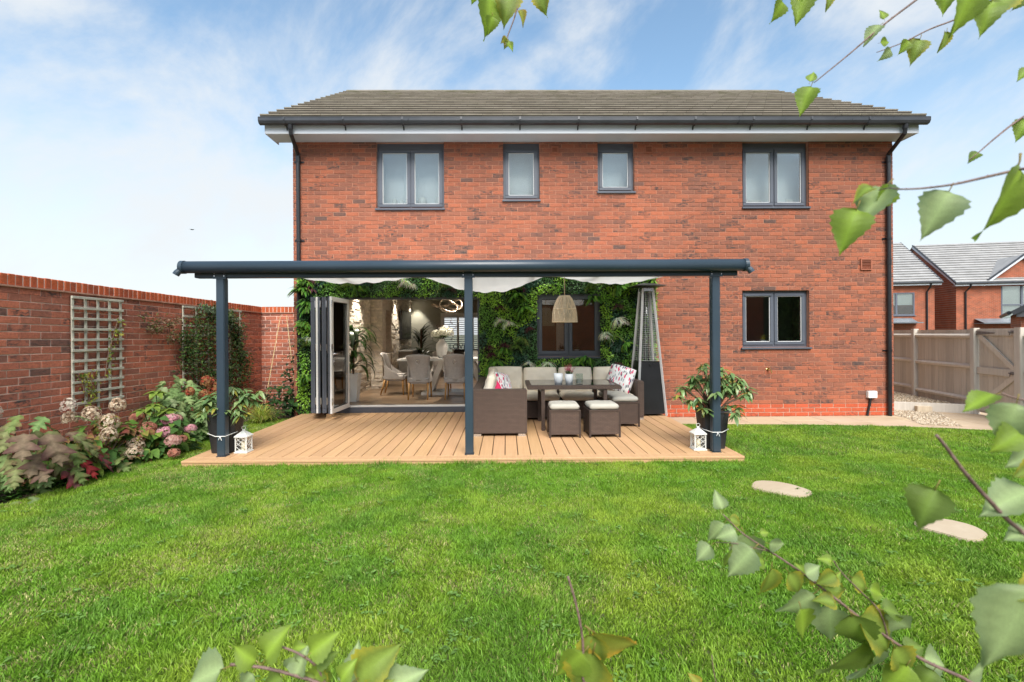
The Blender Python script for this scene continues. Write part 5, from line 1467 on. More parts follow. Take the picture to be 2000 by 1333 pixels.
gl_ = q.build('glass_holder', glass_mat('clear_glass', (.9, .93, .93), 2.0), loc=(x_, ty0 + .26, tz_ + .004)); tag(gl_, 'square clear glass candle holder beside the heather pot', 'candle holder')
q = MB(); q.lathe([(.035, .007), (.035, .07), (0, .07)], 16); q.build('candle', plain('grey_candle', (.35, .33, .32), .6), gl_)

# stools
def stool_mesh(w):
    h = empty('rattan_stool')
    H = .355
    q = MB(); q.box(-w / 2 + .008, w / 2 - .008, -w / 2 + .008, w / 2 - .008, .045, H - .012); q.build('body', m_rattan, h)
    for sx in (-1, 1):
        for sy in (-1, 1):
            q = MB(); q.box(sx * (w / 2 - .012) - .012, sx * (w / 2 - .012) + .012, sy * (w / 2 - .012) - .012, sy * (w / 2 - .012) + .012, .001, H - .011); q.build('leg', m_dkmetal, h, bevel=.003)
    q = MB(); q.box(-w / 2, w / 2, -w / 2, w / 2, H - .010, H + .008); q.build('rim', m_rattan, h, bevel=.004)
    cushion('cushion', w - .005, w - .005, .085, m_greycush, h, (0, 0, H + .048), puff=.12, p=6, seed=3, wrinkle=.002)
    return h
st0 = stool_mesh(.42)
def stool_at(pxc, pyb, first=None, label='', rz=0, yy=None):
    y = pt(pxc, pyb, Z=DECK_Z).y if yy is None else yy
    o = st0 if first else copy_tree(st0)
    x = pt(pxc, pyb, Y=y).x
    o.location = (x, y + .21, DECK_Z); o.rotation_euler = (0, 0, rz)
    return tag(o, label, 'stool', 'rattan stools at the garden table')
stool_at(1104.5, 856, True, 'brown rattan stool in front of the table, beside the table leg', R(-1))
stool_at(1181, 855.5, False, 'brown rattan stool at the middle of its row of three', R(2))
stool_at(1222, 834.5, False, 'brown rattan stool nearest the patio heater, half hidden by another stool', R(1))
stool_at(1203, 800, False, 'brown rattan stool tucked at the table end by the sofa arm', R(0), yy=7.52)

# ------------------------------------------------------------------ pyramid patio heater
hc = Vector((pt(1263.5, 812, Y=8.28).x, 8.28, DECK_Z))
ht = empty('patio_heater', hc, 'tall steel pyramid patio heater with black base panels and mesh guard', 'heater', rz=R(4))
m_alu = plain('satin_aluminium', (.58, .58, .58), .38, .06, 9, metal=.35)
m_wire = plain('guard_wire', (.34, .34, .33), .45, .06, 9, metal=.5)
B0, T0, HB, HT = .245, .085, .04, 2.14
def hw(z): return B0 + (T0 - B0) * (z / HT)
cor = [(-1, -1), (1, -1), (1, 1), (-1, 1)]
for sx, sy in cor:
    q = MB(); q.beam((sx * hw(0), sy * hw(0), .002), (sx * hw(HT), sy * hw(HT), HT), .032, .032, up=(sx, sy, 0)); q.build('corner_post', m_alu, ht, bevel=.003)
m_blackpanel = plain('black_enamel', (.010, .010, .012), .32, .1, 3)
zb, zt_ = .035, .90
for k in range(4):
    a, b = cor[k], cor[(k + 1) % 4]
    P = [(a[0] * hw(zb) * .97, a[1] * hw(zb) * .97, zb), (b[0] * hw(zb) * .97, b[1] * hw(zb) * .97, zb), (b[0] * hw(zt_) * .97, b[1] * hw(zt_) * .97, zt_), (a[0] * hw(zt_) * .97, a[1] * hw(zt_) * .97, zt_)]
    c0 = Vector((0, 0, 0)); q = MB(); q.add(P + [(x * .96, y * .96, z) for x, y, z in P], [(0, 1, 2, 3), (7, 6, 5, 4), (0, 4, 5, 1), (1, 5, 6, 2), (2, 6, 7, 3), (3, 7, 4, 0)]); q.build('base_panel', m_blackpanel, ht)
    q = MB()
    for z in np.arange(zt_ + .02, HT - .1, .036):
        w_ = hw(z) * .98; q.tube([(a[0] * w_, a[1] * w_, z), (b[0] * w_, b[1] * w_, z)], .0017, 5)
    for f_ in (.25, .5, .75):
        lo, hi = hw(zt_) * .98, hw(HT) * .98
        A = Vector((a[0] + (b[0] - a[0]) * f_, a[1] + (b[1] - a[1]) * f_, 0)); q.tube([A * lo + Vector((0, 0, zt_ + .01)), A * hi + Vector((0, 0, HT - .06))], .003, 5)
    q.build('mesh_guard', m_wire, ht)
q = MB(); q.tube([(0, 0, zt_ + .01), (0, 0, HT - .08)], .05, 20); q.build('glass_tube', glass_mat('heater_tube', (.85, .88, .86), 1.0), ht, smooth=True)
q = MB(); q.box(-.012 - .22, .23, -.22, .23, zt_ - .004, zt_ + .006)
q = MB(); q.box(-hw(zt_) * .96, hw(zt_) * .96, -hw(zt_) * .96, hw(zt_) * .96, zt_ - .01, zt_ + .002); q.build('burner_plate', m_blackpanel, ht)
q = MB(); q.box(-.10, .10, -.10, .10, HT - .05, HT + .005); q.build('top_collar', m_chrome, ht, bevel=.003)
q = MB(); q.add([(sx * .265, sy * .265, HT + .03) for sx, sy in cor] + [(sx * .09, sy * .09, HT + .075) for sx, sy in cor] + [(sx * .265, sy * .265, HT + .036) for sx, sy in cor] + [(sx * .09, sy * .09, HT + .081) for sx, sy in cor], [(0, 1, 5, 4), (1, 2, 6, 5), (2, 3, 7, 6), (3, 0, 4, 7), (8, 12, 13, 9), (9, 13, 14, 10), (10, 14, 15, 11), (11, 15, 12, 8), (12, 15, 14, 13), (4, 5, 6, 7)] + [(i, 8 + i, 8 + (i + 1) % 4, (i + 1) % 4) for i in range(4)])
q.tube([(0, 0, HT), (0, 0, HT + .07)], .03, 10); q.build('hood', plain('hood_grey', (.16, .16, .16), .4, metal=.6), ht)
q = MB(); q.tube([(0, -hw(.84) * 1.0 - .001, .85), (0, -hw(.84) - .016, .85)], .013, 12); q.build('control_knob', m_black, ht)

# ------------------------------------------------------------------ wicker pendant lamp
LY = 7.0
lt, lb = pt(1103, 579, Y=LY), pt(1103, 629, Y=LY)
LH = lt.z - lb.z; LR = (pt(1127, 625, Y=LY).x - pt(1079.5, 625, Y=LY).x) / 2
lamp = empty('wicker_pendant', (lb.x, LY, lb.z), 'woven wicker bell pendant hanging in front of the living room window', 'pendant lamp')
m_wick = plain('wicker_straw', (.78, .65, .48), .8, .15, 40)
def prof_r(t): return LR * (.42 + .58 * math.sin((1 - t) ** .75 * 1.571) ** 1.0 if t < 1 else .42)
q = MB()
for k in range(30):
    t_ = k / 29; r = prof_r(t_); wob = .003
    q.tube([((r + wob * math.sin(a * 15 + k * 3.14)) * math.cos(a), (r + wob * math.sin(a * 15 + k * 3.14)) * math.sin(a), t_ * LH) for a in np.linspace(0, 6.2832, 61)], .0042, 4, cap=False)
q.build('weave', m_wick, lamp)
q = MB()
for k in range(14):
    a = k / 14 * 6.2832; q.tube([((prof_r(t_) + .004) * math.cos(a + .1 * math.sin(t_ * 9)), (prof_r(t_) + .004) * math.sin(a + .1 * math.sin(t_ * 9)), t_ * LH) for t_ in np.linspace(0, 1, 12)], .0055, 5)
for t_ in (0, .5, 1): q.tube([(prof_r(t_) * 1.01 * math.cos(a), prof_r(t_) * 1.01 * math.sin(a), t_ * LH) for a in np.linspace(0, 6.2832, 41)], .008, 6, cap=False)
q.build('ribs', m_wick, lamp)
rz_at = BZ1 + .075 + (RZ - BZ1 - .075) * ((LY - PY) / (FY - .1 - PY)) - .03
q = MB(); q.tube([(0, 0, LH * .5), (0, 0, rz_at - lb.z)], .006, 8); q.build('cord', plain('jute', (.45, .34, .22), .9), lamp)
q = MB(); q.tube([(0, 0, LH * .55), (0, 0, LH * 1.0)], .022, 12); q.lathe([(0, LH * .3), (.028, LH * .38), (.03, LH * .45), (.015, LH * .55)], 14); q.tube([(-prof_r(1), 0, LH), (prof_r(1), 0, LH)], .005, 5); q.build('bulb_holder', m_white, lamp)

# ------------------------------------------------------------------ lanterns, posts' planters
m_lan = plain('cream_lantern', (.70, .70, .66), .5, .06, 9)
def lantern(px, py, label):
    c = pt(px, py, Z=DECK_Z); L = empty('lantern', (c.x, c.y + .08, DECK_Z), label, 'lantern', 'white lanterns at the foot of the veranda posts'); L.scale = (.80, .80, .86)
    w, H = .085, .215
    q = MB(); q.box(-w - .012, w + .012, -w - .012, w + .012, .001, .018); q.box(-w, w, -w, w, .0181, .03); q.build('base', m_lan, L, bevel=.003)
    q = MB()
    for sx, sy in cor: q.box(sx * w * .92 - .007, sx * w * .92 + .007, sy * w * .92 - .007, sy * w * .92 + .007, .0301, H)
    q.build('frame', m_lan, L)
    for k in range(4):
        a, b = cor[k], cor[(k + 1) % 4]; q = MB(); A, B = Vector((a[0] * w * .9, a[1] * w * .9, 0)), Vector((b[0] * w * .9, b[1] * w * .9, 0))
        h0, h1 = .032, H - .004
        for f0, f1, g0, g1 in ((0, .5, .0, .33), (0, 1, .33, 1), (0, 1, 0, .66), (.5, 1, 0, .33), (0, .5, .66, 1), (0, .5, .33, 0), (0, 1, .66, 0), (0, 1, 1, .33), (.5, 1, 1, .66), (.5, 1, .33, 0)):
            q.beam(A.lerp(B, f0) + Vector((0, 0, h0 + (h1 - h0) * g0)), A.lerp(B, f1) + Vector((0, 0, h0 + (h1 - h0) * g1)), .005, .005)
        q.build('lattice', m_lan, L)
    q = MB(); q.box(-w - .010, w + .010, -w - .010, w + .010, H, H + .012)
    q.add([(sx * (w + .012), sy * (w + .012), H + .0121) for sx, sy in cor] + [(sx * .022, sy * .022, H + .075) for sx, sy in cor], [(0, 1, 5, 4), (1, 2, 6, 5), (2, 3, 7, 6), (3, 0, 4, 7), (4, 5, 6, 7), (3, 2, 1, 0)])
    q.lathe([(.02, H + .075), (.024, H + .085), (.01, H + .10)], 10); q.build('roof', m_lan, L)
    q = MB(); q.tube([(.028 * math.cos(t), 0, H + .118 + .022 * math.sin(t)) for t in np.linspace(0, 6.283, 17)], .004, 6, cap=False); q.build('ring', m_lan, L)
    q = MB(); q.lathe([(.035, .031), (.035, .135), (.03, .14), (0, .138)], 18); q.build('candle', plain('ivory_wax', (.72, .66, .48), .5), L)
lantern(469, 886.5, 'white lattice lantern by the planter next to the flower bed')
lantern(1369, 881, 'white lattice lantern by the planter next to the patio')
# ------------------------------------------------------------------ leaf soups
def leaf_soup(P, D, U, L, W, C, fold=.25):
    """n four-sided leaves: base P, growing along D, width axis U x D; all (n,3); L, W (n,); C (n,3)"""
    S = np.cross(D, U); S /= np.linalg.norm(S, axis=1, keepdims=True) + 1e-9
    Nn = np.cross(S, D)
    L_, W_ = L[:, None], W[:, None]
    a = P; m = P + D * L_ * .45 - Nn * W_ * fold * .3; b = m + S * W_ * .5 + Nn * W_ * fold; c = P + D * L_ - Nn * L_ * .12; d = m - S * W_ * .5 + Nn * W_ * fold
    V = np.stack([a, b, c, d, m], 1).reshape(-1, 3)
    n = len(P); o = np.arange(n)[:, None] * 5
    T = np.concatenate([o + [0, 1, 4], o + [4, 1, 2], o + [4, 2, 3], o + [0, 4, 3]], 0)
    return V, T, np.repeat(C, 5, 0)
def unit(a): return a / (np.linalg.norm(a, axis=1, keepdims=True) + 1e-9)
def soup_obj(name, parts, mat, parent=None):
    V, T, C, o = [], [], [], 0
    for v, t, c in parts: V.append(v); T.append(t + o); C.append(c); o += len(v)
    return put(name, np_mesh(name, np.concatenate(V), np.concatenate(T), np.concatenate(C), mat), parent)

# ------------------------------------------------------------------ the green wall of artificial foliage round doors and window
gw = empty('green_wall', ((GREEN[0] + GREEN[1]) / 2, FY, DECK_Z), 'leafy artificial green wall panels covering the brick round doors and window', 'green wall')
GO = -Vector(gw.location)
gholes = [(DOOR[0] + .012, DOOR[1] - .012, -1, DOOR[3] - .010), (W_LIV[0] + .006, W_LIV[1] - .006, W_LIV[2] - .034, W_LIV[3] - .004)]
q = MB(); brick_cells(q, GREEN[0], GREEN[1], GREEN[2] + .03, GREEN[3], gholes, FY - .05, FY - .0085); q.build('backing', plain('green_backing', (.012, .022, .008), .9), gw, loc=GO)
N = 46000
X = nr.uniform(GREEN[0], GREEN[1], N); Z = nr.uniform(GREEN[2] + .03, GREEN[3], N)
keep = np.ones(N, bool)
for h in gholes: keep &= ~((X > h[0]) & (X < h[1]) & (Z > h[2]) & (Z < h[3]))
X, Z = X[keep], Z[keep]; n = len(X)
cell = .25
kinds = nr.integers(0, 6, (80, 30))
jx, jz = X + .10 * np.sin(Z * 9 + 1) + nr.normal(0, .03, n), Z + .10 * np.sin(X * 7) + nr.normal(0, .03, n)
kd = kinds[((jx + 10) / cell).astype(int) % 80, ((jz + 10) / cell).astype(int) % 30]
pal = np.array([(.035, .095, .02), (.085, .20, .022), (.17, .31, .028), (.045, .12, .03), (.025, .07, .038), (.12, .26, .022)])
sz = np.array([(.030, .018), (.036, .018), (.040, .020), (.026, .018), (.045, .026), (.034, .016)])
C = pal[kd] * nr.uniform(.9, 2.3, (n, 1))
depth = np.array([.02, .045, .055, .02, .03, .04])[kd] * nr.uniform(.3, 1.6, n)
P = np.stack([X, FY - .055 - depth, Z], 1)
D = unit(np.stack([nr.normal(0, .7, n), -nr.uniform(.1, .9, n), nr.normal(-.15, .7, n)], 1))
U = unit(np.stack([nr.normal(0, .5, n), -np.ones(n), nr.uniform(.2, 1.2, n)], 1))
L = sz[kd, 0] * nr.uniform(.7, 1.5, n); W = sz[kd, 1] * nr.uniform(.8, 1.3, n)
o = soup_obj('foliage', [leaf_soup(P, D, U, L, W, C)], m_leaf_gloss, gw); o.location = GO; tag(o, kind='stuff')
def tuft(kind, seed):
    r = random.Random(seed); q = MB()
    if kind == 'white': n_, cols, LL = 46, [(.95, .95, .78), (.70, .82, .42), (.95, .95, .85)], (.12, .22)
    elif kind == 'purple': n_, cols, LL = 44, [(.14, .05, .06), (.20, .07, .08), (.09, .035, .045)], (.10, .19)
    elif kind == 'fern': n_, cols, LL = 40, [(.16, .34, .05), (.22, .42, .06), (.10, .24, .04)], (.14, .26)
    elif kind == 'pink': n_, cols, LL = 40, [(.30, .10, .14), (.22, .07, .10)], (.10, .18)
    else: n_, cols, LL = 50, [(.18, .30, .05), (.36, .44, .12), (.10, .20, .04)], (.14, .27)
    for k in range(n_):
        a = r.uniform(-1.5, 1.5) + (0 if r.random() < .8 else r.uniform(-1.5, 1.5)); out = r.uniform(.25, 1.0); L_ = r.uniform(*LL)
        d0 = Vector((math.sin(a), -out, .35 + .5 * math.cos(a) * .3)).normalized(); p = Vector((r.uniform(-.02, .02), 0, r.uniform(-.02, .02))); w = .008 if kind != 'fern' else .018
        vs_ = []
        for i in range(6):
            t = i / 5; ww = w * (1 - t * .92) if kind != 'fern' else w * math.sin(.3 + 2.7 * t)
            s = d0.cross(Vector((0, 0, 1))).normalized(); vs_ += [p - s * ww, p + s * ww]
            d0 = (d0 + Vector((0, 0, -.34))).normalized(); p = p + d0 * (L_ / 5)
        q.add(vs_, [(2 * i, 2 * i + 1, 2 * i + 3, 2 * i + 2) for i in range(5)], tuple(x * r.uniform(.75, 1.2) for x in r.choice(cols)))
    return q.mesh(kind + '_tuft', m_leaf, smooth=True)
tuft_me = {k: [tuft(k, i + 40) for i in range(3)] for k in ('white', 'purple', 'fern', 'grass', 'pink')}
TUFTS = [('white', 782, 556), ('white', 792, 560), ('white', 806, 565), ('white', 975, 635), ('white', 992, 640), ('white', 1205, 632), ('white', 1217, 638), ('white', 1185, 665), ('white', 1070, 718), ('white', 1035, 718), ('grass', 1198, 665),
         ('purple', 978, 608), ('purple', 955, 685), ('purple', 985, 683), ('purple', 1033, 650), ('purple', 1207, 605), ('purple', 1205, 720), ('purple', 1021, 570), ('purple', 730, 548), ('purple', 885, 572), ('purple', 960, 700), ('purple', 715, 550),
         ('pink', 605, 556), ('pink', 607, 572), ('grass', 670, 556), ('grass', 690, 565), ('fern', 700, 572), ('grass', 1158, 562), ('grass', 1150, 570), ('grass', 1190, 555), ('fern', 1130, 715), ('fern', 1145, 708),
         ('fern', 1000, 565), ('fern', 1012, 585), ('fern', 1025, 610), ('fern', 1212, 570), ('fern', 1205, 555), ('fern', 985, 690), ('grass', 1010, 685), ('grass', 1020, 670), ('fern', 1225, 680), ('fern', 970, 715), ('grass', 990, 735), ('fern', 960, 725),
         ('fern', 592, 575), ('fern', 600, 600), ('fern', 603, 610), ('grass', 602, 680), ('grass', 598, 672), ('white', 604, 670), ('fern', 598, 560), ('fern', 595, 640), ('fern', 600, 745), ('fern', 1160, 590), ('grass', 868, 566), ('purple', 1009, 565), ('grass', 680, 560), ('white', 1180, 660), ('purple', 1224, 640)]
for k, px, py in TUFTS:
    p = pt(px, py - 8, Y=FY - .11); o = put(k + '_tuft' if k != 'grass' else 'grass_tuft', rng.choice(tuft_me[k]), gw, p + GO, (rng.uniform(-.2, .2), rng.uniform(-.4, .4), rng.uniform(-.3, .3)), rng.uniform(.85, 1.25))

# ------------------------------------------------------------------ rhododendrons in tall planters, tied to the posts
m_planter = plain('black_woven_planter', (.020, .020, .022), .5, .2, 8, .5, 130)
RH = [(.13, .22, .075), (.17, .26, .09), (.09, .165, .05), (.20, .27, .10)]
rh_me = [leaf_mesh('leaf', rng.uniform(.10, .135), rng.uniform(.034, .042), c, m_leaf_gloss, .22, .3, 6, edge=[x * 1.25 for x in c]) for c in RH for _ in range(2)] + [leaf_mesh('leaf', .10, .035, (.30, .28, .05), m_leaf_gloss, .3, .3)]
def rhodo(px, label, whorls, extra):
    c = Vector((pt(px, 880, Y=PY + .22).x, PY + .24, DECK_Z))
    o = empty('potted_rhododendron', c, label, 'plant', 'potted rhododendrons tied to the veranda posts')
    q = MB(); pr = [(.001, .125), (.42, .165), (.43, .172), (.455, .172), (.455, .150), (.40, .148)]
    def sq(w): 
        out = []
        for k in range(20):
            a = 2 * math.pi * k / 20 + .157; ca, sa = math.cos(a), math.sin(a); f = (abs(ca) ** 5 + abs(sa) ** 5) ** (-1 / 5); out.append((w * f * ca, w * f * sa))
        return out
    vs_ = [(x, y, z) for z, w in pr for x, y in sq(w)]
    q.add(vs_, [tuple(range(19, -1, -1))] + [(r * 20 + k, r * 20 + (k + 1) % 20, r * 20 + 20 + (k + 1) % 20, r * 20 + 20 + k) for r in range(len(pr) - 1) for k in range(20)]); q.build('planter', m_planter, o, smooth=False)
    q = MB(); q.lathe([(.14, .405), (.0, .41)], 16); q.build('soil', m_soil, o)
    r = random.Random(px)
    more = [(a * r.uniform(.55, .95) + r.uniform(-.06, .06), b + r.uniform(-.14, .14), .42 + (c_ - .42) * r.uniform(.7, 1.0)) for a, b, c_ in whorls for _ in range(1)]
    for (wx, wy, wz) in whorls + more:
        tip = Vector((wx, wy, wz))
        q = MB(); q.tube([(wx * .1, wy * .1, .40), (wx * .45, wy * .45, .40 + (wz - .40) * .55), tip], [.010, .007, .005], 6); q.build('stem', m_bark, o)
        for k in range(r.randint(9, 12)):
            a = k / 10 * 6.28 + r.uniform(-.3, .3)
            put('leaf', r.choice(rh_me), o, tip + Vector((0, 0, r.uniform(-.03, .015))), (r.uniform(-.85, .2), r.uniform(-.3, .3), a), r.uniform(.9, 1.25))
    # string round post and pot
    extra = min(PX, key=lambda v: abs(v - c.x)) - c.x
    if True:
        s = [(x + (extra if y < -.2 else 0), y, .235) for (x, y) in ((-.13, .06), (-.149, -.04), (-.149, -.12), (-.056, -.296), (.056, -.296), (.149, -.12), (.149, -.04), (.13, .06))]
        q = MB(); q.tube(s, .0045, 6); q.tube([(extra, -.30, .236), (extra + .012, -.306, .215), (extra + .02, -.303, .19)], .0035, 5); q.tube([(extra, -.30, .236), (extra - .008, -.306, .21), (extra - .014, -.303, .195)], .0035, 5); q.build('string', m_white, o)
wr = [(-.42, -.05, .62), (-.34, .05, .72), (-.30, -.12, .58), (-.22, .0, .85), (-.12, -.05, .95), (-.18, .12, .80), (-.05, .10, 1.0), (.05, -.08, .92), (.02, .05, .86), (.14, .0, .95), (.22, -.05, .88), (.26, .10, .80), (.33, -.06, .83), (.38, .05, .76), (.45, .0, .70), (.40, -.10, .66), (-.16, -.16, .48), (.22, -.18, .46), (.30, -.05, .50), (.10, -.15, .78), (-.10, -.15, .74), (.30, .12, .70), (-.05, -.02, .82)]
rhodo(1392, 'rhododendron in a black planter tied to the post beside the patio', wr, .03)
wl_ = [(-.20, -.05, .62), (-.28, .05, .56), (-.12, -.12, .68), (-.05, .08, .74), (.10, -.05, .76), (.20, .05, .72), (.26, -.08, .66), (.34, .0, .60), (.36, .08, .70), (.05, -.15, .60), (.22, -.16, .52), (.30, -.12, .48), (-.16, .12, .66), (.15, .12, .66), (-.22, -.12, .50)]
rhodo(440, 'rhododendron in a black planter tied to the post beside the flower bed', wl_, -.04)

# ------------------------------------------------------------------ flower bed
def oak_leaf(col, edge, L, seed):
    """five-lobed oakleaf hydrangea leaf with pale veins"""
    r = random.Random(seed)
    half = [(0, 0, 0), (.10, .03, .05), (.25, .14, .10), (.37, .36, .18), (.26, .37, .24), (.12, .34, .30), (.20, .47, .38), (.36, .64, .46), (.43, .80, .54), (.30, .77, .60), (.13, .66, .66), (.16, .78, .74), (.21, .94, .82), (.11, .90, .90), (.04, 1.0, .96), (0, 1.08, 1.0)]
    vs_, ts, fs = [], [], []
    def z(x, y): return -.20 * y * y * L + .16 * abs(x) * L - .05 * L * math.sin(x * 14) ** 2
    n = len(half)
    for i, (x, y, m) in enumerate(half):   # mid rib
        vs_.append((0, m * L * 1.06, z(0, m))); ts.append(tuple(c * 1.5 + .02 for c in col))
    for s in (-1, 1):
        for i, (x, y, m) in enumerate(half):
            xx = s * x * L * r.uniform(.92, 1.08); vs_.append((xx, y * L, z(x, y))); ts.append(tuple(edge if x > .25 else col))
    for k in (1, 2):
        for i in range(n - 1): fs.append((i, i + 1, k * n + i + 1, k * n + i))
    q = MB(); q.add(vs_, fs); q.t = ts
    return q.mesh('leaf', m_leaf, smooth=True)
def broad(col, edge=None, L=.12, W=.075): return leaf_mesh('leaf', L, W, col, m_leaf, .22, .22, 7, edge=edge, serr=.05, shape=.85)
def dome_shrub(name, c, rad, leaves, n, label, lean=(0, 0), group=None, stems=7, r_in=.45, tilt=(.0, .9), scale=(.75, 1.2), z0=.06):
    o = empty(name, (c[0], c[1], z0), label, 'shrub', group)
    r = random.Random(int(c[1] * 1000) + n)
    tips = []
    for k in range(n):
        a = r.uniform(0, 6.283); ph = math.acos(r.uniform(.02, 1)); f = r_in + (1 - r_in) * r.random() ** .5
        d = Vector((math.sin(ph) * math.cos(a), math.sin(ph) * math.sin(a), math.cos(ph)))
        p = Vector((d.x * rad[0] * f + lean[0] * d.z, d.y * rad[1] * f + lean[1] * d.z, max(.03, d.z * rad[2] * f)))
        az = math.atan2(d.y - .45 + r.uniform(-.6, .6), d.x + .30 + r.uniform(-.6, .6)) - 1.5708     # leaves turn out, and towards the open lawn side
        put('leaf', r.choice(leaves), o, p, (r.uniform(*tilt) * -1 + .25, r.uniform(-.6, .6), az), r.uniform(*scale))
        tips.append(p)
    for k in range(stems):
        t = r.choice(tips); q = MB(); q.tube([(r.uniform(-.08, .08), r.uniform(-.08, .08), 0), (t.x * .5, t.y * .5, t.z * .6), t], [.009, .007, .004], 6); q.build('stem', m_bark, o)
    return o
OAK_P = [oak_leaf(c, e, L, i) for i, (c, e, L) in enumerate((((.14, .10, .06), (.11, .05, .045), .24), ((.15, .17, .06), (.14, .09, .05), .22), ((.12, .17, .045), (.16, .11, .05), .20), ((.17, .24, .08), (.12, .17, .05), .20)))]
OAK_RED = [oak_leaf((.32, .03, .03), (.20, .02, .03), .20, 31), oak_leaf((.14, .05, .05), (.26, .03, .035), .22, 32)]
OAK_G = [oak_leaf(c, e, L, 10 + i) for i, (c, e, L) in enumerate((((.18, .24, .09), (.13, .20, .07), .20), ((.14, .22, .07), (.11, .18, .06), .18), ((.10, .17, .05), (.09, .15, .05), .17), ((.20, .25, .12), (.16, .22, .09), .19)))]
HYD = [broad(c, e, L, W) for c, e, L, W in (((.10, .20, .035), (.13, .23, .04), .13, .085), ((.07, .15, .035), None, .12, .08), ((.16, .25, .04), (.20, .27, .05), .12, .078), ((.05, .115, .03), None, .11, .075))]
HYD_R = [broad((.22, .16, .05), (.26, .10, .06), .11, .075), broad((.18, .20, .04), (.28, .20, .06), .11, .07), broad((.26, .09, .06), (.22, .06, .05), .10, .07)]
DRK = [broad((.035, .07, .03), None, .07, .045), broad((.05, .09, .035), None, .065, .04), broad((.028, .055, .028), None, .06, .04)]
def bed_pt(px, y): return pt(px, 800, Y=y)
s1 = dome_shrub('oakleaf_hydrangea', (-4.50, 4.62), (.42, .50, .80), OAK_P + OAK_G[:2] + OAK_P[1:3], 110, 'bronze and purple oakleaf hydrangea at the near end of the bed', (.04, 0), tilt=(.6, 1.6), scale=(.6, 1.0))
for (dx_, dy_, dz_, az, k, tl, s) in ((.30, -.12, .56, -1.9, 0, -.75, 1.35), (.34, .10, .50, -1.2, 1, -.7, 1.25), (.26, -.30, .60, -2.4, 0, -.5, 1.2), (.36, .02, .44, -1.6, 2, -.95, 1.2), (.22, .25, .66, -.8, 3, -.4, 1.1)):
    put('leaf', OAK_P[k], s1, (dx_, dy_, dz_), (tl, 0, az), s)
for (dx_, dy_, dz_, az, k) in ((.34, .18, .24, -1.4, 0), (.36, .32, .27, -1.0, 1), (.33, .02, .20, -1.7, 1)): put('leaf', OAK_RED[k], s1, (dx_, dy_, dz_), (-.8, .1, az), 1.1)
PANICLE = [(.58, .44, .31), (.72, .60, .45), (.36, .22, .14), (.62, .50, .36)]
for (dx_, dy_, dz_) in ((-.02, -.30, .78), (.05, .38, .74)): bloom(s1, (dx_, dy_, dz_), .07, [(.55, .42, .36), (.62, .55, .45)], 70, size=.018, squash=1.2)
s2 = dome_shrub('panicle_hydrangea', (-4.46, 5.38), (.36, .36, .62), HYD_R + HYD[:3] + OAK_P[2:3], 100, 'hydrangea with dried cream flower clusters beside the near trellis', (.03, 0))
for (dx_, dy_, dz_, r) in ((.10, -.22, .62, .10), (.20, -.12, .52, .11), (.16, .05, .68, .09), (.26, -.20, .40, .09), (.24, .20, .20, .10), (.30, .10, .14, .10), (-.05, -.30, .60, .08)):
    bloom(s2, (dx_, dy_, dz_), r * .85, PANICLE, 170, size=.015, squash=1.1)
s3 = dome_shrub('oakleaf_hydrangea', (-4.46, 6.62), (.40, .52, .98), OAK_G + OAK_G[:2], 150, 'tall green oakleaf hydrangea with rusty flower heads below the brick wall', (.05, 0), tilt=(.5, 1.5), scale=(.65, 1.0))
for (dx_, dy_, dz_, r) in ((.22, .30, .80, .07), (.25, .42, .66, .08), (.28, .15, .62, .07), (.18, .50, .74, .08), (.30, .38, .45, .06), (.25, -.1, .70, .05), (.20, .45, .58, .08)):
    bloom(s3, (dx_, dy_, dz_), r, [(.36, .17, .07), (.44, .25, .10), (.26, .11, .06), (.40, .07, .04)], 90, size=.020, squash=1.2)
s4 = dome_shrub('mophead_hydrangea', (-4.30, 6.05), (.40, .42, .52), HYD + HYD[:2], 170, 'bushy green hydrangea with faded pink mophead flowers in the bed', (.06, 0), tilt=(.0, .9))
for (px, py, y, r, c) in ((332, 820, 6.0, .085, 0), (321, 845, 5.85, .085, 0), (372, 838, 6.15, .065, 0), (338, 862, 5.75, .085, 1), (272, 852, 5.7, .090, 2), (290, 836, 5.85, .085, 2), (355, 858, 5.9, .055, 2), (265, 817, 6.05, .065, 2), (340, 885, 5.7, .06, 2), (345, 818, 6.1, .06, 1)):
    p = pt(px, py, Y=y) - Vector(s4.location)
    bloom(s4, p, r, [[(.62, .30, .34), (.66, .42, .42), (.52, .22, .28)], [(.55, .30, .27), (.48, .24, .20), (.60, .42, .34)], [(.46, .19, .13), (.55, .30, .20), (.38, .14, .10)]][c], 130, size=.019, squash=.8)
for (px, py, y) in ((305, 765, 6.1), (300, 790, 6.0), (325, 800, 6.05), (280, 800, 5.95)):
    p = pt(px, py, Y=y) - Vector(s4.location)
    for k in range(6): put('leaf', HYD[2], s4, p, (-.25 + rng.uniform(-.2, .2), 0, k * 1.05 + rng.uniform(-.2, .2)), 1.25)
    q = MB(); q.tube([(0, 0, .05), (p.x * .6, p.y * .6, p.z * .6), p], .006, 6); q.build('stem', m_stemgreen, s4)
for (px, py, y) in ((200, 822, 5.3), (222, 842, 5.45), (240, 835, 5.5), (212, 812, 5.35), (255, 838, 5.6)):
    p = pt(px, py, Y=y) - Vector(s2.location)
    for k in range(6): put('leaf', rng.choice(HYD_R[:2] + HYD[2:3]), s2, p, (-.3 + rng.uniform(-.2, .2), 0, k * 1.05 + rng.uniform(-.2, .2)), 1.15)
    q = MB(); q.tube([(.05, 0, .05), (p.x * .7, p.y * .7, p.z * .6), p], .006, 6); q.build('stem', m_bark, s2)
s5 = dome_shrub('oakleaf_hydrangea', (-4.28, 7.05), (.34, .40, .46), OAK_G[1:3] + HYD[1:2], 110, 'low green lobed shrub spreading towards the planter beside the deck', (.05, 0))
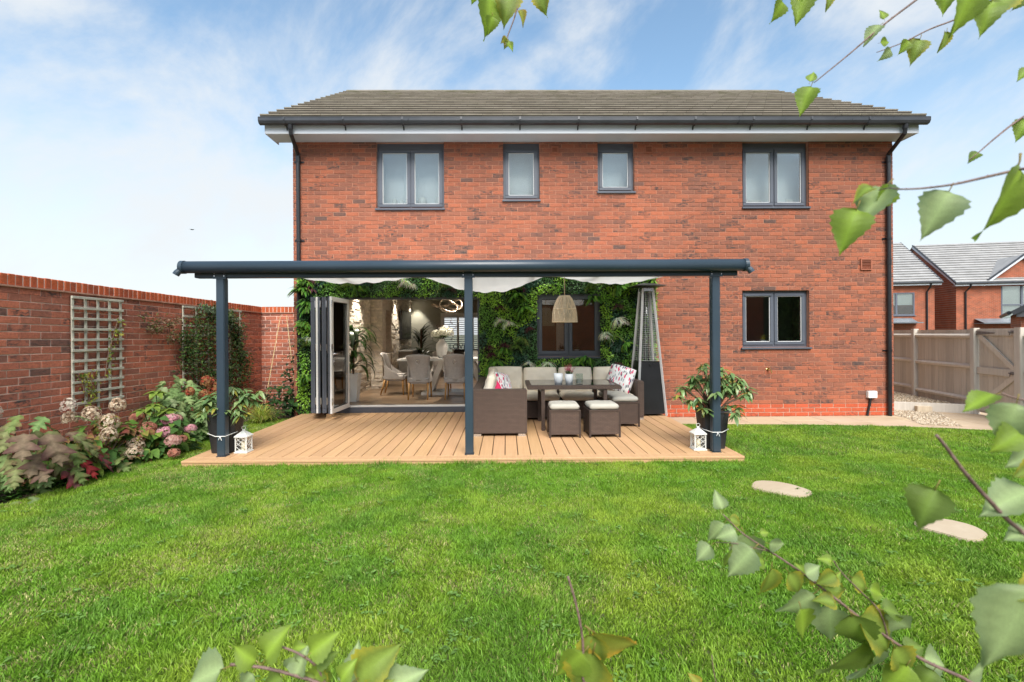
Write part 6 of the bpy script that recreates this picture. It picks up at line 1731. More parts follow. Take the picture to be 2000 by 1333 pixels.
s8 = dome_shrub('bushy_hydrangea', (-4.42, 5.02), (.30, .34, .50), HYD + HYD_R[:2], 130, 'mixed green and reddish leafy shrub filling the bed below the dried flower heads', (.05, 0), tilt=(.3, 1.3))
s9 = dome_shrub('bushy_hydrangea', (-4.36, 5.72), (.30, .30, .40), HYD_R[:2] + HYD[:3], 120, 'low lime green leafy shrub in front of the near trellis foot', (.05, 0), tilt=(.3, 1.3))
s6 = dome_shrub('evergreen_shrub', (-4.0, 8.6), (.34, .34, .62), DRK + HYD[3:], 250, 'small dark evergreen shrub at the wall corner behind the planter', scale=(.9, 1.5), z0=.05)
s7 = dome_shrub('evergreen_shrub', (-3.98, 9.2), (.26, .25, 1.1), DRK, 280, 'dark climbing shrub round the two canes beside the house corner', scale=(1.0, 1.6), r_in=.3)
for (dx_, dy_, dz_) in ((.10, -.2, 1.25), (.13, -.2, 1.42), (.05, -.25, 1.1), (-.1, -.2, 1.05), (.16, -.2, 1.0), (.14, -.2, 1.5)):
    for k in range(5): put('leaf', DRK[1], s7, (dx_ + rng.uniform(-.06, .06), dy_ + rng.uniform(-.03, .03), dz_ + rng.uniform(-.05, .05)), (rng.uniform(-1, .2), 0, rng.uniform(0, 6.28)), .9)
# two canes leaning together
for (xa, xb, lab) in ((520, 538, 'pale bamboo cane leaning left in the wall corner'), (578, 545.5, 'pale bamboo cane leaning right in the wall corner')):
    a, b = pt(xa, 760, Y=8.95), pt(xb if xa < 530 else 559, 617, Y=9.45)
    a = pt(xa, 775, Y=9.0); b = pt(548 if xa < 530 else 559.5, 617, Y=9.5)
    a2 = a + (a - b) * ((a.z - .05) / (b.z - a.z))
    q = MB(); q.tube([a2, a.lerp(b, .5), b], [.009, .008, .007], 8); c0 = Vector(a2)
    o = q.build('bamboo_cane', plain('bamboo', (.50, .36, .18), .6, .2, 14)); tag(o, lab, 'cane', 'bamboo canes in the wall corner')
# grassy clump, ground cover
def blade_clump(name, c, n, L, cols, label, w=.006, droop=2.0, r0=.05):
    V, T, C = [], [], []; off = 0; r = random.Random(n)
    for k in range(n):
        a = r.uniform(0, 6.28); el = r.uniform(.7, 1.5); LL = L * r.uniform(.6, 1.1); p = Vector((r.uniform(-r0, r0), r.uniform(-r0, r0), 0)); col = [x * r.uniform(.75, 1.2) for x in r.choice(cols)]
        s = Vector((-math.sin(a), math.cos(a), 0)); m = 7
        for i in range(m):
            t = i / (m - 1); ww = w * (1 - .9 * t); V += [p - s * ww, p + s * ww]; C += [col, col]
            e = el - droop * t * t; p = p + Vector((math.cos(a) * math.cos(e), math.sin(a) * math.cos(e), math.sin(e))) * (LL / m)
            if i: T += [(off + 2 * i - 2, off + 2 * i - 1, off + 2 * i + 1), (off + 2 * i - 2, off + 2 * i + 1, off + 2 * i)]
        off += 2 * m
    o = empty(name, c, label, 'plant')
    f = put('blades', np_mesh(name, np.array([tuple(v) for v in V]), np.array(T), np.array(C), m_leaf), o); tag(f, kind='stuff')
    return o
cg = pt(505, 830, Z=.05)
blade_clump('sedge_clump', (cg.x, cg.y + .08, .05), 520, .52, [(.50, .50, .09), (.38, .44, .07), (.62, .60, .18), (.22, .32, .05)], 'yellow striped sedge clump beside the deck edge', .005, 2.2)
gc = []
n = 2600
yy = nr.uniform(4.3, 7.6, n); xx = -4.33 + nr.uniform(-.16, .10, n) + .05 * np.sin(yy * 4)
Pn = np.stack([xx, yy, nr.uniform(.05, .15, n)], 1)
Dn = unit(np.stack([nr.normal(.2, .7, n), nr.normal(0, .7, n), nr.uniform(-.1, .5, n)], 1)); Un = np.tile([0, 0, 1.0], (n, 1))
Cn = np.array([(.07, .17, .03), (.10, .21, .04), (.05, .12, .025)])[nr.integers(0, 3, n)] * nr.uniform(.7, 1.2, (n, 1))
o = soup_obj('ground_cover', [leaf_soup(Pn, Dn, Un, nr.uniform(.03, .055, n), nr.uniform(.025, .045, n), Cn)], m_leaf); tag(o, 'low leafy green ground cover along the lawn edge', 'ground cover', kind='stuff')
# dark stone in the bed
rp = pt(275, 892, Z=.08)
bm = bmesh.new(); bmesh.ops.create_icosphere(bm, subdivisions=3, radius=1)
for v in bm.verts:
    k = 1 + .18 * math.sin(v.co.x * 5 + 1) * math.cos(v.co.y * 4) + .10 * math.sin(v.co.z * 9 + v.co.x * 7); v.co = Vector((v.co.x * .09 * k, v.co.y * .11 * k, v.co.z * .065 * k))
me = bpy.data.meshes.new('stone'); bm.to_mesh(me); bm.free(); me.materials.append(plain('slate_stone', (.10, .10, .12), .6, .5, 18, .6, 50))
tag(put('bed_stone', me, None, (rp.x - .02, rp.y + .02, .10)), 'dark grey rock at the lawn edge of the bed', 'rock')

# ------------------------------------------------------------------ trellises and the climber
m_trel = plain('grey_green_trellis', (.44, .42, .34), .85, .2, 9, .3, 60)
def trellis(pxa, pxb, pyt, pyb_, nv, nh, label):
    xw = GX + .035
    ya, yb = pt(pxa, 650, X=xw).y, pt(pxb, 650, X=xw).y
    zt, zb_ = pt(pxa, pyt, X=xw).z, pt(pxa, pyb_, X=xw).z
    o = empty('trellis', (xw, (ya + yb) / 2, zb_), label, 'trellis', 'timber trellises fixed to the garden wall'); O = -Vector(o.location)
    for k in range(nv):
        y = ya + .015 + (yb - ya - .03) * k / (nv - 1); q = MB(); q.box(xw - .012, xw + .004, y - .014, y + .014, zb_, zt); q.build('upright', m_trel, o, loc=O, bevel=.002, seg=1)
    for k in range(nh):
        z = zt - .015 - (zt - zb_ - .10) * k / (nh - 1); q = MB(); q.box(xw + .0045, xw + .020, ya - .01, yb + .01, z - .014, z + .014, m=None); q.build('slat', m_trel, o, loc=O, bevel=.002, seg=1)
    return o
trellis(140, 238, 578, 806, 5, 11, 'pale timber trellis on the wall with little growing on it')
trellis(357, 470, 597.5, 760, 6, 9, 'pale timber trellis on the wall overgrown by a dark climber')
def climber(pts, n, cols, size, label, name='climber', spread=.07, thick=.10):
    """leaves gathered along stem lines on the wall; pts are lists of photo pixels"""
    o = empty(name, (GX + .05, pt(pts[0][0][0], 700, X=GX + .05).y, .05), label, 'climber'); O = -Vector(o.location)
    P = []
    for line in pts:
        w = [pt(a, b, X=GX + .06) for a, b in line]
        q = MB(); q.tube(w, .006, 5); q.build('stem', m_bark, o, loc=O)
        for i in range(len(w) - 1):
            for k in range(n): P.append(w[i].lerp(w[i + 1], rng.random()))
    P = np.array([tuple(p) for p in P]); m = len(P)
    P = P + nr.normal(0, 1, (m, 3)) * (.0, spread, spread) + np.stack([np.abs(nr.normal(0, thick, m)), np.zeros(m), np.zeros(m)], 1)
    P[:, 0] = np.clip(P[:, 0], GX + .03, 0)
    Dd = unit(np.stack([nr.uniform(.1, 1, m), nr.normal(0, .7, m), nr.normal(-.2, .6, m)], 1)); Uu = unit(np.stack([nr.uniform(.3, 1, m), nr.normal(0, .4, m), nr.uniform(0, 1, m)], 1))
    Cc = np.array(cols)[nr.integers(0, len(cols), m)] * nr.uniform(.65, 1.3, (m, 1))
    f = soup_obj('foliage', [leaf_soup(P, Dd, Uu, nr.uniform(.6, 1.3, m) * size, nr.uniform(.6, 1.3, m) * size * .5, Cc)], m_leaf, o); f.location = O; tag(f, kind='stuff')
    return o
G1 = [(.05, .105, .025), (.075, .14, .03), (.035, .07, .022), (.10, .13, .045), (.05, .06, .03)]
climber([[(395, 760), (390, 700), (385, 650), (378, 612)], [(372, 758), (368, 690), (362, 640)], [(410, 760), (412, 700), (410, 650), (405, 606), (430, 615)], [(440, 755), (445, 720), (452, 680), (455, 650), (446, 628), (438, 612)], [(462, 755), (470, 715), (462, 690)], [(350, 650), (356, 685), (352, 720)]], 230, G1, .048, 'dark evergreen climber smothering the far trellis', spread=.07)
climber([[(450, 632), (456, 655), (464, 680), (470, 705)], [(385, 602), (400, 604), (412, 612)], [(438, 622), (446, 630)]], 90, [(.16, .21, .14), (.22, .26, .18), (.09, .14, .06)], .055, 'silvery edged climber shoots above the far trellis', spread=.035, thick=.06)
climber([[(270, 618), (300, 628), (330, 632), (352, 626)], [(330, 632), (332, 655), (328, 672)], [(285, 640), (300, 645), (310, 640)]], 60, [(.20, .13, .08), (.12, .12, .04), (.26, .19, .12), (.09, .11, .03)], .04, 'thin straggling climber with dried tips between the trellises', spread=.04, thick=.03)
climber([[(165, 770), (160, 740), (152, 735)], [(205, 735), (212, 690), (222, 655), (232, 620)], [(180, 725), (178, 770)], [(170, 790), (180, 770)]], 26, [(.10, .15, .03), (.22, .24, .04), (.30, .28, .05)], .045, 'sparse yellowing climber on the near trellis', spread=.03, thick=.03)
# basket on the deck edge by the house
bc = pt(570, 806, Z=.06)
bk = empty('wicker_basket', (bc.x, bc.y, .04), 'small wicker basket with hoop handle beside the house corner', 'basket')
q = MB()
for k in range(7):
    z = .015 + k * .017; r = .075 + .02 * k / 6; q.tube([((r + .003 * (-1) ** k * math.sin(8 * a)) * math.cos(a), (r + .003 * (-1) ** k * math.sin(8 * a)) * math.sin(a), z) for a in np.linspace(0, 6.283, 33)], .009, 5, cap=False)
q.lathe([(0, .004), (.07, .006), (.07, .012)], 16); q.build('bowl', m_wick, bk)
q = MB(); q.tube([(.093 * math.cos(t), 0, .12 + .20 * math.sin(t)) for t in np.linspace(0, math.pi, 17)], .006, 6); q.build('handle', m_wick, bk)
# plants and ornaments on the window sills
def sill_clump(px, py, y, n, L, cols, label, w=.004):
    p = pt(px, py, Y=y); return blade_clump('sill_plant', (p.x, y, p.z), n, L, cols, label, w, 1.5, .03)
ky = FY + .26; kz = W_KIT[2] + .056
for px, lab, cols in ((1491, 'yellow leaved plant in a white pot behind the kitchen window', [(.45, .36, .04), (.35, .34, .05), (.5, .42, .08)]), (1556, 'small dark green plant behind the kitchen window', [(.06, .12, .04), (.09, .15, .05)])):
    x_ = pt(px, 660, Y=ky).x
    o = blade_clump('sill_plant', (x_, ky, kz + (.07 if px < 1500 else .03)), 70, .17 if px < 1500 else .09, cols, lab, .006, 1.0, .03)
    q = MB(); q.lathe([(.04, -.07), (.055, .0), (.05, .0), (0, -.01)], 14); pp_ = q.build('pot', m_white, o)
    if px > 1500: pp_.scale = (.8, .8, .43)
ly_ = FY + .24; lz = W_LIV[2] + .056
for px, h, lab in ((1098, .22, 'spiky house plant behind the left pane of the living room window'), (1126, .30, 'grassy house plant behind the right pane of the living room window')):
    x_ = pt(px, 690, Y=ly_).x
    o = blade_clump('sill_plant', (x_, ly_, lz + .01), 60, h, [(.05, .09, .03), (.10, .13, .05)], lab, .007, .9, .03)
    q = MB(); q.lathe([(.04, -.009), (.05, .05), (.045, .05), (0, .045)], 14); q.build('pot', m_white, o)
uy = FY + .27
for px, r, h, lab in ((771, .05, .24, 'white slim ornament at the left end of the upstairs bedroom sill'), (785, .045, .21, 'white fluted ornament on the upstairs bedroom sill'), (800, .085, .25, 'white round ornament left of the upstairs window mullion'), (825, .085, .26, 'white round ornament right of the upstairs window mullion'), (856, .05, .27, 'white ornament at the right end of the upstairs bedroom sill')):
    x_ = pt(px, 400, Y=uy).x; q = MB(); q.lathe([(r * .6, 0), (r, h * .6), (r * .8, h * .9), (r * .35, h), (0, h)], 16); tag(q.build('sill_ornament', m_white, loc=(x_, uy, W_UP[0][2] + .0125), smooth=True), lab, 'ornament')
for px, w, h, lab in ((1475, .30, .20, 'white box standing on the right upstairs window sill'), (1546, .17, .21, 'white picture frame on the right upstairs window sill')):
    x_ = pt(px, 395, Y=uy).x; q = MB(); q.box(-w / 2, w / 2, 0, .02, 0, h); o = q.build('sill_box' if w > .2 else 'picture_frame', m_white, loc=(x_, uy, W_UP[3][2] + .0125), rot=(R(-8), 0, R(6)), bevel=.003); tag(o, lab, 'ornament')
    q = MB(); q.box(-w / 2 + .02, w / 2 - .02, -.003, -.001, .02, h - .02); q.build('inset', plain('pale_inset', (.62, .60, .55), .6), o)

# ------------------------------------------------------------------ bird
bd_p = pd(375, 449, 45)
bird = empty('bird', bd_p, 'small dark bird gliding above the garden wall', 'bird')
m_bird = plain('dark_feather', (.03, .03, .032), .8)
q = MB(); q.tube([(-.17, 0, .0), (-.10, 0, .0), (.0, 0, .0), (.10, 0, .012), (.15, 0, .018), (.19, 0, .014)], [.012, .03, .045, .03, .026, .004], 10)
for s in (-1, 1):
    w_ = [(.07, 0, .01), (.10, .12 * s, .06), (.05, .32 * s, .045), (-.04, .36 * s, .04), (-.02, .15 * s, .05), (-.07, 0, .01)]
    q.add(w_ + [(a, b, c - .008) for a, b, c in w_], [(0, 1, 4, 5), (1, 2, 3, 4), (6, 11, 10, 7), (7, 10, 9, 8)] + [(i, i + 6, (i + 1) % 6 + 6, (i + 1) % 6) for i in range(6)])
q.add([(-.14, -.02, .0), (-.14, .02, .0), (-.27, .05, .0), (-.27, -.05, 0), (-.14, 0, .01)], [(0, 1, 2, 3), (0, 3, 4), (1, 4, 2), (3, 2, 4)])
q.build('body', m_bird, bird, smooth=False, rot=(R(8), R(-3), R(70)))

# tall hedge behind the far garden wall; the kitchen window mirrors it
n = 9000
P = np.stack([nr.uniform(13.6, 22, n), -7.6 + nr.uniform(-.1, .6, n), nr.uniform(.1, 4.2, n)], 1)
hd = empty('hedge', (16, -7.6, 0), 'tall clipped evergreen hedge behind the far garden wall', 'hedge')
q = MB(); q.box(-2.4, 6, -.5, .25, -.1, 4.0); q.build('core', plain('hedge_core', (.02, .035, .012), .95, .4, 6), hd)
o = soup_obj('foliage', [leaf_soup(P, unit(np.stack([nr.normal(0, .6, n), nr.uniform(.2, 1, n), nr.normal(0, .6, n)], 1)), unit(np.stack([nr.normal(0, .4, n), np.ones(n), nr.uniform(0, 1, n)], 1)), nr.uniform(.10, .18, n), nr.uniform(.06, .10, n), np.array((.14, .20, .06)) * nr.uniform(.5, 1.5, (n, 1)))], m_leaf, hd); o.location = -Vector(hd.location); tag(o, kind='stuff')
# ------------------------------------------------------------------ lawn grass
m_grass = NT('grass_blade')
_c = m_grass.tint()
m_grass.out(_c, .55, 0, .3)
_tr = m_grass.node('ShaderNodeBsdfTranslucent', {'Color': _c}); _mx = m_grass.node('ShaderNodeMixShader', {0: .35, 1: m_grass.b.outputs[0], 2: _tr.outputs[0]})
m_grass.l.new(_mx.outputs[0], m_grass.o.inputs[0]); m_grass = m_grass.m
def vnoise(x, y, s, seed):
    g_ = np.random.default_rng(seed).random((64, 64)); u, v = x * s, y * s; i, j = np.floor(u).astype(int), np.floor(v).astype(int); a, b = u - i, v - j; a, b = a * a * (3 - 2 * a), b * b * (3 - 2 * b)
    f = lambda p, q_: g_[p % 64, q_ % 64]
    return (f(i, j) * (1 - a) + f(i + 1, j) * a) * (1 - b) + (f(i, j + 1) * (1 - a) + f(i + 1, j + 1) * a) * b
def scatter(n, y0, y1):
    y = nr.uniform(y0, y1, n); x = nr.uniform(-4.45, 8.3, n)
    ok = (np.abs(x) < 1.13 * y + .5) & (x < 8.3)
    fe = np.interp(x, [2.3, 3.2, 4.8, 6.0, 6.9, 7.6, 8.3], [7.64, 7.60, 7.50, 7.32, 7.0, 6.70, 6.28])
    ok &= np.where(x > DX1 + .012, y < fe - .012, True)
    ok &= ~((x > DX0 - .012) & (x < DX1 + .012) & (y > DY0 - .012))
    ok &= np.where(x < DX0, y < 8.45, True)
    ok &= x > -4.36 + .03 * np.sin(y * 3.1) + .02 * np.sin(y * 11)
    for o in STONES:
        me = o.data; co = np.array([tuple(v.co) for v in me.vertices])[:, :2] + np.array(o.location)[:2]
        c = co.mean(0); d = co - c; ang = np.arctan2(d[:, 1], d[:, 0]); rad = np.hypot(d[:, 0], d[:, 1]); k = np.argsort(ang)
        px, py = x - c[0], y - c[1]; r = np.interp(np.arctan2(py, px), ang[k], rad[k], period=2 * np.pi); ok &= np.hypot(px, py) > r - nr.uniform(.0, .035, len(x))
    return x[ok], y[ok]
xs, ys = [], []
for n_, a, b in ((620000, 1.3, 3.4), (620000, 3.4, 5.6), (330000, 5.6, 8.45)):
    x, y = scatter(n_, a, b); xs.append(x); ys.append(y)
x, y = np.concatenate(xs), np.concatenate(ys); n = len(x)
patch = .55 * vnoise(x + 20, y + 20, 1.5, 1) + .3 * vnoise(x + 20, y + 20, 4.5, 2) + .15 * vnoise(x + 20, y + 20, 11, 3)
dry = vnoise(x + 20, y + 20, 3.2, 5) * .5 + vnoise(x + 20, y + 20, 9, 6) * .5
dark = vnoise(x + 20, y + 20, 2.4, 7) * .6 + vnoise(x + 20, y + 20, 7, 8) * .4
A, B, Cc, Dk = np.array((.165, .32, .026)), np.array((.275, .39, .04)), np.array((.46, .44, .17)), np.array((.125, .265, .036))
t = np.clip((patch - .35) / .35, 0, 1)[:, None]
col = A * (1 - t) + B * t
col = col * (1 - .55 * np.clip((dark - .52) / .2, 0, 1)[:, None]) + Dk * (.55 * np.clip((dark - .52) / .2, 0, 1)[:, None])
left = np.clip((1.2 - x) / 4, 0, 1)
pdry = np.clip((dry - .47) / .22, 0, 1) * (.14 + .28 * left) + .035
isdry = nr.random(n) < pdry
col[isdry] = Cc * nr.uniform(.6, 1.15, (isdry.sum(), 1))
col = col * nr.uniform(.62, 1.4, (n, 1))
h = nr.uniform(.014, .032, n) * (.85 + .3 * dark); h[isdry] *= .8
edge = (np.abs(y - DY0) < .05) & (x > DX0) & (x < DX1); h = np.where(edge, h * nr.uniform(1.2, 2.2, n), h)
h = h * (1 + .5 * np.clip((vnoise(x + 4, y + 8, 6.5, 21) - .62) / .2, 0, 1))
w = nr.uniform(.0016, .0034, n) * (1 + .10 * y)
ang = nr.uniform(0, 2 * np.pi, n); la = 2.5 * vnoise(x + 9, y + 3, 5, 11) * np.pi + nr.uniform(-2.4, 2.4, n); ln = h * nr.uniform(.15, 1.0, n)
base = np.stack([x, y, np.full(n, LAWN_Z)], 1)
s = np.stack([np.cos(ang) * w, np.sin(ang) * w, np.zeros(n)], 1)
mid = base + np.stack([np.cos(la) * ln * .35, np.sin(la) * ln * .35, h * .6], 1)
tip = base + np.stack([np.cos(la) * ln, np.sin(la) * ln, h * .97], 1)
V = np.stack([base - s, base + s, mid + s * .75, tip, mid - s * .75], 1).reshape(-1, 3)
o5 = np.arange(n)[:, None] * 5
T = np.concatenate([o5 + [0, 1, 2], o5 + [0, 2, 4], o5 + [4, 2, 3]], 0)
Cv = np.repeat(col, 5, 0); Cv = Cv.reshape(n, 5, 3); Cv[:, 3] *= 1.12; Cv = Cv.reshape(-1, 3)
# small tread in the triangle count: the far blades are single triangles
far = y > 3.4
keepT = np.ones(len(T), bool); keepT[n:2 * n] = True
T1 = np.concatenate([(o5 + [0, 1, 3])[far], (o5 + [0, 1, 2])[~far], (o5 + [0, 2, 4])[~far], (o5 + [4, 2, 3])[~far]], 0)
tag(put('lawn_grass', np_mesh('lawn_grass', V, T1, Cv, m_grass)), 'short green lawn grass with dry straw-coloured patches', 'grass', kind='stuff')
# clover and plantain rosettes scattered through the turf
nc = 260; cy = nr.uniform(1.9, 5.3, nc); cx_ = nr.uniform(-1.0, 1.0, nc) * (1.0 * cy + .2); ok = (cx_ > -4.2); cx_, cy = cx_[ok], cy[ok]
m_ = 7; bx = np.repeat(cx_, m_) + nr.normal(0, .018, len(cx_) * m_); by = np.repeat(cy, m_) + nr.normal(0, .018, len(cx_) * m_); k_ = len(bx)
aa = nr.uniform(0, 6.283, k_)
Pc = np.stack([bx, by, np.full(k_, LAWN_Z + .022) + nr.uniform(0, .012, k_)], 1); Dc = unit(np.stack([np.cos(aa), np.sin(aa), nr.uniform(.05, .5, k_)], 1)); Uc = np.tile([0, 0, 1.0], (k_, 1))
Ccl = np.array((.15, .27, .06)) * nr.uniform(.7, 1.3, (k_, 1))
o = soup_obj('clover', [leaf_soup(Pc, Dc, Uc, nr.uniform(.016, .034, k_), nr.uniform(.012, .022, k_), Ccl)], m_leaf); tag(o, 'small clover leaves scattered through the lawn', 'clover', kind='stuff')
# ------------------------------------------------------------------ birches in front of the camera
def birch_leaf(L, W, col, edge, curl, fold, seed, pet=.20):
    """toothed, pointed birch leaf with its stalk; base of stalk at the origin, tip along +y"""
    r = random.Random(seed); n = 15
    vs_, ts, fs = [], [], []
    p0 = L * pet
    for i in range(n + 1):
        t = i / n
        q_ = max(0, t - .34) / .66
        w = W / 2 * (math.sqrt(max(0, 1 - ((.34 - t) / .34) ** 2)) if t < .34 else (1 - q_) ** 1.1 * (1 + .75 * q_ * (1 - q_ * .7))) if 0 < t < 1 else 0
        w *= 1 + (.10 if i % 2 else -.05) * (1 if .1 < t < .95 else 0)
        y = L * t; zc = -curl * L * t * t + .02 * L * math.sin(t * 5 + seed)
        for s in (-1, -.5, 0, .5, 1):
            wv = .05 * L * math.sin(t * 6 + s * 2 + seed) * abs(s)
            vs_.append((s * w, p0 + y - (abs(s) * .06 * L * min(1, t * 4)), zc + abs(s) ** 1.3 * fold * w + wv))
            k = max(0, min(1, (abs(s) - .45) * 1.6)) * (.35 + .65 * abs(math.sin(t * 2.3 + seed)))
            ts.append(tuple((col[c] * (1.6 if s == 0 else 1)) * (1 - k) + edge[c] * k for c in range(3)))
    for i in range(n):
        for j in range(4): a = i * 5 + j; fs.append((a, a + 1, a + 6, a + 5))
    q = MB(); q.add(vs_, fs); q.t = ts
    q.tube([(0, 0, 0), (0, p0 * .5, .012 * L), (0, p0 + L * .05, 0)], [L * .016, L * .012, L * .010], 5, tint=(.34, .26, .08))
    return q.mesh('leaf', m_birch, smooth=True)
m_birch = NT('birch_leaf')
_p = m_birch.node('ShaderNodeTexCoord').outputs['Object']
_sx = m_birch.node('ShaderNodeSeparateXYZ', {0: _p})
_vein = m_birch.node('ShaderNodeTexWave', {'Vector': m_birch.node('ShaderNodeCombineXYZ', {0: m_birch.math('SUBTRACT', _sx.outputs[1], m_birch.math('MULTIPLY', m_birch.math('ABSOLUTE', _sx.outputs[0]), .9)), 1: 0.0, 2: 0.0}).outputs[0], 'Scale': 42.0, 'Distortion': .3}).outputs[1]
_c = m_birch.mix(m_birch.ramp(m_birch.noise(_p, 60, 3), .3, .7), (.85,) * 3, (1.12,) * 3)
_c = m_birch.mix(m_birch.math('MULTIPLY', m_birch.ramp(_vein, .9, 1.0), .25), m_birch.mix(1.0, m_birch.tint(), _c, 'MULTIPLY'), (.30, .34, .14))
_bf = m_birch.node('ShaderNodeNewGeometry').outputs['Backfacing']
m_birch.bump(_vein, .25, .0015)
m_birch.out(_c, .42, 0, .35)
_tr = m_birch.node('ShaderNodeBsdfTranslucent', {'Color': m_birch.mix(1.0, _c, (1.25, 1.25, .8), 'MULTIPLY')})
_mx = m_birch.node('ShaderNodeMixShader', {0: .42, 1: m_birch.b.outputs[0], 2: _tr.outputs[0]})
m_birch.l.new(_mx.outputs[0], m_birch.o.inputs[0]); m_birch = m_birch.m
m_twig = plain('birch_twig', (.17, .105, .085), .6, .3, 60, .4, 150)
GRN, SHEEN, YEL, DKG, ORG = (.21, .31, .035), (.29, .37, .17), (.50, .42, .04), (.14, .21, .035), (.68, .33, .03)
BL = {'g': [birch_leaf(1, .78, GRN, (.17, .25, .035), .25, .30, i) for i in range(3)],
      'y': [birch_leaf(1, .80, (.17, .24, .04), YEL, .30, .35, 10 + i) for i in range(3)],
      'w': [birch_leaf(1, .80, SHEEN, (.19, .27, .14), .35, .25, 20 + i) for i in range(3)],  # greyish pale leaves: the sky's sheen is put into their colour
      'd': [birch_leaf(1, .82, DKG, (.12, .19, .03), .25, .30, 30 + i) for i in range(3)],
      'o': [birch_leaf(1, .75, (.24, .26, .04), ORG, .40, .45, 40 + i) for i in range(2)]}
cam_back = CAM_R @ Vector((0, 0, 1)); cam_right = CAM_R @ Vector((1, 0, 0)); cam_up = CAM_R @ Vector((0, 1, 0))
def tree(name, base, label, h, r0, lean):
    o = empty(name, base, label, 'tree', 'young birches at the camera end of the lawn')
    return o
def branch(parent, path, r0, r1):
    """path of world points; returns the branch part"""
    P = [Vector(p) - Vector(parent.location) for p in path]
    # round the path off
    pts = []
    for i in range(len(P) - 1):
        a, b, c, d = P[max(i - 1, 0)], P[i], P[i + 1], P[min(i + 2, len(P) - 1)]
        for k in range(4):
            t = k / 4; pts.append(.5 * ((2 * b) + (c - a) * t + (2 * a - 5 * b + 4 * c - d) * t * t + (3 * b - a - 3 * c + d) * t ** 3))
    pts.append(P[-1])
    n = len(pts); q = MB(); r0, r1 = r0 * .45, r1 * .6
    q.tube(pts, [r0 + (r1 - r0) * i / (n - 1) for i in range(n)], 7)
    for i in range(3, n - 1, 4):   # buds
        q.lathe([(0, -.4), (.8, 0), (.9, .4), (0, 1.2)], 5, (0, 0, 0)); m = 20
        s = (r0 + (r1 - r0) * i / n) * 1.35
        for k in range(len(q.v) - m, len(q.v)): v = Vector(q.v[k]) * s + pts[i]; q.v[k] = tuple(v)
    return q.build('branch', m_twig, parent, smooth=True)
def leaf_at(br, tree_o, kind, px, py, tx, ty, dist, tilt=.5, seed=0, roll=0.0, dd=0.0):
    """a leaf whose stalk starts at pixel (px,py) and whose tip points to (tx,ty); leans away or to the viewer by tilt"""
    a = pd(px, py, dist); b = pd(tx, ty, dist + dd)
    d = b - a; Ls = d.length; y = d.normalized()
    z = (cam_back + cam_up * tilt); z = (z - y * z.dot(y)).normalized(); x = y.cross(z)
    rot = Matrix((x, y, z)).transposed() @ Matrix.Rotation(roll, 3, 'Y')
    me = BL[kind][seed % len(BL[kind])]
    o = put('leaf', me, br); s = Ls / 1.10
    o.matrix_local = Matrix.Translation(a - Vector(tree_o.location)) @ rot.to_4x4() @ Matrix.Diagonal((s, s, s, 1))
    return o
# --- tree on the right, its trunk just outside the frame
TB = Vector((1.15, .62, LAWN_Z))
tr1 = empty('birch_tree', TB, 'young birch at the right of the lawn whose leafy twigs hang over the picture', 'tree', 'young birches at the viewing end of the lawn')
q = MB(); q.tube([(0, 0, -.05), (.02, .01, .8), (-.02, .0, 1.6), (.03, -.02, 2.3), (.0, .0, 3.0)], [.032, .027, .022, .016, .008], 12); q.build('trunk', plain('birch_bark', (.38, .33, .29), .7, .4, 18, .3, 60, stretch=(1, 1, 6)), tr1, smooth=True)
def tw(z): return TB + Vector((0, 0, z))
d = .95
b = branch(tr1, [tw(2.75), Vector((.7, .85, 2.75)), pd(1050, -90, d), pd(1016, 0, d), pd(1003, 40, d), pd(990, 75, d), pd(986, 92, d)], .006, .0011)
for i, (k, a) in enumerate((('g', (955, -25, 958, 64)), ('y', (1000, -30, 985, 42)), ('o', (1012, 15, 1027, 44)), ('y', (1055, -25, 1062, 26)), ('o', (993, 72, 978, 82)), ('g', (990, 80, 1003, 98)), ('g', (930, -25, 924, 6)), ('g', (962, 25, 957, 65)), ('y', (994, 74, 986, 94)))):
    leaf_at(b, tr1, k, *a, d, .2, i, rng.uniform(-.7, .7))
d = .80
b = branch(tr1, [tw(2.55), Vector((1.0, .75, 2.4)), pd(1880, -70, d), pd(1790, 0, d), pd(1727, 48, d), pd(1660, 105, d), pd(1605, 150, d), pd(1590, 162, d)], .006, .001)
for i, (k, a) in enumerate((('w', (1725, 45, 1688, 75)), ('g', (1588, 160, 1562, 216)), ('g', (1580, 165, 1590, 138)), ('g', (1728, 42, 1722, 18)), ('g', (1530, -5, 1514, 40)), ('g', (1572, -25, 1560, 40)), ('y', (1620, -20, 1621, 16)), ('g', (1560, -20, 1590, -2)))):
    leaf_at(b, tr1, k, *a, d, .25, i, rng.uniform(-.8, .8))
b = branch(tr1, [tw(2.4), pd(2060, -40, d), pd(1940, -8, d), pd(1880, 32, d), pd(1815, 58, d), pd(1765, 83, d), pd(1712, 103, d)], .005, .001)
for i, (k, a) in enumerate((('y', (1850, 55, 1844, 96)), ('g', (1777, 75, 1760, 103)), ('y', (1800, 68, 1783, 118)), ('w', (1742, 92, 1724, 117)), ('g', (1715, 85, 1740, 80)), ('g', (1900, -40, 1878, 58)), ('g', (1940, -10, 1922, 60)), ('y', (1985, -20, 1935, 28)), ('d', (2000, -10, 1984, 18)), ('g', (1848, -30, 1846, 22)))):
    leaf_at(b, tr1, k, *a, d if i not in (5, 6, 7) else .6, .25, i, rng.uniform(-.6, .6))
d = .6
b = branch(tr1, [tw(2.05), pd(2090, 180, d), pd(2000, 228, d), pd(1950, 265, d), pd(1915, 295, d), pd(1892, 314, d)], .004, .0008)
for i, (k, a) in enumerate((('g', (2010, 225, 1988, 270)), ('g', (2015, 130, 1990, 152)), ('d', (1915, 295, 1893, 314)))): leaf_at(b, tr1, k, *a, d, .2, i, .5)
d = .42
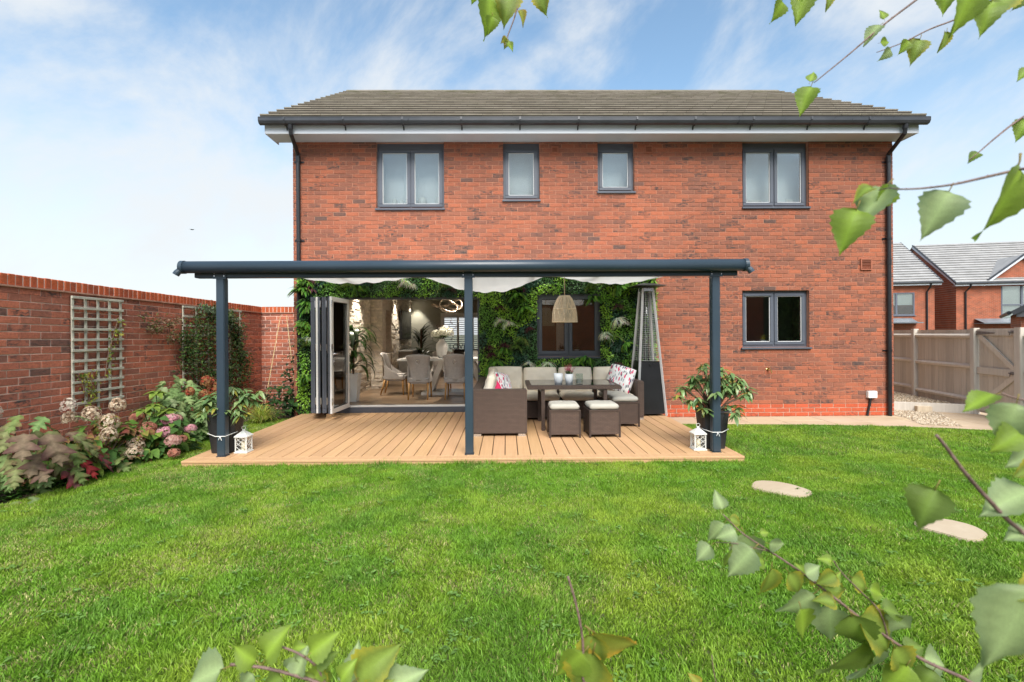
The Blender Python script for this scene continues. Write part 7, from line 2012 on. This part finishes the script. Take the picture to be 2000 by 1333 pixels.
b = branch(tr1, [tw(1.9), pd(2120, 310, d), pd(2000, 330, d), pd(1910, 350, d), pd(1860, 361, d), pd(1805, 368, d), pd(1760, 370, d), pd(1735, 368, d + .03), pd(1716, 372, d + .06)], .0035, .0007)
for i, (k, a) in enumerate((('w', (1862, 358, 1812, 452)), ('g', (1993, 300, 1955, 457)), ('w', (1745, 350, 1672, 422)), ('g', (1680, 392, 1642, 486)), ('g', (1742, 352, 1718, 415)), ('y', (1712, 362, 1668, 384)))):
    leaf_at(b, tr1, k, *a, d if i < 2 else d + .07, .25, i, (.35, -.55, .9, .5, -.4, .8)[i])
d = .36
b = branch(tr1, [tw(1.3), pd(2180, 1160, d), pd(2000, 1042, d), pd(1925, 970, d), pd(1880, 918, d), pd(1845, 870, d), pd(1828, 850, d)], .0042, .0018)
for i, (k, a) in enumerate((('d', (1836, 938, 1790, 1030)), ('w', (2035, 955, 1925, 985)), ('w', (2030, 1040, 1965, 1042)), ('y', (2040, 900, 1990, 930)))): leaf_at(b, tr1, k, *a, d, .2, i, (.85, .9, 1.1, .3)[i])
b = branch(tr1, [tw(1.45), pd(2120, 800, d + .05), pd(2000, 782, d + .05), pd(1955, 768, d + .05)], .003, .0012)
for i, (k, a) in enumerate((('w', (1990, 770, 1962, 872)), ('g', (2015, 830, 1945, 880)), ('g', (1955, 768, 1884, 790)), ('w', (2040, 880, 1975, 900)))): leaf_at(b, tr1, k, *a, d + .04, .3, i, (.5, .2, 1.0, .6)[i])
d = .26
b = branch(tr1, [tw(1.15), pd(2300, 1250, d + .1), pd(2120, 1180, d), pd(2060, 1130, d)], .003, .0015)
leaf_at(b, tr1, 'w', 2020, 1105, 1965, 1330, d, .2, 1, .25); leaf_at(b, tr1, 'y', 2080, 1150, 1985, 1160, d, .2, 0, .9)
d = .62
b = branch(tr1, [tw(.75), pd(2050, 1440, d + .05), pd(1905, 1338, d), pd(1800, 1288, d), pd(1700, 1222, d), pd(1622, 1162, d), pd(1562, 1116, d), pd(1500, 1075, d), pd(1450, 1042, d), pd(1412, 1005, d)], .006, .0012)
F1 = (('w', (1412, 1002, 1402, 968)), ('w', (1420, 1015, 1392, 1052)), ('y', (1420, 1012, 1446, 1022)), ('w', (1445, 1035, 1408, 1048)), ('w', (1482, 1062, 1430, 1112)), ('w', (1448, 1030, 1476, 1092)), ('w', (1495, 1060, 1530, 1068)), ('g', (1480, 1042, 1500, 1040)), ('y', (1508, 1098, 1500, 1158)), ('g', (1500, 1095, 1464, 1098)), ('y', (1535, 1110, 1562, 1155)),
      ('w', (1565, 1125, 1600, 1110)), ('y', (1575, 1120, 1612, 1135)), ('w', (1600, 1150, 1545, 1200)), ('y', (1590, 1148, 1650, 1155)), ('g', (1585, 1140, 1565, 1108)), ('w', (1618, 1165, 1628, 1250)), ('g', (1560, 1175, 1578, 1242)), ('d', (1655, 1185, 1690, 1262)), ('y', (1660, 1195, 1745, 1262)), ('d', (1700, 1228, 1640, 1320)), ('w', (1720, 1240, 1700, 1330)), ('y', (1740, 1250, 1775, 1315)),
      ('w', (1790, 1280, 1850, 1300)), ('g', (1780, 1285, 1740, 1350)), ('d', (1830, 1300, 1800, 1345)), ('w', (1880, 1320, 1930, 1310)), ('g', (1605, 1150, 1640, 1125)), ('y', (1640, 1180, 1600, 1170)), ('d', (1760, 1270, 1800, 1262)))
for i, (k, a) in enumerate(F1):
    o = leaf_at(b, tr1, k, *a, d + rng.uniform(-.02, .02), .35, i, rng.uniform(-.8, .8)); o.scale = o.scale * 1.18
b = branch(tr1, [pd(1735, 1248, d), pd(1718, 1195, d), pd(1680, 1155, d), pd(1645, 1120, d), pd(1628, 1095, d)], .0025, .001)
for i, (k, a) in enumerate((('y', (1655, 1122, 1702, 1155)), ('g', (1690, 1148, 1732, 1165)), ('w', (1720, 1190, 1785, 1245)), ('g', (1630, 1098, 1600, 1090)), ('y', (1640, 1118, 1600, 1142)), ('d', (1715, 1190, 1770, 1200)), ('w', (1722, 1200, 1700, 1262)))): leaf_at(b, tr1, k, *a, d + rng.uniform(-.02, .02), .3, i, rng.uniform(-.8, .8))
b = branch(tr1, [pd(1505, 1078, d), pd(1470, 1070, d), pd(1438, 1062, d), pd(1398, 1060, d)], .0016, .0008)
leaf_at(b, tr1, 'w', 1395, 1060, 1358, 1094, d, .3, 2, .5); leaf_at(b, tr1, 'd', 1430, 1064, 1420, 1112, d, .3, 1, -.5)
# --- low sapling right below the camera's view
TB2 = Vector((-.12, .52, LAWN_Z))
tr2 = empty('birch_tree', TB2, 'low birch sapling whose topmost leaves rise into view over the lawn', 'tree', 'young birches at the viewing end of the lawn')
q = MB(); q.tube([(0, 0, -.05), (.0, .01, .35), (-.01, .02, .70), (.0, .0, .86)], [.016, .013, .009, .006], 10); q.build('trunk', m_twig, tr2, smooth=True)
d = .55
b = branch(tr2, [TB2 + Vector((0, 0, .7)), pd(1150, 1420, d), pd(1139, 1330, d), pd(1138, 1250, d), pd(1125, 1180, d), pd(1109, 1126, d)], .0035, .0022)
for i, (k, a) in enumerate((('o', (1142, 1222, 1240, 1290)), ('y', (1148, 1225, 1172, 1308)), ('g', (1150, 1262, 1090, 1330)), ('y', (1165, 1250, 1130, 1380)))): leaf_at(b, tr2, k, *a, d, .3, i, (.6, .5, -.2, .3)[i])
b = branch(tr2, [TB2 + Vector((.05, 0, .72)), pd(1420, 1420, d + .1), pd(1398, 1333, d + .1), pd(1390, 1280, d + .1)], .002, .001)
leaf_at(b, tr2, 'o', 1370, 1345, 1352, 1318, d + .1, .2, 0, .5)
d = .5
b = branch(tr2, [TB2 + Vector((0, 0, .65)), pd(720, 1430, d), pd(640, 1345, d), pd(570, 1318, d), pd(512, 1304, d), pd(450, 1298, d)], .004, .0025)
for i, (k, a) in enumerate((('g', (512, 1298, 450, 1268)), ('g', (512, 1300, 555, 1222)), ('w', (455, 1300, 345, 1340)), ('w', (500, 1308, 465, 1350)), ('d', (560, 1318, 510, 1345)), ('w', (575, 1330, 590, 1270)), ('g', (610, 1330, 640, 1290)), ('y', (650, 1345, 590, 1320)))): leaf_at(b, tr2, k, *a, d, .3, i, rng.uniform(-.6, .6))
b = branch(tr2, [pd(640, 1350, d), pd(620, 1305, d), pd(585, 1278, d), pd(545, 1262, d)], .003, .0018)
for i, (k, a) in enumerate((('g', (595, 1285, 655, 1240)), ('d', (610, 1300, 655, 1275)), ('w', (580, 1278, 560, 1320)), ('g', (565, 1270, 600, 1262)), ('y', (680, 1340, 770, 1268)), ('w', (690, 1350, 690, 1270)), ('g', (660, 1340, 690, 1290)), ('w', (740, 1360, 820, 1310)), ('y', (700, 1370, 760, 1335)), ('w', (780, 1370, 762, 1305)), ('g', (640, 1350, 610, 1300)))): leaf_at(b, tr2, k, *a, d + rng.uniform(-.02, .02), .35, i, rng.uniform(-.6, .6))
